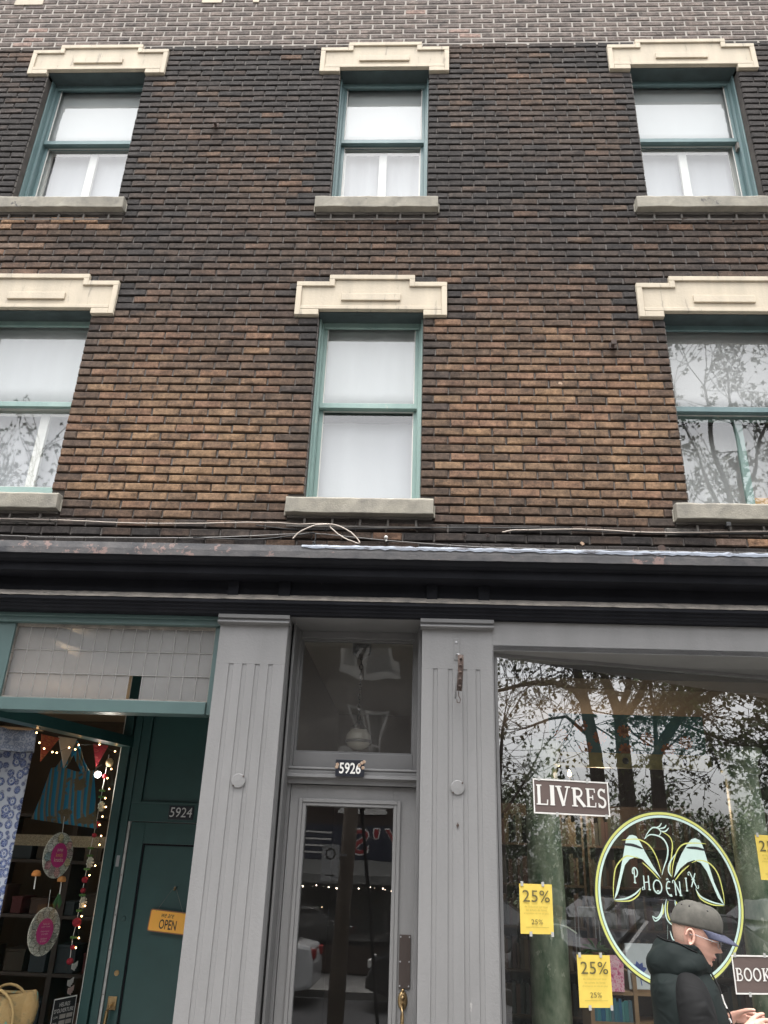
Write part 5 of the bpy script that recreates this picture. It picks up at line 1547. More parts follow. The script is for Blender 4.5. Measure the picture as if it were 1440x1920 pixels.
# drops
for (s_, z_), col, lb in (((0.837, 1.899), (0.62, 0.24, 0.06), 'small orange tassel with a cream cord left of the round sign'), ((1.097, 1.862), (0.55, 0.24, 0.07), 'orange felt bead over a green leaf drop')):
    t = thing('hanging_ornament', apl(s_, z_ - 0.1, -0.06), lb, 'ornament')
    c0 = Vector(apl(s_, z_, -0.06))
    mb = MB(); mb.lathe(c0, [(0.001, 0.026), (0.022, 0.02), (0.03, 0.002), (0.028, -0.012), (0.001, -0.014)], 12); mb.build('bead', flat('orange_felt' + str(int(s_ * 10)), col, 0.9), t, smooth=True)
    mb = MB(); mb.tube([c0 + Vector((0, 0, -0.012)), c0 + Vector((0.004, 0, -0.09))], 0.004, 6); mb.build('cord', M['paper'], t)
    if s_ > 1:
        for dx in (-0.03, 0.012):
            mb = MB(); b_ = c0 + Vector((0, 0, -0.08))
            mb.add([b_, b_ + AT * (dx - 0.012) + Vector((0, 0, -0.07)), b_ + AT * (dx + 0.01) + Vector((0, 0, -0.10)), b_ + AT * (dx + 0.026) + Vector((0, 0, -0.06))], [(0, 1, 2, 3)])
            mb.build('leaf', flat('felt_leaf' + str(dx), (0.06, 0.16, 0.06), 0.9), t, solid=0.004)
# spot lamp
SP = thing('spot_lamp', apl(1.40, 2.592, -0.15), 'small lit spot lamp right of the tote bag', 'lamp')
c0 = Vector(apl(1.40, 2.592, -0.15)); d_ = Vector((0.55, -0.75, -0.30)).normalized()
mb = MB(); mb.tube([c0 - d_ * 0.07, c0 - d_ * 0.03, c0], [0.014, 0.018, 0.026], 14); mb.build('lamp_housing', M['steel'], SP)
mb = MB(); mb.tube([c0 + d_ * 0.001, c0 + d_ * 0.004], [0.023, 0.021], 14); mb.build('lens', glow('spot_lens', (1, 0.96, 0.9), 14.0), SP)
mb = MB(); mb.tube([c0 - d_ * 0.06, c0 + Vector((-0.06, 0.1, 0.06)), c0 + Vector((-0.1, 0.3, 0.1))], 0.005, 6); mb.build('arm', M['steel'], SP)
sl_ = bpy.data.lights.new('lamp_light', 'POINT'); sl_.energy = 0.6; sl_.color = (1, 0.9, 0.78); sl_.shadow_soft_size = 0.03
slo = bpy.data.objects.new('lamp_light', sl_); COL.objects.link(slo); put(slo, c0 + d_ * 0.05, SP)
# basket bag at the bottom left
BA = thing('basket_bag', (-2.62, 0.98, 0.95), 'painted tan straw basket with rope handles at the bottom left', 'basket')
straw, nt, p = _nt('painted_straw')
nn_ = noise(nt, pos(nt), 9, 3)
c = ramp(nt, nn_, [(0.34, (0.10, 0.42, 0.36)), (0.40, (0.46, 0.30, 0.12)), (0.55, (0.50, 0.34, 0.15)), (0.62, (0.30, 0.24, 0.12)), (0.72, (0.42, 0.22, 0.09))])
nt.links.new(c, p.inputs['Base Color']); p.inputs['Roughness'].default_value = 0.85; bump(nt, p, noise(nt, pos(nt, (1, 1, 4)), 90, 2), 0.008, 1)
mb = MB()
n = 28; prof_ = [(0.20, 0.0), (0.235, 0.08), (0.245, 0.16), (0.225, 0.235), (0.21, 0.25), (0.20, 0.235)]
vs = []
for r, h in prof_:
    for k in range(n):
        a = 2 * math.pi * k / n
        vs.append((-2.63 + r * math.cos(a), 0.98 + r * 0.5 * math.sin(a), 0.96 + h + 0.012 * math.cos(2 * a)))
mb.add(vs, [(i * n + k, i * n + (k + 1) % n, (i + 1) * n + (k + 1) % n, (i + 1) * n + k) for i in range(len(prof_) - 1) for k in range(n)] + [tuple(range(n))])
mb.build('basket_body', straw, BA, smooth=True)
for y in (0.865, 1.08):
    mb = MB(); mb.tube([(-2.63 + 0.15 * math.cos(a), y - 0.012 * math.sin(a), 1.06 + 0.175 * math.sin(a)) for a in [math.pi * k / 12 for k in range(-2, 15)]], 0.009, 8); mb.build('handle', flat('rope%d' % int(y * 100), (0.50, 0.34, 0.15), 0.9), BA, smooth=True)
MB().box(-3.0, -2.36, 0.86, 1.3, 0.621, 0.958).build('display_plinth', flat('dark_red_cloth', (0.09, 0.025, 0.02), 0.9), label='dark red covered plinth under the straw basket', cat='plinth')
# patterned paper band and dim shelves behind
MB().box(-3.2, -2.3, 1.66, 1.675, 2.075, 2.155).build('paper_banner', voro('honeycomb_print', (0.34, 0.29, 0.20), (0.24, 0.2, 0.13), (0.2, 0.16, 0.1), 55), label='cream patterned paper band behind the upper round sign', cat='banner')
SH = thing('shelf_unit', (-3.3, 2.3, 0.2), 'dark shelf unit of small goods deep in the green shop', 'shelf')
mb = MB()
for x in (-4.1, -3.45, -2.8, -2.36): mb.box(x - 0.02, x + 0.02, 2.1, 2.5, 0.2, 2.35)
mb.build('upright', M['darkwood'], SH)
for z in (0.75, 1.15, 1.55, 1.95, 2.3):
    mb = MB(); mb.box(-4.08, -2.38, 2.101, 2.499, z, z + 0.025); mb.build('shelf_board', M['darkwood'], SH)
r_ = random.Random(21)
ORD = ('first', 'second', 'third', 'fourth', 'fifth', 'sixth', 'seventh', 'eighth', 'ninth', 'tenth', 'eleventh', 'twelfth', 'thirteenth', 'fourteenth', 'fifteenth', 'sixteenth', 'seventeenth', 'eighteenth')
gc = [(0.08, 0.045, 0.03), (0.10, 0.075, 0.05), (0.10, 0.02, 0.02), (0.04, 0.05, 0.055), (0.16, 0.13, 0.10), (0.05, 0.035, 0.02)]
gm = [flat('goods_%s' % 'abcdef'[i], c_, 0.7) for i, c_ in enumerate(gc)]
for z in (0.775, 1.175, 1.575, 1.975):
    x = -4.0
    nth = 0
    while x < -2.5:
        w, h = r_.uniform(0.06, 0.18), r_.uniform(0.06, 0.19); gi = r_.randrange(6)
        mb = MB(); mb.box(x, x + w, 2.13, 2.36, z + 0.001, z + h); mb.box(x - 0.004, x + w + 0.004, 2.126, 2.364, z + h, z + h + 0.02)
        mb.build('goods_box', gm[gi], label='%s lidded box, %s from the left on the %s shelf of the green shop' % (('brown', 'tan', 'dark red', 'slate', 'beige', 'dark brown')[gi], ORD[nth], {0.775: 'lowest', 1.175: 'second', 1.575: 'third', 1.975: 'top'}[z]), cat='box', group='boxes on the green shop shelves', bevel=0.003)
        x += w + r_.uniform(0.04, 0.14); nth += 1

# ================================================================== BOOKSHOP DISPLAY
def column(x, y, label):
    c = thing('column', (x, y, 0.62), label, 'column', 'green marbled columns')
    mb = MB(); mb.lathe((x, y, 0.62), [(0.15, 0.0), (0.15, 0.06), (0.130, 0.09), (0.128, 0.5), (0.122, 1.3), (0.112, 2.05), (0.112, 2.08)], 28); mb.build('shaft', M['marble'], c, smooth=True)
    mb = MB(); mb.lathe((x, y, 2.70), [(0.112, 0.0), (0.135, 0.015), (0.135, 0.04), (0.118, 0.055), (0.125, 0.10), (0.16, 0.14), (0.16, 0.18), (0.001, 0.18)], 28); mb.build('capital', M['marble'], c, smooth=True)
column(0.895, 1.05, 'green marbled column behind the LIVRES sign')
column(2.33, 1.15, 'green marbled column at the right edge behind the sale poster')
# painted valance with orange blossoms and a gold band of dark studs
VA = thing('painted_valance', (1.55, 1.25, 2.73), 'teal painted board with orange blossoms over a gold studded band in the bookshop', 'painting')
MB().box(1.0, 2.14, 1.243, 1.262, 2.84, 3.12).build('teal_panel', paint('mottled_teal', (0.02, 0.105, 0.12), (0.05, 0.16, 0.15), 7, 0.5), VA)
MB().box(0.99, 2.16, 1.225, 1.262, 2.735, 2.838).build('gold_band', paint('tarnished_gold', (0.30, 0.25, 0.07), (0.17, 0.15, 0.05), 16, 0.5), VA)
org = paint('orange_blossom_paint', (0.42, 0.14, 0.04), (0.30, 0.10, 0.04), 30, 0.7)
for x, z in ((1.086, 2.957), (1.233, 3.032), (1.37, 2.951), (1.551, 2.998), (1.716, 2.947), (1.258, 2.875), (1.553, 2.865), (1.861, 2.872), (1.995, 2.928)):
    mb = MB()
    for k in range(8):
        a = k * math.pi / 4
        mb.obox((x + 0.026 * math.cos(a), 1.238, z + 0.022 * math.sin(a)), (math.cos(a), 0, math.sin(a)), (0, 1, 0), (-math.sin(a), 0, math.cos(a)), 0.024, 0.004, 0.011)
    mb.ball((x, 1.236, z), 0.012, 6); mb.build('blossom', org, VA)
for x in (1.089, 1.242, 1.392, 1.541, 1.829, 1.973):
    mb = MB(); mb.lathe((x, 1.2245, 2.785), [(0.001, -0.012), (0.018, -0.009), (0.024, 0.0), (0.001, 0.0)], 12, axis='Y'); mb.build('stud', M['black_bg'], VA, smooth=True)
WL = thing('candle_lamp', (1.03, 1.0, 2.60), 'pair of small lit candle bulbs just over the LIVRES sign', 'lamp')
for x, z in ((0.972, 2.675), (1.086, 2.655)):
    mb = MB(); mb.lathe((x, 1.0, z), [(0.001, -0.015), (0.011, -0.008), (0.013, 0.004), (0.006, 0.022), (0.001, 0.034)], 12); mb.build('bulb', glow('candle_glow_%d' % int(x * 10), (1.0, 0.6, 0.25), 7.0), WL, smooth=True)
    mb = MB(); mb.lathe((x, 1.0, z - 0.06), [(0.008, 0.0), (0.009, 0.045), (0.001, 0.046)], 10); mb.build('socket', M['brass'], WL)
mb = MB(); mb.tube([(0.972, 1.0, 2.615), (1.03, 1.02, 2.60), (1.086, 1.0, 2.595)], 0.005, 6); mb.build('arm', M['brass'], WL)
# shelf unit with teal spines
DS = thing('display_shelf', (1.4, 0.95, 0.62), 'pale wood shelf unit low in the bookshop window', 'shelf')
for x in (1.108, 1.376, 1.66):
    mb = MB(); mb.box(x - 0.012, x + 0.012, 0.82, 1.10, 0.621, 1.47 if x > 1.2 else 1.30); mb.build('upright', M['wood'], DS)
for z in (0.95, 1.19, 1.352):
    mb = MB(); mb.box(1.121 if z < 1.3 else 1.235, 1.3635, 0.825, 1.10, z, z + 0.018); mb.box(1.3885, 1.6475, 0.825, 1.10, z, z + 0.018); mb.build('shelf_board', M['wood'], DS)
mb = MB(); mb.box(1.10, 1.67, 1.1005, 1.11, 0.621, 1.47); mb.build('back_panel', M['darkwood'], DS)
r_ = random.Random(8)
tealc = [(0.03, 0.16, 0.22), (0.05, 0.22, 0.27), (0.02, 0.12, 0.24), (0.08, 0.26, 0.26), (0.04, 0.19, 0.20), (0.10, 0.16, 0.20)]
bmats = [flat('teal_cover_%s' % 'abcdef'[i], c_, 0.5) for i, c_ in enumerate(tealc)]
page = flat('page_block', (0.55, 0.50, 0.40), 0.9)
def book(x, w, h, d, z, y, mat, label, group=None):
    bk = thing('book', (x + w / 2, y + d / 2, z), label, 'book', group)
    mb = MB(); mb.box(x, x + 0.0015, y, y + d, z, z + h); mb.box(x + w - 0.0015, x + w, y, y + d, z, z + h); mb.box(x + 0.0015, x + w - 0.0015, y, y + 0.002, z, z + h); mb.build('cover', mat, bk)
    MB().box(x + 0.0016, x + w - 0.0016, y + 0.004, y + d - 0.004, z + 0.003, z + h - 0.003).build('pages', page, bk)
    return bk
x = 1.124
i = 0
while x < 1.345:
    w = r_.uniform(0.011, 0.026)
    book(x, w, r_.uniform(0.10, 0.128) if x > 1.2 else r_.uniform(0.085, 0.115), 0.12, 1.2085, 0.84, bmats[i % 6] if r_.random() < 0.8 else r_.choice(bmats), 'teal spined book, %s from the left in the row under the lowest sale poster' % ORD[i], 'row of teal books'); x += w + 0.0015; i += 1
x = 1.124; i = 0
while x < 1.345:
    w = r_.uniform(0.012, 0.028); book(x, w, r_.uniform(0.15, 0.2), 0.12, 0.9685, 0.84, r_.choice(bmats), 'blue green book, %s from the left on the shelf below the teal row' % ORD[i], 'lower row of books'); x += w + 0.0015; i += 1
# pink book and white book with a blue flower, leaning face out
def face_book(name, P0, w, h, lean, mat, label):
    bk = thing('picture_book', P0, label, 'book')
    o = Vector(P0); t = Vector((1, 0.12, 0)).normalized(); up = Vector((0.10 if name == 'pink' else 0.02, lean, 1)).normalized(); n = up.cross(t)
    mb = MB(); mb.obox(o + t * w / 2 + up * h / 2 - n * (-0.008), t, n, up, w / 2, 0.007, h / 2); mb.build('cover', mat, bk, bevel=0.001)
    return bk, (lambda s_, z_, l=0.0: tuple(o + t * s_ + up * z_ - n * (0.0006 + l))), n
m, nt, p = _nt('pink_cover_print')
nz = noise(nt, pos(nt), 38, 4, 0.7); c = ramp(nt, nz, [(0.36, (0.45, 0.06, 0.17)), (0.46, (0.72, 0.22, 0.36)), (0.54, (0.80, 0.55, 0.58)), (0.64, (0.62, 0.14, 0.28)), (0.74, (0.35, 0.08, 0.18))])
nt.links.new(c, p.inputs['Base Color']); p.inputs['Roughness'].default_value = 0.4
face_book('pink', (1.205, 0.80, 1.372), 0.105, 0.20, 0.25, m, 'pink illustrated book standing face out beside the lowest sale poster')
wb, wpl, wn_ = face_book('white', (1.350, 0.84, 1.385), 0.185, 0.255, 0.28, flat('white_cover', (0.66, 0.70, 0.74), 0.4), 'white book with a blue flower behind the man\'s shoulder')
mb = MB()
blu = paint('blue_flower_ink', (0.10, 0.16, 0.50), (0.05, 0.08, 0.34), 40, 0.5)
def leafp(mb, cx, cz, L_, w, a):
    vs = []
    for k in range(7):
        u = k / 6; ww = w * math.sin(math.pi * u) + 0.0004
        for sg in (1, -1):
            xx_, zz_ = L_ * u, sg * ww
            vs.append(wpl(cx + xx_ * math.cos(a) - zz_ * math.sin(a), cz + xx_ * math.sin(a) + zz_ * math.cos(a), 0.0))
    mb.add(vs, [(2 * k, 2 * k + 1, 2 * k + 3, 2 * k + 2) for k in range(6)])
for a in (0.3, 1.0, 1.7, 2.4, 3.0, 3.7, 5.6): leafp(mb, 0.07, 0.10, 0.055, 0.014, a)
mb.tube([wpl(0.07, 0.10), wpl(0.078, 0.02)], 0.003, 5); mb.build('flower_print', blu, wb)
# leafy plant and glass case
TR = thing('glass_case', (1.13, 0.93, 1.35), 'clear glass display case with old cards left of the round emblem', 'case')
mb = MB()
for x in (1.065, 1.195):
    for y in (0.88, 1.0): mb.box(x - 0.003, x + 0.003, y - 0.003, y + 0.003, 1.371, 1.83)
frame_box(mb, 1.062, 1.198, 1.371, 1.83, 0.877, 0.8769 + 0.006, 0.0, 0.0, 0.006, 0.006)
mb.build('frame', M['steel'], TR)
for z, c_ in ((1.62, (0.20, 0.10, 0.11)), (1.56, (0.30, 0.27, 0.22)), (1.50, (0.16, 0.13, 0.12)), (1.80, (0.22, 0.22, 0.2))):
    mb = MB(); mb.box(1.075, 1.18, 0.90, 0.905, z - 0.03, z + 0.03); mb.build('card', paint('aged_card_%d' % int(z * 100), c_, tuple(v * 0.5 for v in c_), 50, 0.8), TR)
PL = thing('pot_plant', (1.16, 0.86, 1.40), 'leafy green pot plant in the bookshop window left of the emblem', 'plant')
mb = MB(); mb.lathe((1.165, 0.86, 1.50), [(0.03, 0.0), (0.045, 0.07), (0.047, 0.08), (0.001, 0.08)], 14); mb.build('pot', flat('clay_pot', (0.14, 0.08, 0.05), 0.9), PL, smooth=True)
r_ = random.Random(17)
lm = flat('plant_leaf', (0.07, 0.15, 0.04), 0.5)
for k in range(26):
    a = r_.uniform(0, 6.28); L_ = r_.uniform(0.06, 0.13); el = r_.uniform(-0.1, 1.1)
    b_ = Vector((1.165, 0.86, 1.585)); d_ = Vector((math.cos(a) * math.cos(el), math.sin(a) * math.cos(el) * 0.6, math.sin(el)))
    s_ = d_.cross(Vector((0, 0, 1))).normalized() * r_.uniform(0.009, 0.016)
    t_e = b_ + d_ * L_ + Vector((0, 0, -0.03))
    mb = MB(); mb.add([b_, b_ + d_ * L_ * 0.5 + s_, t_e, b_ + d_ * L_ * 0.5 - s_], [(0, 1, 2), (0, 2, 3)]); mb.build('leaf', lm, PL, solid=0.001)
mb = MB(); ribbon(mb, [(0.385, 1.745), (0.43, 1.75), (0.49, 1.738), (0.55, 1.705)], 0.007, gpl, False, -0.25); mb.build('neon_arc', flat('pale_strip', (0.5, 0.55, 0.45)), label='thin pale curved strip beside the pot plant', cat='strip', solid=0.003)
# dim bookcases along the back wall
r_ = random.Random(33)
dcols = [(0.05, 0.022, 0.014), (0.03, 0.026, 0.02), (0.02, 0.028, 0.03), (0.07, 0.055, 0.035), (0.035, 0.014, 0.016), (0.12, 0.105, 0.08), (0.022, 0.03, 0.02)]
dm = [flat('old_cover_%s' % 'abcdefg'[i], c_, 0.6) for i, c_ in enumerate(dcols)]
for bx in (0.62, 1.55, 2.48, 3.41):
    bc = thing('bookcase', (bx + 0.45, 3.0, 0.2), {0.62: 'tall dark bookcase deep in the shop behind the left column', 1.55: 'tall dark bookcase deep in the shop behind the emblem', 2.48: 'tall dark bookcase behind the right column', 3.41: 'farthest right dark bookcase in the shop'}[bx], 'bookcase')
    mb = MB(); mb.box(bx, bx + 0.02, 2.85, 3.15, 0.2, 2.6); mb.box(bx + 0.88, bx + 0.90, 2.85, 3.15, 0.2, 2.6); mb.box(bx + 0.02, bx + 0.88, 3.13, 3.15, 0.2, 2.6); mb.build('carcass', M['darkwood'], bc)
    st = MB()
    for z in [0.25 + 0.33 * k for k in range(7)]:
        mb = MB(); mb.box(bx + 0.0205, bx + 0.8795, 2.86, 3.1295, z, z + 0.02); mb.build('shelf_board', M['darkwood'], bc)
        x = bx + 0.025
        while x < bx + 0.84:
            w = r_.uniform(0.016, 0.045); h = r_.uniform(0.2, 0.29)
            st.mat(r_.choice(dm)); st.box(x, x + w - 0.001, 2.88 + r_.uniform(0, 0.03), 3.05, z + 0.0205, z + h); x += w
            if r_.random() < 0.06: x += 0.06
    st.build('book_row', None, bc, kind='stuff')

# ================================================================== THE MAN
PX, PY = 1.318, -0.65
PER = thing('person', (1.25, PY, GZ), 'man in dark hooded jacket and grey cap with navy brim looking down at phone', 'person')
YAW, PITCH = rad(-24), rad(17)
HM = Matrix.Translation((PX, PY, 1.792)) @ Matrix.Rotation(YAW, 4, 'Z') @ Matrix.Rotation(PITCH, 4, 'Y')
LV_ = [(-0.215, 0.030, -0.080, 0.066), (-0.17, 0.030, -0.072, 0.059), (-0.135, 0.040, -0.066, 0.056), (-0.118, 0.074, -0.060, 0.052), (-0.108, 0.090, -0.062, 0.052), (-0.095, 0.093, -0.066, 0.056), (-0.082, 0.088, -0.070, 0.060),
       (-0.070, 0.092, -0.076, 0.063), (-0.062, 0.095, -0.080, 0.064), (-0.050, 0.091, -0.086, 0.067), (-0.030, 0.093, -0.094, 0.071), (-0.010, 0.093, -0.101, 0.073), (0.004, 0.094, -0.105, 0.0745), (0.020, 0.103, -0.108, 0.076),
       (0.045, 0.103, -0.110, 0.077), (0.070, 0.097, -0.107, 0.075), (0.095, 0.078, -0.094, 0.064), (0.112, 0.050, -0.070, 0.047), (0.122, 0.015, -0.035, 0.020), (0.1235, -0.005, -0.015, 0.004)]
def headlevel(z):
    for a, b in zip(LV_, LV_[1:]):
        if a[0] <= z <= b[0]:
            t = (z - a[0]) / (b[0] - a[0]); return [a[i] + (b[i] - a[i]) * t for i in range(4)]
    return list(LV_[-1] if z > 0 else LV_[0])
def gauss(d, s): return math.exp(-d * d / (2 * s * s))
def head_pt(z, ang, grow=0.0):
    _, xf, xb, hw = headlevel(z)
    cx = (xf + xb) / 2 - 0.01
    c, s_ = math.cos(ang), math.sin(ang)
    x = cx + ((xf - cx) if c > 0 else (cx - xb)) * math.copysign(abs(c) ** 0.88, c)
    y = hw * math.copysign(abs(s_) ** 0.92, s_)
    if c > 0.3:
        # nose, lips, eye sockets, chin
        if -0.05 < z < 0.012:
            h = 0.031 * clamp((0.012 - z) / 0.046) if z > -0.036 else 0.031 * clamp((z + 0.05) / 0.014)
            x += h * gauss(y, 0.0085 + 0.004 * clamp(-z / 0.04))
        x += 0.006 * gauss(z + 0.064, 0.005) * gauss(y, 0.018) + 0.005 * gauss(z + 0.077, 0.005) * gauss(y, 0.016) - 0.005 * gauss(z + 0.0705, 0.0022) * gauss(y, 0.02)
        x -= 0.010 * gauss(z - 0.001, 0.009) * (gauss(y - 0.033, 0.012) + gauss(y + 0.033, 0.012))
        x += 0.005 * gauss(z - 0.018, 0.007) * (gauss(y - 0.03, 0.016) + gauss(y + 0.03, 0.016))
        x += 0.005 * gauss(z + 0.03, 0.016) * (gauss(y - 0.045, 0.014) + gauss(y + 0.045, 0.014))
        x -= 0.004 * gauss(z + 0.088, 0.005) * gauss(y, 0.03)
    return Vector((x + grow * c, y + grow * s_, z))
hb = MB()
zs_ = [-0.215, -0.19, -0.165, -0.145] + [-0.135 + 0.0042 * k for k in range(61)] + [0.1215, 0.1235]
na = 56
hb.add([HM @ head_pt(z, 2 * math.pi * k / na) for z in zs_ for k in range(na)], [(i * na + k, i * na + (k + 1) % na, (i + 1) * na + (k + 1) % na, (i + 1) * na + k) for i in range(len(zs_) - 1) for k in range(na)])
# ears: a curled rim over a shell
for sg in (-1, 1):
    rim_ = []
    for k in range(15):
        a = rad(-100 + 285 * k / 14)
        rim_.append(HM @ Vector((-0.012 + 0.017 * math.cos(a) - 0.004 * math.sin(a), sg * (0.079 + 0.010 * (1 - math.cos(a - 0.6)) * 0.5), -0.012 + 0.031 * math.sin(a))))
    hb.tube(rim_, [0.004 + 0.0015 * math.sin(k / 14 * 3.14) for k in range(15)], 8)
    hb.ball(HM @ Vector((-0.008, sg * 0.075, -0.040)), 0.0085, 8, 1.1)
    sh = [HM @ Vector((-0.010 + 0.014 * math.cos(t) * r, sg * (0.0745 + 0.004 * r), -0.012 + 0.026 * math.sin(t) * r)) for r in (0.05, 1.0) for t in [k * math.pi / 6 for k in range(12)]]
    hb.add(sh, [(k, (k + 1) % 12, 12 + (k + 1) % 12, 12 + k) for k in range(12)])
    hb.tube([HM @ Vector((-0.020, sg * 0.080, 0.004)), HM @ Vector((-0.006, sg * 0.0795, 0.0)), HM @ Vector((-0.006, sg * 0.079, -0.02))], 0.0028, 6)

# skeleton of the rest of the body, grown with a skin modifier
def skin_body():
    V_, E_, R_ = [], [], []
    def add(p, r, parent=None):
        V_.append(tuple(p)); R_.append(r)
        if parent is not None: E_.append((parent, len(V_) - 1))
        return len(V_) - 1
    pel = add((1.22, PY, 1.02), 0.13)
    ch = add((1.225, PY, 1.25), 0.125, pel)
    up_ = add((1.225, PY, 1.48), 0.12, ch)
    nk = add((1.255, PY, 1.62), 0.06, up_)
    add((1.285, PY, 1.69), 0.052, nk)
    hands = []
    for sg in (-1, 1):
        shd = add((1.215, PY + sg * 0.17, 1.53), 0.06, up_)
        el = add((1.235, PY + sg * 0.225, 1.265), 0.042, shd)
        wr = add((1.435, PY + sg * 0.130, 1.425), 0.026, el)
        hands.append((sg, wr))
        hip = add((1.21, PY + sg * 0.09, 0.95), 0.095, pel)
        kn = add((1.24, PY + sg * 0.10, 0.57), 0.062, hip)
        an = add((1.20, PY + sg * 0.10, 0.18), 0.042, kn)
        add((1.30, PY + sg * 0.11, 0.145), 0.034, an)
    HX, HZ = 1.42, 1.37
    for sg, wr in hands:
        k1 = add((HX + 0.052, PY + sg * 0.115, HZ + 0.078), 0.026, wr)
        pm = add((HX + 0.087, PY + sg * 0.100, HZ + 0.086), 0.023, k1)
        # four fingers reach forward and curl round the phone, the thumb lies on top
        for i, (dy, dz, L_) in enumerate(((0.0, 0.020, 0.95), (0.0, 0.003, 1.05), (0.0, -0.014, 1.0), (0.0, -0.030, 0.8))):
            a = add((HX + 0.117, PY + sg * 0.098, HZ + 0.086 + dz), 0.0095, pm)
            b = add((HX + 0.117 + 0.036 * L_, PY + sg * 0.088, HZ + 0.081 + dz * 1.05), 0.0085, a)
            c_ = add((HX + 0.117 + 0.060 * L_, PY + sg * 0.064, HZ + 0.077 + dz), 0.0078, b)
            add((HX + 0.117 + 0.062 * L_, PY + sg * 0.044, HZ + 0.074 + dz), 0.0068, c_)
        t1 = add((HX + 0.080, PY + sg * 0.080, HZ + 0.105), 0.0115, k1)
        t2 = add((HX + 0.115, PY + sg * 0.062, HZ + 0.119), 0.0095, t1)
        add((HX + 0.145, PY + sg * 0.046, HZ + 0.121), 0.0082, t2)
    me = bpy.data.meshes.new('skel'); me.from_pydata(V_, E_, [])
    ob = bpy.data.objects.new('skel', me); COL.objects.link(ob)
    md = ob.modifiers.new('skin', 'SKIN'); md.use_smooth_shade = True
    for i, sv in enumerate(me.skin_vertices[0].data):
        sv.radius = (R_[i], R_[i]); sv.use_root = (i == 0)
    sb = ob.modifiers.new('sub', 'SUBSURF'); sb.levels = 2; sb.render_levels = 2
    dg = bpy.context.evaluated_depsgraph_get()
    ev = bpy.data.meshes.new_from_object(ob.evaluated_get(dg))
    vs, fs = [v.co.copy() for v in ev.vertices], [tuple(p_.vertices) for p_ in ev.polygons]
    bpy.data.objects.remove(ob); bpy.data.meshes.remove(ev)
    return vs, fs
vs, fs = skin_body()
hb.add(vs, fs)
hb.build('body', M['skin'], PER, smooth=True)
# stubble-short hair under the cap, brow and lips
mb = MB()
for i, z in enumerate([-0.045 + 0.006 * k for k in range(16)]):
    for k in range(25):
        a = rad(105 + 150 * k / 24)
        mb.v.append(tuple(HM @ head_pt(z, a, 0.0016)))
mb.f = [(i * 25 + k, i * 25 + k + 1, (i + 1) * 25 + k + 1, (i + 1) * 25 + k) for i in range(15) for k in range(24)]; mb.fm = [0] * len(mb.f)
hairm, nt, p = _nt('cropped_hair')
hn = noise(nt, pos(nt), 420, 2); p.inputs['Base Color'].default_value = (0.42, 0.27, 0.20, 1); p.inputs['Roughness'].default_value = 0.8
nt.links.new(mixc(nt, ramp(nt, hn, [(0.4, 0), (0.6, 1)]), (0.52, 0.31, 0.24), (0.34, 0.24, 0.18)), p.inputs['Base Color'])
mb.build('hair', hairm, PER, smooth=True)
mb = MB()
for sg in (-1, 1):
    mb.tube([HM @ (head_pt(0.019 - 0.004 * abs(t), sg * (0.22 + 0.45 * t)) + Vector((0.001, 0, 0))) for t in (0, 0.3, 0.6, 1)], [0.002, 0.0032, 0.003, 0.001], 6)
mb.build('eyebrow', flat('brow_hair', (0.22, 0.14, 0.09), 0.9), PER)
mb = MB()
for sg in (-1, 1):
    c_ = head_pt(0.001, sg * 0.42) + Vector((-0.0065, 0, 0))
    mb.ball(HM @ c_, 0.0105, 10)
mb.build('eye', flat('eye_white', (0.60, 0.56, 0.52), 0.3), PER, smooth=True)
mb = MB()
for zz, w_ in ((-0.0655, 0.004), (-0.0758, 0.0045)):
    mb.tube([HM @ (head_pt(zz, a) + Vector((0.0002, 0, 0))) for a in [0.3 * k / 5 for k in range(-5, 6)]], [0.0012 + w_ * 0.5 * math.cos(k / 5 * 1.4) for k in range(-5, 6)], 6)
mb.build('lips', paint('lip_skin', (0.50, 0.20, 0.17), (0.45, 0.18, 0.15), 40, 0.4), PER, smooth=True)
# glasses
GL = MB()
for sg in (-1, 1):
    c_ = Vector((0.112, sg * 0.034, -0.002))
    ringp = [HM @ (c_ + Vector((-0.008 * abs(math.cos(t)) * (sg * math.cos(t) > 0), 0.027 * math.cos(t), 0.019 * math.sin(t)))) for t in [k * math.pi / 10 for k in range(21)]]
    GL.tube(ringp, 0.0014, 6, cap=False)
    GL.tube([HM @ Vector((0.104, sg * 0.061, 0.004)), HM @ Vector((0.08, sg * 0.078, 0.004)), HM @ Vector((0.0, sg * 0.0815, 0.004)), HM @ Vector((-0.018, sg * 0.082, -0.006))], 0.0016, 6)
GL.tube([HM @ Vector((0.116, -0.008, 0.001)), HM @ Vector((0.121, 0, 0.003)), HM @ Vector((0.116, 0.008, 0.001))], 0.0014, 6)
gl_ = GL.build('glasses', M['steel'], PER, smooth=True)
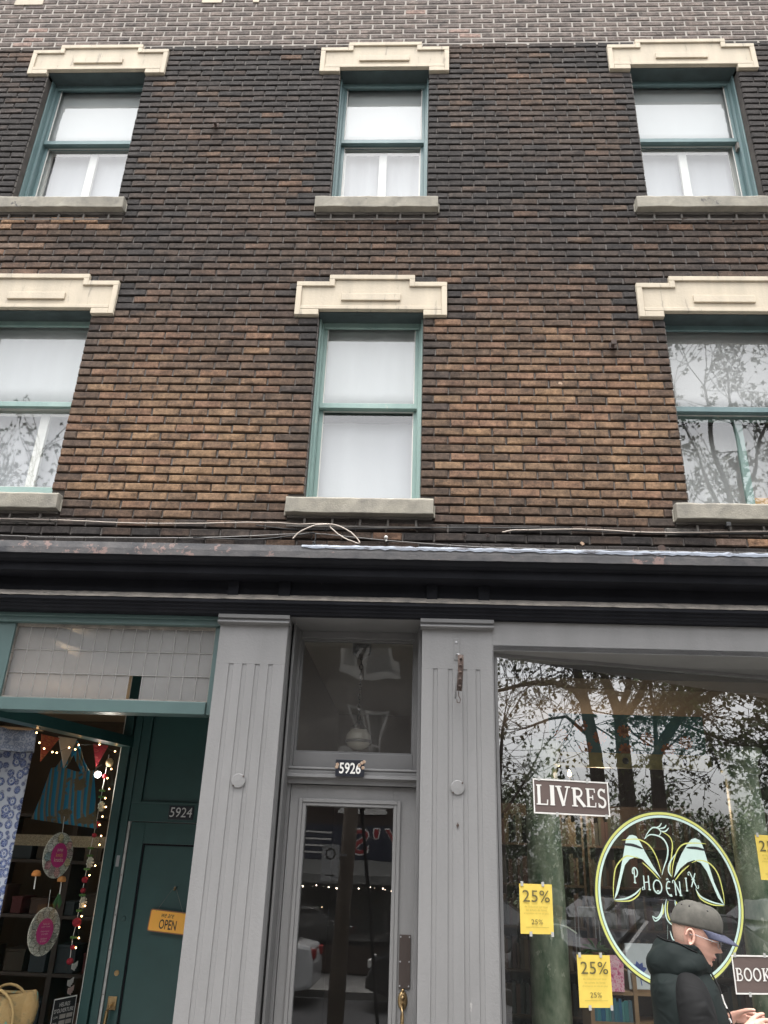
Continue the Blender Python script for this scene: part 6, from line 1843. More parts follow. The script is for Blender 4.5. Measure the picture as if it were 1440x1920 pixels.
# cap
cb = MB()
def cap_pt(u, v):
    """u round the head, v 0 at the band to 1 at the button"""
    a = 2 * math.pi * u
    c = math.cos(a)
    zb = 0.030 + 0.006 * c - 0.012 * (c < 0) * abs(c)
    rf = math.cos(v * math.pi / 2) ** 0.62
    base = head_pt(0.045, a, 0.007)
    cx = -0.006
    x = cx + (base.x - cx) * rf * (1 + 0.03 * math.sin(math.pi * v)); y = base.y * rf * (1 + 0.03 * math.sin(math.pi * v))
    z = zb + (0.136 - zb) * math.sin(v * math.pi / 2) ** 0.9
    z += 0.004 * gauss((x - 0.06), 0.03)
    seam = min(abs(((u * 6) % 1) - 0), abs(((u * 6) % 1) - 1))
    return Vector((x, y, z - 0.0018 * gauss(seam, 0.03)))
nu, nv = 72, 16
cb.add([HM @ cap_pt(k / nu, j / nv) for j in range(nv + 1) for k in range(nu)], [(j * nu + k, j * nu + (k + 1) % nu, (j + 1) * nu + (k + 1) % nu, (j + 1) * nu + k) for j in range(nv) for k in range(nu)])
CAP = cb.build('cap', M['capcloth'], PER, smooth=True, solid=0.002)
bb = MB()
vs = []
nb_ = 20
for k in range(nb_ + 1):
    a = rad(-72 + 144 * k / nb_)
    b0 = cap_pt((a / (2 * math.pi)) % 1.0, 0.0)
    for r in range(7):
        t = r / 6
        ext = 0.074 * math.cos(a * 0.98) ** 0.75 if abs(a) < rad(89) else 0
        pnt = Vector((b0.x + 0.001 + ext * t, b0.y * (1 - 0.06 * t), b0.z + 0.002 - 0.010 * t - 0.17 * b0.y * b0.y * t * 12 * 0.5 - 0.012 * t * t))
        vs.append(HM @ pnt)
bb.add(vs, [(k * 7 + r, k * 7 + r + 1, (k + 1) * 7 + r + 1, (k + 1) * 7 + r) for k in range(nb_) for r in range(6)])
bb.build('brim', M['brim'], CAP, smooth=True, solid=0.003)
mb = MB(); mb.ball(HM @ Vector((-0.006, 0, 0.1365)), 0.007, 8, 0.5); mb.build('button', M['capcloth'], CAP, smooth=True)
mb = MB()
for u_, v_ in ((0.70, 0.55), (0.83, 0.58), (0.62, 0.52)):
    p_ = cap_pt(u_, v_); mb.ball(HM @ p_, 0.0042, 6)
mb.build('eyelet', M['blackink'], CAP)

# jacket: one shell from hem to collar, with sleeves and hood as parts of it
jb = MB()
JS = [(0.90, 1.225, 0.150, 0.205, 0.0), (1.0, 1.228, 0.155, 0.210, 0.0), (1.15, 1.238, 0.160, 0.212, 0.0), (1.30, 1.250, 0.163, 0.218, 0.0), (1.40, 1.258, 0.162, 0.222, 0.0), (1.48, 1.258, 0.160, 0.222, 0.0),
      (1.54, 1.246, 0.150, 0.212, 0.0), (1.585, 1.236, 0.146, 0.190, 0.02), (1.62, 1.232, 0.138, 0.152, 0.05), (1.65, 1.236, 0.122, 0.116, 0.10), (1.68, 1.250, 0.102, 0.096, 0.22), (1.71, 1.266, 0.098, 0.090, 0.12), (1.748, 1.274, 0.094, 0.088, 0.06), (1.757, 1.274, 0.090, 0.084, 0.05), (1.745, 1.272, 0.084, 0.079, 0.06), (1.69, 1.268, 0.078, 0.074, 0.1)]
nj = 48
jy = rad(-16)
for iz, (z, cx, rx, ry, tl_) in enumerate(JS):
    for k in range(nj):
        a = 2 * math.pi * k / nj
        lx = rx * math.copysign(abs(math.cos(a)) ** 0.9, math.cos(a)); ly = ry * math.copysign(abs(math.sin(a)) ** 0.85, math.sin(a))
        wr_ = 0.006 * (abs(math.sin(z * 19 + a * 2.2 + 0.7 * math.sin(a * 3))) ** 0.6 - 0.6) + 0.005 * math.sin(z * 41 - a * 3.3)
        if iz > 11: wr_ *= 0.3
        lx *= 1 + wr_ / max(rx, 0.05); ly *= 1 + wr_ / ry
        jb.v.append((cx + lx * math.cos(jy) - ly * math.sin(jy), PY + lx * math.sin(jy) + ly * math.cos(jy), z - tl_ * lx - (0.075 * clamp((lx - 0.035) / 0.05) ** 1.5 if 11 <= iz <= 14 else 0.0)))
jb.f = [(i * nj + k, i * nj + (k + 1) % nj, (i + 1) * nj + (k + 1) % nj, (i + 1) * nj + k) for i in range(len(JS) - 1) for k in range(nj)]
jb.fm = [0] * len(jb.f)
JK = jb.build('jacket', M['jacket'], PER, smooth=True)
sub = JK.modifiers.new('sub', 'SUBSURF'); sub.levels = 1; sub.render_levels = 2
for sg in (-1, 1):
    sl = MB()
    P_ = [(1.220, 0.110, 1.606, 0.052), (1.222, 0.158, 1.584, 0.072), (1.223, 0.200, 1.525, 0.081), (1.226, 0.232, 1.40, 0.074), (1.228, 0.240, 1.32, 0.071), (1.238, 0.238, 1.262, 0.068), (1.275, 0.226, 1.262, 0.064), (1.315, 0.20, 1.315, 0.058), (1.365, 0.172, 1.355, 0.052), (1.41, 0.146, 1.397, 0.046), (1.447, 0.130, 1.425, 0.040), (1.451, 0.128, 1.428, 0.034)]
    ns = 24
    pts_ = [Vector((x, PY + sg * y, z)) for x, y, z, r in P_]
    for i, (x, y, z, r) in enumerate(P_):
        d_ = (pts_[min(i + 1, len(P_) - 1)] - pts_[max(i - 1, 0)]).normalized()
        a_ = d_.cross(Vector((0, 1, 0.02))).normalized(); b_ = d_.cross(a_)
        for k in range(ns):
            t = 2 * math.pi * k / ns
            rr_ = r * (1 + 0.08 * (abs(math.sin(1.5 * t + i * 1.1)) ** 0.6 - 0.65) * (i > 1) + 0.03 * math.sin(4 * t - i * 1.7))
            sl.v.append(tuple(pts_[i] + a_ * math.cos(t) * rr_ + b_ * math.sin(t) * rr_))
    sl.f = [(i * ns + k, i * ns + (k + 1) % ns, (i + 1) * ns + (k + 1) % ns, (i + 1) * ns + k) for i in range(len(P_) - 1) for k in range(ns)]; sl.fm = [0] * len(sl.f)
    so = sl.build('sleeve', M['sleeve'], JK, smooth=True)
    sub = so.modifiers.new('sub', 'SUBSURF'); sub.levels = 1; sub.render_levels = 2
# folded-down hood: cloth draped behind the neck, thinning to the front
ho = MB()
nh = 64
BACKP = [(-0.018, 1.700), (-0.012, 1.742), (0.000, 1.768), (0.018, 1.772), (0.036, 1.755), (0.056, 1.738), (0.074, 1.714), (0.088, 1.686), (0.090, 1.652), (0.074, 1.618), (0.050, 1.590), (0.025, 1.580), (0.0, 1.59), (-0.018, 1.650)]
FRONP = [(-0.010, 1.690), (-0.006, 1.704), (0.000, 1.712), (0.006, 1.710), (0.012, 1.702), (0.016, 1.692), (0.020, 1.680), (0.022, 1.668), (0.020, 1.656), (0.016, 1.646), (0.010, 1.640), (0.004, 1.636), (-0.004, 1.640), (-0.010, 1.660)]
npf = len(BACKP)
for i in range(nh + 1):
    t = -1 + 2 * i / nh
    a = math.pi + t * rad(128)
    bk_ = (0.5 - 0.5 * math.cos(a)) ** 1.1
    bk_ = clamp((bk_ - 0.15) / 0.85)
    ce = Vector((1.262 + 0.090 * math.cos(a), PY + 0.092 * math.sin(a), 0))
    out_ = Vector((math.cos(a), math.sin(a), 0))
    for k in range(npf):
        o_ = FRONP[k][0] + (BACKP[k][0] - FRONP[k][0]) * bk_
        z_ = FRONP[k][1] + (BACKP[k][1] - FRONP[k][1]) * bk_
        crease = abs(math.sin(a * 2.2 + k * 0.42 + 0.6)) ** 0.8 * 0.011 + 0.003 * math.sin(a * 6.1 - k * 0.9)
        o_ += (crease - 0.006) * (0.3 + bk_) * (1 if 2 < k < 12 else 0.2)
        z_ += 0.006 * math.sin(a * 4.3 + k * 0.8) * bk_
        ho.v.append((ce.x + out_.x * o_, ce.y + out_.y * o_, z_))
ho.f = [(i * npf + k, i * npf + (k + 1) % npf, (i + 1) * npf + (k + 1) % npf, (i + 1) * npf + k) for i in range(nh) for k in range(npf)]
ho.f += [tuple(range(npf)), tuple(nh * npf + k for k in range(npf))]
ho.fm = [0] * len(ho.f)
hoo = ho.build('hood', M['jacket'], JK, smooth=True)
sub = hoo.modifiers.new('sub', 'SUBSURF'); sub.levels = 1; sub.render_levels = 2
hem = MB()
hem.tube([tuple(Vector(ho.v[i * npf + 3]) + Vector((0, 0, 0.001))) for i in range(4, nh - 3, 3)], 0.0042, 6)
hem.build('hood_hem', M['sleeve'], JK, smooth=True)
# zip, chest pull
zp = MB()
fz = []
for z, cx, rx, ry, tl_ in JS[:12]:
    fz.append((cx + (rx + 0.006) * math.cos(jy), PY + (rx + 0.006) * math.sin(jy), z - tl_ * rx))
zp.tube(fz, 0.0045, 6); zp.build('zip', M['blackink'], JK)
mb = MB()
a0 = Vector((1.372, PY - 0.10, 1.565))
mb.tube([a0, a0 + Vector((0.006, 0, -0.03)), a0 + Vector((0.014, -0.004, -0.052))], 0.0035, 6); mb.build('zip_pull', M['paper'], JK); mb = MB(); mb.tube([a0 + Vector((0.02, 0, -0.09)), a0 + Vector((0.026, 0, -0.105))], 0.0045, 6)
mb.build('zip_pull', M['paper'], JK)
# trousers and shoes
for sg in (-1, 1):
    mb = MB(); mb.tube([(1.215, PY + sg * 0.085, 1.02), (1.22, PY + sg * 0.09, 0.85), (1.24, PY + sg * 0.10, 0.57), (1.215, PY + sg * 0.10, 0.3), (1.21, PY + sg * 0.10, 0.16)], [0.118, 0.10, 0.08, 0.068, 0.07], 16); mb.build('trouser_leg', M['denim'], PER, smooth=True)
    mb = MB()
    n = 14; P_ = [(1.135, 0.03, 0.05), (1.15, 0.042, 0.075), (1.20, 0.044, 0.085), (1.27, 0.048, 0.065), (1.33, 0.052, 0.048), (1.38, 0.045, 0.038), (1.405, 0.02, 0.025)]
    for x, hw, h in P_:
        for k in range(n):
            t = 2 * math.pi * k / n
            mb.v.append((x, PY + sg * 0.105 + hw * math.cos(t), GZ + 0.001 + h * 0.5 + h * 0.5 * math.copysign(abs(math.sin(t)) ** 0.6, math.sin(t))))
    mb.f = [(i * n + k, i * n + (k + 1) % n, (i + 1) * n + (k + 1) % n, (i + 1) * n + k) for i in range(len(P_) - 1) for k in range(n)] + [tuple(range(n)), tuple((len(P_) - 1) * n + k for k in range(n))]
    mb.fm = [0] * len(mb.f); mb.build('shoe', M['rubber'], PER, smooth=True)
# phone in his hands
PH = thing('smartphone', (1.6, PY, 1.44), 'black smartphone held low in the man\'s hands at the right edge', 'phone')
d1 = Vector((0.80, 0, 0.20)).normalized(); d2_ = Vector((0, 1, 0)); d3 = d1.cross(d2_)
mb = MB(); mb.obox((1.597, PY, 1.462), d1, d2_, d3, 0.072, 0.037, 0.0042); mb.build('case', M['rubber'], PH, bevel=0.003)
mb = MB(); mb.obox((1.597, PY, 1.462) + Vector((0, 0, 0)) - d3 * 0.0046 if False else Vector((1.597, PY, 1.462)) - d3 * 0.0046, d1, d2_, d3, 0.067, 0.033, 0.0003); mb.build('screen', flat('dark_screen', (0.02, 0.022, 0.028), 0.08), PH)

# ================================================================== ACROSS THE STREET (seen in the glass)
FB = thing('opposite_building', (-11, -20, GZ), 'dark brick shop building across the street, mirrored in the door glass', 'building')
FX0, FX1, FY = -30.0, 7.5, -17.0
wins = []
for k in range(9):
    cx = -1.37 - 3.3 * (k - 2)
    for dx in (-0.33, 0.33):
        for z0, z1 in ((3.9, 6.0), (7.05, 8.6)):
            if FX0 + 0.6 < cx + dx < FX1 - 0.6: wins.append((cx + dx - 0.29, cx + dx + 0.29, z0, z1))
shops = [(-27.5, -20.0, 0.7, 2.6), (-19, -12.5, 0.7, 2.6), (-11.5, -5.2, 0.7, 2.6), (-4.2, 1.6, 0.7, 2.6), (2.6, 7.0, 0.7, 2.6)]
mb = MB(); strips(mb, FX0, FX1, GZ, 9.6, FY - 0.3, FY, wins + shops); mb.build('wall', M['farbrick'], FB)
MB().box(FX0, FX1, FY - 10, FY - 0.301, GZ, 9.5).build('core', M['room'], FB)
MB().box(FX0 - 0.1, FX1 + 0.1, FY - 0.31, FY + 0.25, 9.601, 9.95).build('cornice', M['black'], FB, bevel=0.02)
for x0, x1, z0, z1 in wins:
    mb = MB(); 
    mb.box(x0, x0 + 0.07, FY - 0.12, FY + 0.01, z0, z1); mb.box(x1 - 0.07, x1, FY - 0.12, FY + 0.01, z0, z1); mb.box(x0 + 0.07, x1 - 0.07, FY - 0.12, FY + 0.01, z1 - 0.07, z1); mb.box(x0 - 0.05, x1 + 0.05, FY - 0.12, FY + 0.06, z0 - 0.09, z0 - 0.001); mb.box(x0 + 0.07, x1 - 0.07, FY - 0.12, FY + 0.0, (z0 + z1) / 2 - 0.03, (z0 + z1) / 2 + 0.03); mb.box(x0 + 0.07, x1 - 0.07, FY - 0.12, FY + 0.0, z0, z0 + 0.07)
    w = mb.build('window', M['white'], FB)
    q = MB(); q.quad((x0 + 0.07, FY - 0.08, z0), (x1 - 0.07, FY - 0.08, z0), (x1 - 0.07, FY - 0.08, z1), (x0 + 0.07, FY - 0.08, z1)); q.build('pane', flat_glass if 'flat_glass' in globals() else M['glass'], w)
for x0, x1, z0, z1 in shops:
    q = MB(); frame_box(q, x0, x1, z0, z1, FY - 0.2, FY - 0.05, 0.08, 0.08, 0.08, 0.1); s_ = q.build('shop_window', M['black'], FB)
    q = MB(); q.quad((x0 + 0.08, FY - 0.15, z0), (x1 - 0.08, FY - 0.15, z0), (x1 - 0.08, FY - 0.15, z1), (x0 + 0.08, FY - 0.15, z1)); q.build('pane', M['glass'], s_)
MB().box(-4.6, 2.0, FY + 0.001, FY + 0.16, 2.68, 3.52).build('sign_band', flat('navy_sign_board', (0.012, 0.018, 0.04), 0.5), FB)
for k in range(4):
    MB().box(-3.3, -2.15, FY + 0.1605, FY + 0.17, 2.82 + 0.16 * k, 2.86 + 0.16 * k).build('stripe', M['paper'], FB)
fpl = lambda s_, z_, l=0.0: (-s_, FY + 0.165 + l, z_)
for i, (ch, cx, w_) in enumerate((('T', 0.05, 0.5), ('Y', -0.48, 0.5), ("'", -0.98, 0.14), ('S', -1.42, 0.42))):
    text_mesh(ch, fpl, -cx, 3.12 + (0.2 if ch == "'" else 0), w_ + 0.07, 0.67 if ch != "'" else 0.28, 0.0, M['paper'], 'letter_edge', FB, bold=0.03)
    text_mesh(ch, fpl, -cx, 3.12 + (0.2 if ch == "'" else 0), w_, 0.6 if ch != "'" else 0.22, 0.008, flat('red_letter_%d' % i, (0.35, 0.02, 0.03), 0.5), 'letter', FB, bold=0.01)
mb = MB(); mb.add([(-4.6, FY + 0.16, 2.67), (2.0, FY + 0.16, 2.67), (2.0, FY + 1.0, 2.3), (-4.6, FY + 1.0, 2.3), (-4.6, FY + 1.0, 2.1), (2.0, FY + 1.0, 2.1)], [(0, 1, 2, 3), (3, 2, 5, 4)]); mb.build('awning', flat('grey_awning', (0.16, 0.16, 0.15), 0.9), FB)
FLt = thing('fairy_lights', (-1.3, FY + 0.9, 2.0), 'row of tiny lights under the awning across the street', 'lights')
mb = MB(); mb.tube([(-4.5, FY + 0.9, 2.05), (1.9, FY + 0.9, 2.05)], 0.006, 4); mb.build('wire', M['cable_black'], FLt)
r_ = random.Random(2); gb = glow('far_bulb', (1, 0.8, 0.6), 12)
for k in range(22):
    mb = MB(); mb.ball((-4.4 + 0.28 * k + r_.uniform(-0.1, 0.1), FY + 0.9, 2.02 + r_.uniform(-0.04, 0.03)), 0.018, 5); mb.build('bulb', gb, FLt)

# utility pole with a parking sign at the near kerb
UP = thing('wooden_post', (-0.82, -6.05, GZ), 'round wooden post at the kerb, mirrored in the door glass', 'pole')
mb = MB(); mb.tube([(-0.90, -5.4, GZ), (-0.80, -5.4, 3.7)], [0.10, 0.09], 14); mb.build('pole', M['polewood'], UP, smooth=True)
mb = MB(); mb.tube([(-0.80, -5.4, 3.6), (-0.56, -5.6, 1.9), (-0.36, -5.8, 0.1)], 0.022, 8); mb.build('guy_guard', M['black'], UP)
PS = thing('parking_sign', (-1.06, -5.27, 2.0), 'grey parking sign with a black ring and a left arrow on the utility pole', 'sign')
ppl = lambda s_, z_, l=0.0: (-1.04 - s_, -5.275 + l, 2.22 + z_)
mb = MB(); plate(mb, ppl, rrect(0.21, 0.42, 0.02), -0.003, 0.0); mb.build('plate', flat('sign_grey', (0.40, 0.41, 0.42), 0.5), PS)
mb = MB()
vs = []
for i in range(32):
    a = 2 * math.pi * i / 32
    vs += [ppl(0.045 * math.cos(a), 0.10 + 0.05 * math.sin(a), 0.001), ppl(0.062 * math.cos(a), 0.10 + 0.069 * math.sin(a), 0.001)]
mb.add(vs, [(2 * i, 2 * i + 1, (2 * i + 3) % 64, (2 * i + 2) % 64) for i in range(32)])
ribbon(mb, [(0.055, -0.145), (-0.04, -0.145)], 0.014, ppl, False, 0.001)
mb.add([ppl(-0.065, -0.145, 0.001), ppl(-0.035, -0.125, 0.001), ppl(-0.035, -0.165, 0.001)], [(0, 1, 2)])
mb.build('symbol', M['blackink'], PS)
mb = MB(); mb.box(-1.06, -0.84, -5.33, -5.28, 2.30, 2.33); mb.build('bracket', M['steel'], PS)

# parked cars along the far kerb
def car(x, y, bodym, label, rot=0.0):
    c_ = thing('parked_car', (x, y, -0.03), label, 'car', 'cars parked along the kerbs')
    L_, W_ = 4.4, 1.78
    prof_ = [(-2.2, 0.35), (-2.2, 0.62), (-2.1, 0.86), (-1.75, 0.96), (-1.25, 1.02), (-0.55, 1.46), (0.2, 1.54), (1.05, 1.50), (1.75, 1.06), (2.12, 1.0), (2.2, 0.7), (2.2, 0.32), (1.8, 0.24), (-1.8, 0.24)]
    mb = MB(); n = len(prof_); vs = []
    for yy, k in ((-W_ / 2, 1), (W_ / 2, 1)):
        for px, pz in prof_:
            vs.append((x + px, y + yy * (0.80 if pz > 1.1 else 1.0), pz - 0.03))
    mb.add(vs, [tuple(range(n)), tuple(range(2 * n - 1, n - 1, -1))] + [(i, i + n, (i + 1) % n + n, (i + 1) % n) for i in range(n)])
    mb.build('body', bodym, c_, bevel=0.06)
    gm_ = M['glass_dark']
    for sg in (-1, 1):
        for q in ([(-1.05, 1.06), (-0.5, 1.40), (0.15, 1.46), (0.15, 1.06)], [(0.22, 1.06), (0.22, 1.46), (1.0, 1.43), (1.5, 1.08)]):
            mb = MB(); mb.add([(x + px, y + sg * W_ / 2 * (0.84 if pz < 1.2 else 0.808) , pz - 0.03) for px, pz in q], [(0, 1, 2, 3)]); mb.build('side_window', gm_, c_, solid=0.05)
    mb = MB(); mb.add([(x - 1.28, y - 0.72, 1.03), (x - 1.28, y + 0.72, 1.03), (x - 0.58, y + 0.62, 1.45), (x - 0.58, y - 0.62, 1.45)], [(0, 1, 2, 3)]); mb.build('windscreen', gm_, c_, solid=0.03)
    mb = MB(); mb.add([(x + 1.78, y - 0.72, 1.05), (x + 1.78, y + 0.72, 1.05), (x + 1.08, y + 0.62, 1.48), (x + 1.08, y - 0.62, 1.48)], [(0, 1, 2, 3)]); mb.build('rear_window', gm_, c_, solid=0.03)
    for wx in (-1.35, 1.35):
        for sg in (-1, 1):
            mb = MB(); mb.lathe((x + wx, y + sg * (W_ / 2 - 0.08), 0.30), [(0.17, -0.10), (0.31, -0.10), (0.325, -0.05), (0.325, 0.05), (0.31, 0.10), (0.17, 0.10)], 20, axis='Y')
            w = mb.build('wheel', M['rubber'], c_)
            mb = MB(); mb.lathe((x + wx, y + sg * (W_ / 2 - 0.08), 0.30), [(0.02, -0.095), (0.18, -0.09), (0.18, 0.09), (0.02, 0.095)], 14, axis='Y'); mb.build('rim', M['steel'], w)
    for sg in (-1, 1):
        mb = MB(); mb.box(x - 2.215, x - 2.12, y + sg * 0.68 - 0.16, y + sg * 0.68 + 0.16, 0.66, 0.80); mb.build('headlight', M['white'], c_, bevel=0.02)
        mb = MB(); mb.box(x + 2.12, x + 2.215, y + sg * 0.70 - 0.14, y + sg * 0.70 + 0.14, 0.76, 0.92); mb.build('tail_light', flat('tail_red%d%d' % (int(x * 10), sg), (0.3, 0.01, 0.01), 0.3), c_, bevel=0.02)
    mb = MB(); mb.box(x - 2.25, x - 2.14, y - 0.8, y + 0.8, 0.33, 0.52); mb.build('bumper', M['rubber'], c_, bevel=0.03)
M['glass_dark'] = flat('car_glass', (0.02, 0.022, 0.025), 0.05)
car(-4.0, -12.0, flat('white_car_paint', (0.62, 0.62, 0.62), 0.2), 'white parked car across the street')
car(1.4, -12.0, flat('black_car_paint', (0.015, 0.016, 0.018), 0.15), 'black parked car across the street beside the white one')
car(6.6, -12.0, flat('grey_car_paint', (0.10, 0.105, 0.11), 0.2), 'dark grey parked car farther right across the street')

car(6.9, -6.1, flat('near_car_paint', (0.018, 0.018, 0.02), 0.2), 'black car parked at the near kerb right of the camera')
car(12.2, -6.1, flat('graphite_car_paint', (0.03, 0.03, 0.033), 0.2), 'graphite car parked at the near kerb farther right')
car(11.4, -12.0, flat('navy_car_paint', (0.02, 0.024, 0.035), 0.2), 'dark navy car parked under the maples across the street')
car(16.6, -12.0, flat('charcoal_car_paint', (0.028, 0.028, 0.03), 0.2), 'charcoal car parked at the right end across the street')

# trees: hand-placed limbs, grown twigs, single leaf blades
def grow(rnd, segs, tips, p_, d_, L_, r, depth):
    n = 3 if depth > 0 else 2
    P_ = [p_]; R_ = [r]
    q = Vector(p_); d_ = Vector(d_)
    for i in range(n):
        d_ = (d_ + Vector((rnd.gauss(0, 0.22), rnd.gauss(0, 0.22), rnd.gauss(0.06, 0.16)))).normalized()
        q = q + d_ * L_ / n
        P_.append(q.copy()); R_.append(r * (1 - 0.55 * (i + 1) / n))
    segs.append((P_, R_))
    if depth == 0:
        tips.append((P_[-1], d_)); tips.append((P_[1], d_)); return
    for k in range(rnd.choice((2, 3, 3))):
        i = rnd.choice((1, 2, 3))
        ax = Vector((rnd.gauss(0, 1), rnd.gauss(0, 1), rnd.gauss(0, 0.6)))
        nd = (d_ + ax.normalized() * rnd.uniform(0.5, 1.0)).normalized()
        grow(rnd, segs, tips, P_[i], nd, L_ * rnd.uniform(0.55, 0.8), R_[i] * 0.62, depth - 1)
    grow(rnd, segs, tips, P_[-1], d_, L_ * 0.7, R_[-1] * 0.9, depth - 1)
def tree(base, limbs, label, seed, leafm, name='maple_tree', leaf=0.12, per=4, depth=3, side=9):
    """limbs: list of (points, radii); first is the trunk"""
    rnd = random.Random(seed)
    t = thing(name, base, label, 'tree', 'street trees across the road')
    segs, tips = [], []
    for P_, R_ in limbs:
        P_ = [Vector(q) for q in P_]
        segs.append((P_, R_))
        end = P_[-1]; d_ = (P_[-1] - P_[-2]).normalized()
        for k in range(3):
            grow(rnd, segs, tips, end, (d_ + Vector((rnd.gauss(0, 0.45), rnd.gauss(0, 0.45), rnd.gauss(0.1, 0.3)))).normalized(), rnd.uniform(1.5, 2.2), R_[-1] * 0.6, depth)
        for k in range(side):
            i = rnd.randrange(1, len(P_)); u = rnd.random(); q = P_[i - 1].lerp(P_[i], u)
            if q.z < base[2] + 3.2: continue
            nd = Vector((rnd.gauss(0, 1), rnd.gauss(0, 1), rnd.gauss(0.2, 0.6))).normalized()
            grow(rnd, segs, tips, q, nd, rnd.uniform(0.8, 1.5), min(R_[i] * 0.35, 0.03), depth - 1)
    mb = MB()
    for P_, R_ in segs: mb.tube(P_, [max(r, 0.009) for r in R_], 8 if R_[0] > 0.05 else 5 if R_[0] > 0.02 else 3, cap=False)
    mb.build('trunk', M['bark'], t, smooth=True)
    lb = MB()
    for q, d_ in tips:
        for k in range(per):
            c_ = q + Vector((rnd.gauss(0, 0.10), rnd.gauss(0, 0.10), rnd.gauss(-0.05, 0.09)))
            a = Vector((rnd.gauss(0, 1), rnd.gauss(0, 1), rnd.gauss(-0.7, 0.6))).normalized(); b = a.cross(Vector((rnd.gauss(0, 1), rnd.gauss(0, 1), 1))).normalized()
            s_ = leaf * rnd.uniform(0.6, 1.2)
            lb.add([c_, c_ + a * s_ * 0.45 + b * s_ * 0.5, c_ + a * s_ * 0.6 + b * s_ * 0.12, c_ + a * s_ * 1.1, c_ + a * s_ * 0.6 - b * s_ * 0.12, c_ + a * s_ * 0.45 - b * s_ * 0.5], [(0, 1, 2), (0, 2, 3), (0, 3, 4), (0, 4, 5)])
    lb.build('crown', leafm, t)
    return t
tree((13.15, -14.5, GZ), [([(13.15, -14.5, GZ), (13.1, -14.5, 3.0), (13.06, -14.56, 5.16), (12.94, -14.64, 6.19), (12.84, -14.71, 6.91), (12.6, -14.8, 8.6)], [0.30, 0.24, 0.20, 0.17, 0.15, 0.10]),
     ([(12.94, -14.66, 6.4), (12.66, -14.83, 6.91), (12.19, -15.12, 7.11), (11.71, -15.41, 7.1), (11.31, -15.64, 7.01), (10.71, -15.97, 6.82)], [0.10, 0.09, 0.08, 0.07, 0.06, 0.05]),
     ([(13.0, -14.6, 5.5), (12.4, -14.9, 6.1), (11.9, -15.0, 6.0), (11.2, -15.3, 5.7)], [0.06, 0.05, 0.04, 0.03])], 'left forked maple with a long sideways limb, mirrored in the bookshop window', 3, M['leaf'], per=2, leaf=0.14)
tree((13.75, -14.1, GZ), [([(13.75, -14.1, GZ), (13.72, -14.12, 3.0), (13.72, -14.12, 5.06), (13.71, -14.13, 6.19), (13.6, -14.2, 6.58), (13.46, -14.3, 7.14), (13.2, -14.5, 8.8)], [0.30, 0.25, 0.21, 0.19, 0.14, 0.13, 0.08]),
     ([(13.72, -14.12, 6.1), (13.82, -14.05, 6.53), (13.97, -13.95, 6.97), (14.1, -13.8, 8.4)], [0.12, 0.10, 0.09, 0.06]),
     ([(13.72, -14.12, 5.9), (13.85, -14.03, 6.2), (14.14, -13.83, 6.58), (14.5, -13.6, 7.4)], [0.13, 0.12, 0.11, 0.07])], 'middle maple whose trunk splits in three, mirrored in the bookshop window', 5, M['leaf'], per=2, leaf=0.14)
tree((14.4, -13.65, GZ), [([(14.35, -13.7, GZ), (14.4, -13.65, 3.0), (14.42, -13.63, 4.97), (14.68, -13.44, 5.55), (14.95, -13.24, 5.98), (15.19, -13.06, 6.41), (15.43, -12.88, 6.74), (15.9, -12.6, 7.6)], [0.27, 0.22, 0.17, 0.15, 0.14, 0.12, 0.10, 0.06]),
     ([(15.14, -13.1, 6.3), (15.5, -12.82, 6.57), (15.93, -12.49, 6.81), (16.8, -12.0, 7.3)], [0.09, 0.085, 0.08, 0.04]),
     ([(14.45, -13.6, 5.1), (14.48, -13.59, 5.66), (14.52, -13.56, 6.25), (14.47, -13.59, 6.69), (14.4, -13.6, 8.0)], [0.07, 0.06, 0.055, 0.05, 0.03]),
     ([(14.53, -13.55, 6.2), (14.75, -13.39, 6.69), (14.99, -13.21, 6.91), (15.2, -13.0, 7.8)], [0.05, 0.045, 0.04, 0.02]),
     ([(14.95, -13.24, 5.98), (15.57, -12.77, 5.66), (16.25, -12.23, 5.35), (16.61, -11.93, 5.19)], [0.05, 0.045, 0.04, 0.03])], 'right leaning maple with a drooping limb, mirrored in the bookshop window', 9, M['leaf'], per=2, leaf=0.14)
tree((8.2, -13.6, GZ), [([(8.2, -13.6, GZ), (8.15, -13.6, 4.0), (8.0, -13.5, 8.0), (7.9, -13.4, 11.0), (7.75, -13.3, 13.2), (7.7, -13.3, 14.2)], [0.28, 0.22, 0.15, 0.09, 0.05, 0.03]),
     ([(8.0, -13.5, 8.3), (8.35, -13.4, 11.0), (8.3, -13.3, 13.0), (8.35, -13.3, 14.6)], [0.10, 0.07, 0.045, 0.02]),
     ([(8.3, -13.4, 10.6), (8.9, -13.2, 12.4), (9.5, -13.0, 13.8)], [0.06, 0.04, 0.02]),
     ([(7.95, -13.45, 9.5), (7.2, -13.2, 11.6), (6.7, -13.0, 13.2)], [0.06, 0.04, 0.02]),
     ([(8.1, -13.55, 6.5), (9.2, -13.4, 8.4), (9.9, -13.2, 10.8)], [0.08, 0.06, 0.03])], 'tall slender maple mirrored in the lower right window', 14, M['leaf'], leaf=0.17, per=3, depth=2, side=12)
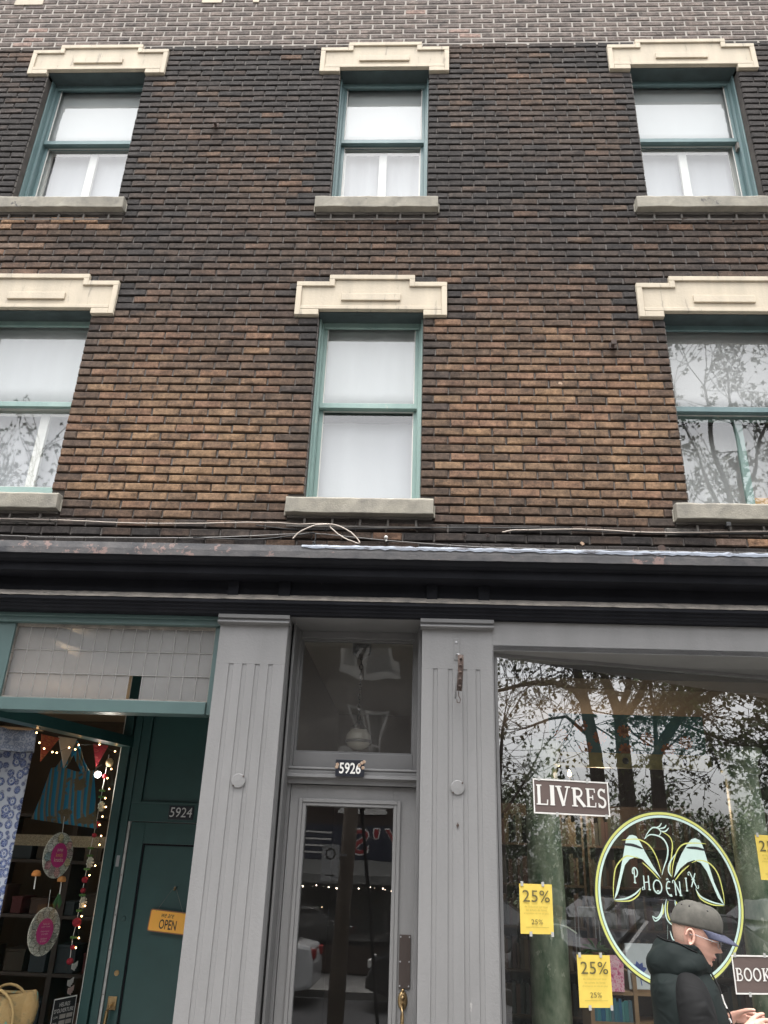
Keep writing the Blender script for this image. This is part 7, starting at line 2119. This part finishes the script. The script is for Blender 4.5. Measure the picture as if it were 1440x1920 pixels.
tree((-10.6, -13.8, GZ), [([(-10.6, -13.8, GZ), (-10.5, -13.8, 3.0), (-10.3, -13.7, 5.6), (-10.2, -13.7, 7.4)], [0.25, 0.2, 0.13, 0.06]),
     ([(-10.35, -13.7, 5.0), (-9.6, -13.6, 6.6), (-9.2, -13.4, 7.8)], [0.09, 0.06, 0.03]), ([(-10.3, -13.7, 5.4), (-11.2, -13.5, 7.0), (-11.6, -13.4, 8.0)], [0.09, 0.06, 0.03])], 'bare maple on the far left, mirrored in the lower left window', 23, M['leaf'], leaf=0.14, per=2, depth=3, side=8)
tree((19.5, -11.8, GZ), [([(19.5, -11.8, GZ), (19.4, -11.7, 2.5), (19.2, -11.6, 5.0), (19.2, -11.4, 7.0)], [0.22, 0.18, 0.12, 0.06]), ([(19.3, -11.6, 3.2), (18.3, -11.2, 4.6), (17.6, -11.0, 5.6)], [0.08, 0.06, 0.03]),
     ([(19.3, -11.6, 3.5), (20.4, -11.0, 5.2), (21.0, -10.6, 6.4)], [0.08, 0.06, 0.03])], 'leafy green tree at the right end, mirrored at the edge of the bookshop window', 31, M['leaf_dk'], leaf=0.2, per=6, depth=3, side=14)
tree((10.9, -16.2, GZ), [([(10.9, -16.2, GZ), (10.9, -16.2, 2.5), (10.8, -16.1, 4.2), (10.9, -16.0, 5.8)], [0.14, 0.11, 0.07, 0.04]), ([(10.85, -16.15, 3.3), (11.5, -15.7, 4.4), (11.9, -15.5, 5.2)], [0.05, 0.035, 0.02]), ([(10.85, -16.15, 3.6), (10.1, -16.4, 4.8), (9.8, -16.6, 5.8)], [0.05, 0.035, 0.02])],
     'small leafy maple at the left edge of the bookshop reflection', 41, M['leaf'], leaf=0.15, per=2, depth=2, side=12)
# bushy park edge behind the trees
rnd = random.Random(77)
lb = MB()
for k in range(60000):
    x = rnd.uniform(8.5, 44); y = -19.5 - rnd.random() * 4 - 0.1 * (x - 8)
    hmax = 3.9 + 0.9 * math.sin(x * 0.9) + 0.8 * math.sin(x * 2.3 + 1)
    z = hmax * rnd.random() ** 0.75
    a = Vector((rnd.gauss(0, 1), rnd.gauss(0, 1), rnd.gauss(0, 1))).normalized(); b = a.cross(Vector((0.3, 0.2, 1))).normalized(); s_ = rnd.uniform(0.07, 0.17)
    c_ = Vector((x, y, z + 0.1))
    lb.add([c_ - a * s_, c_ + b * s_ * 0.5, c_ + a * s_, c_ - b * s_ * 0.5], [(0, 1, 2, 3)])
lb.build('park_shrubs', M['leaf_dk'], kind='stuff', label='bushy green edge of a park across the street')
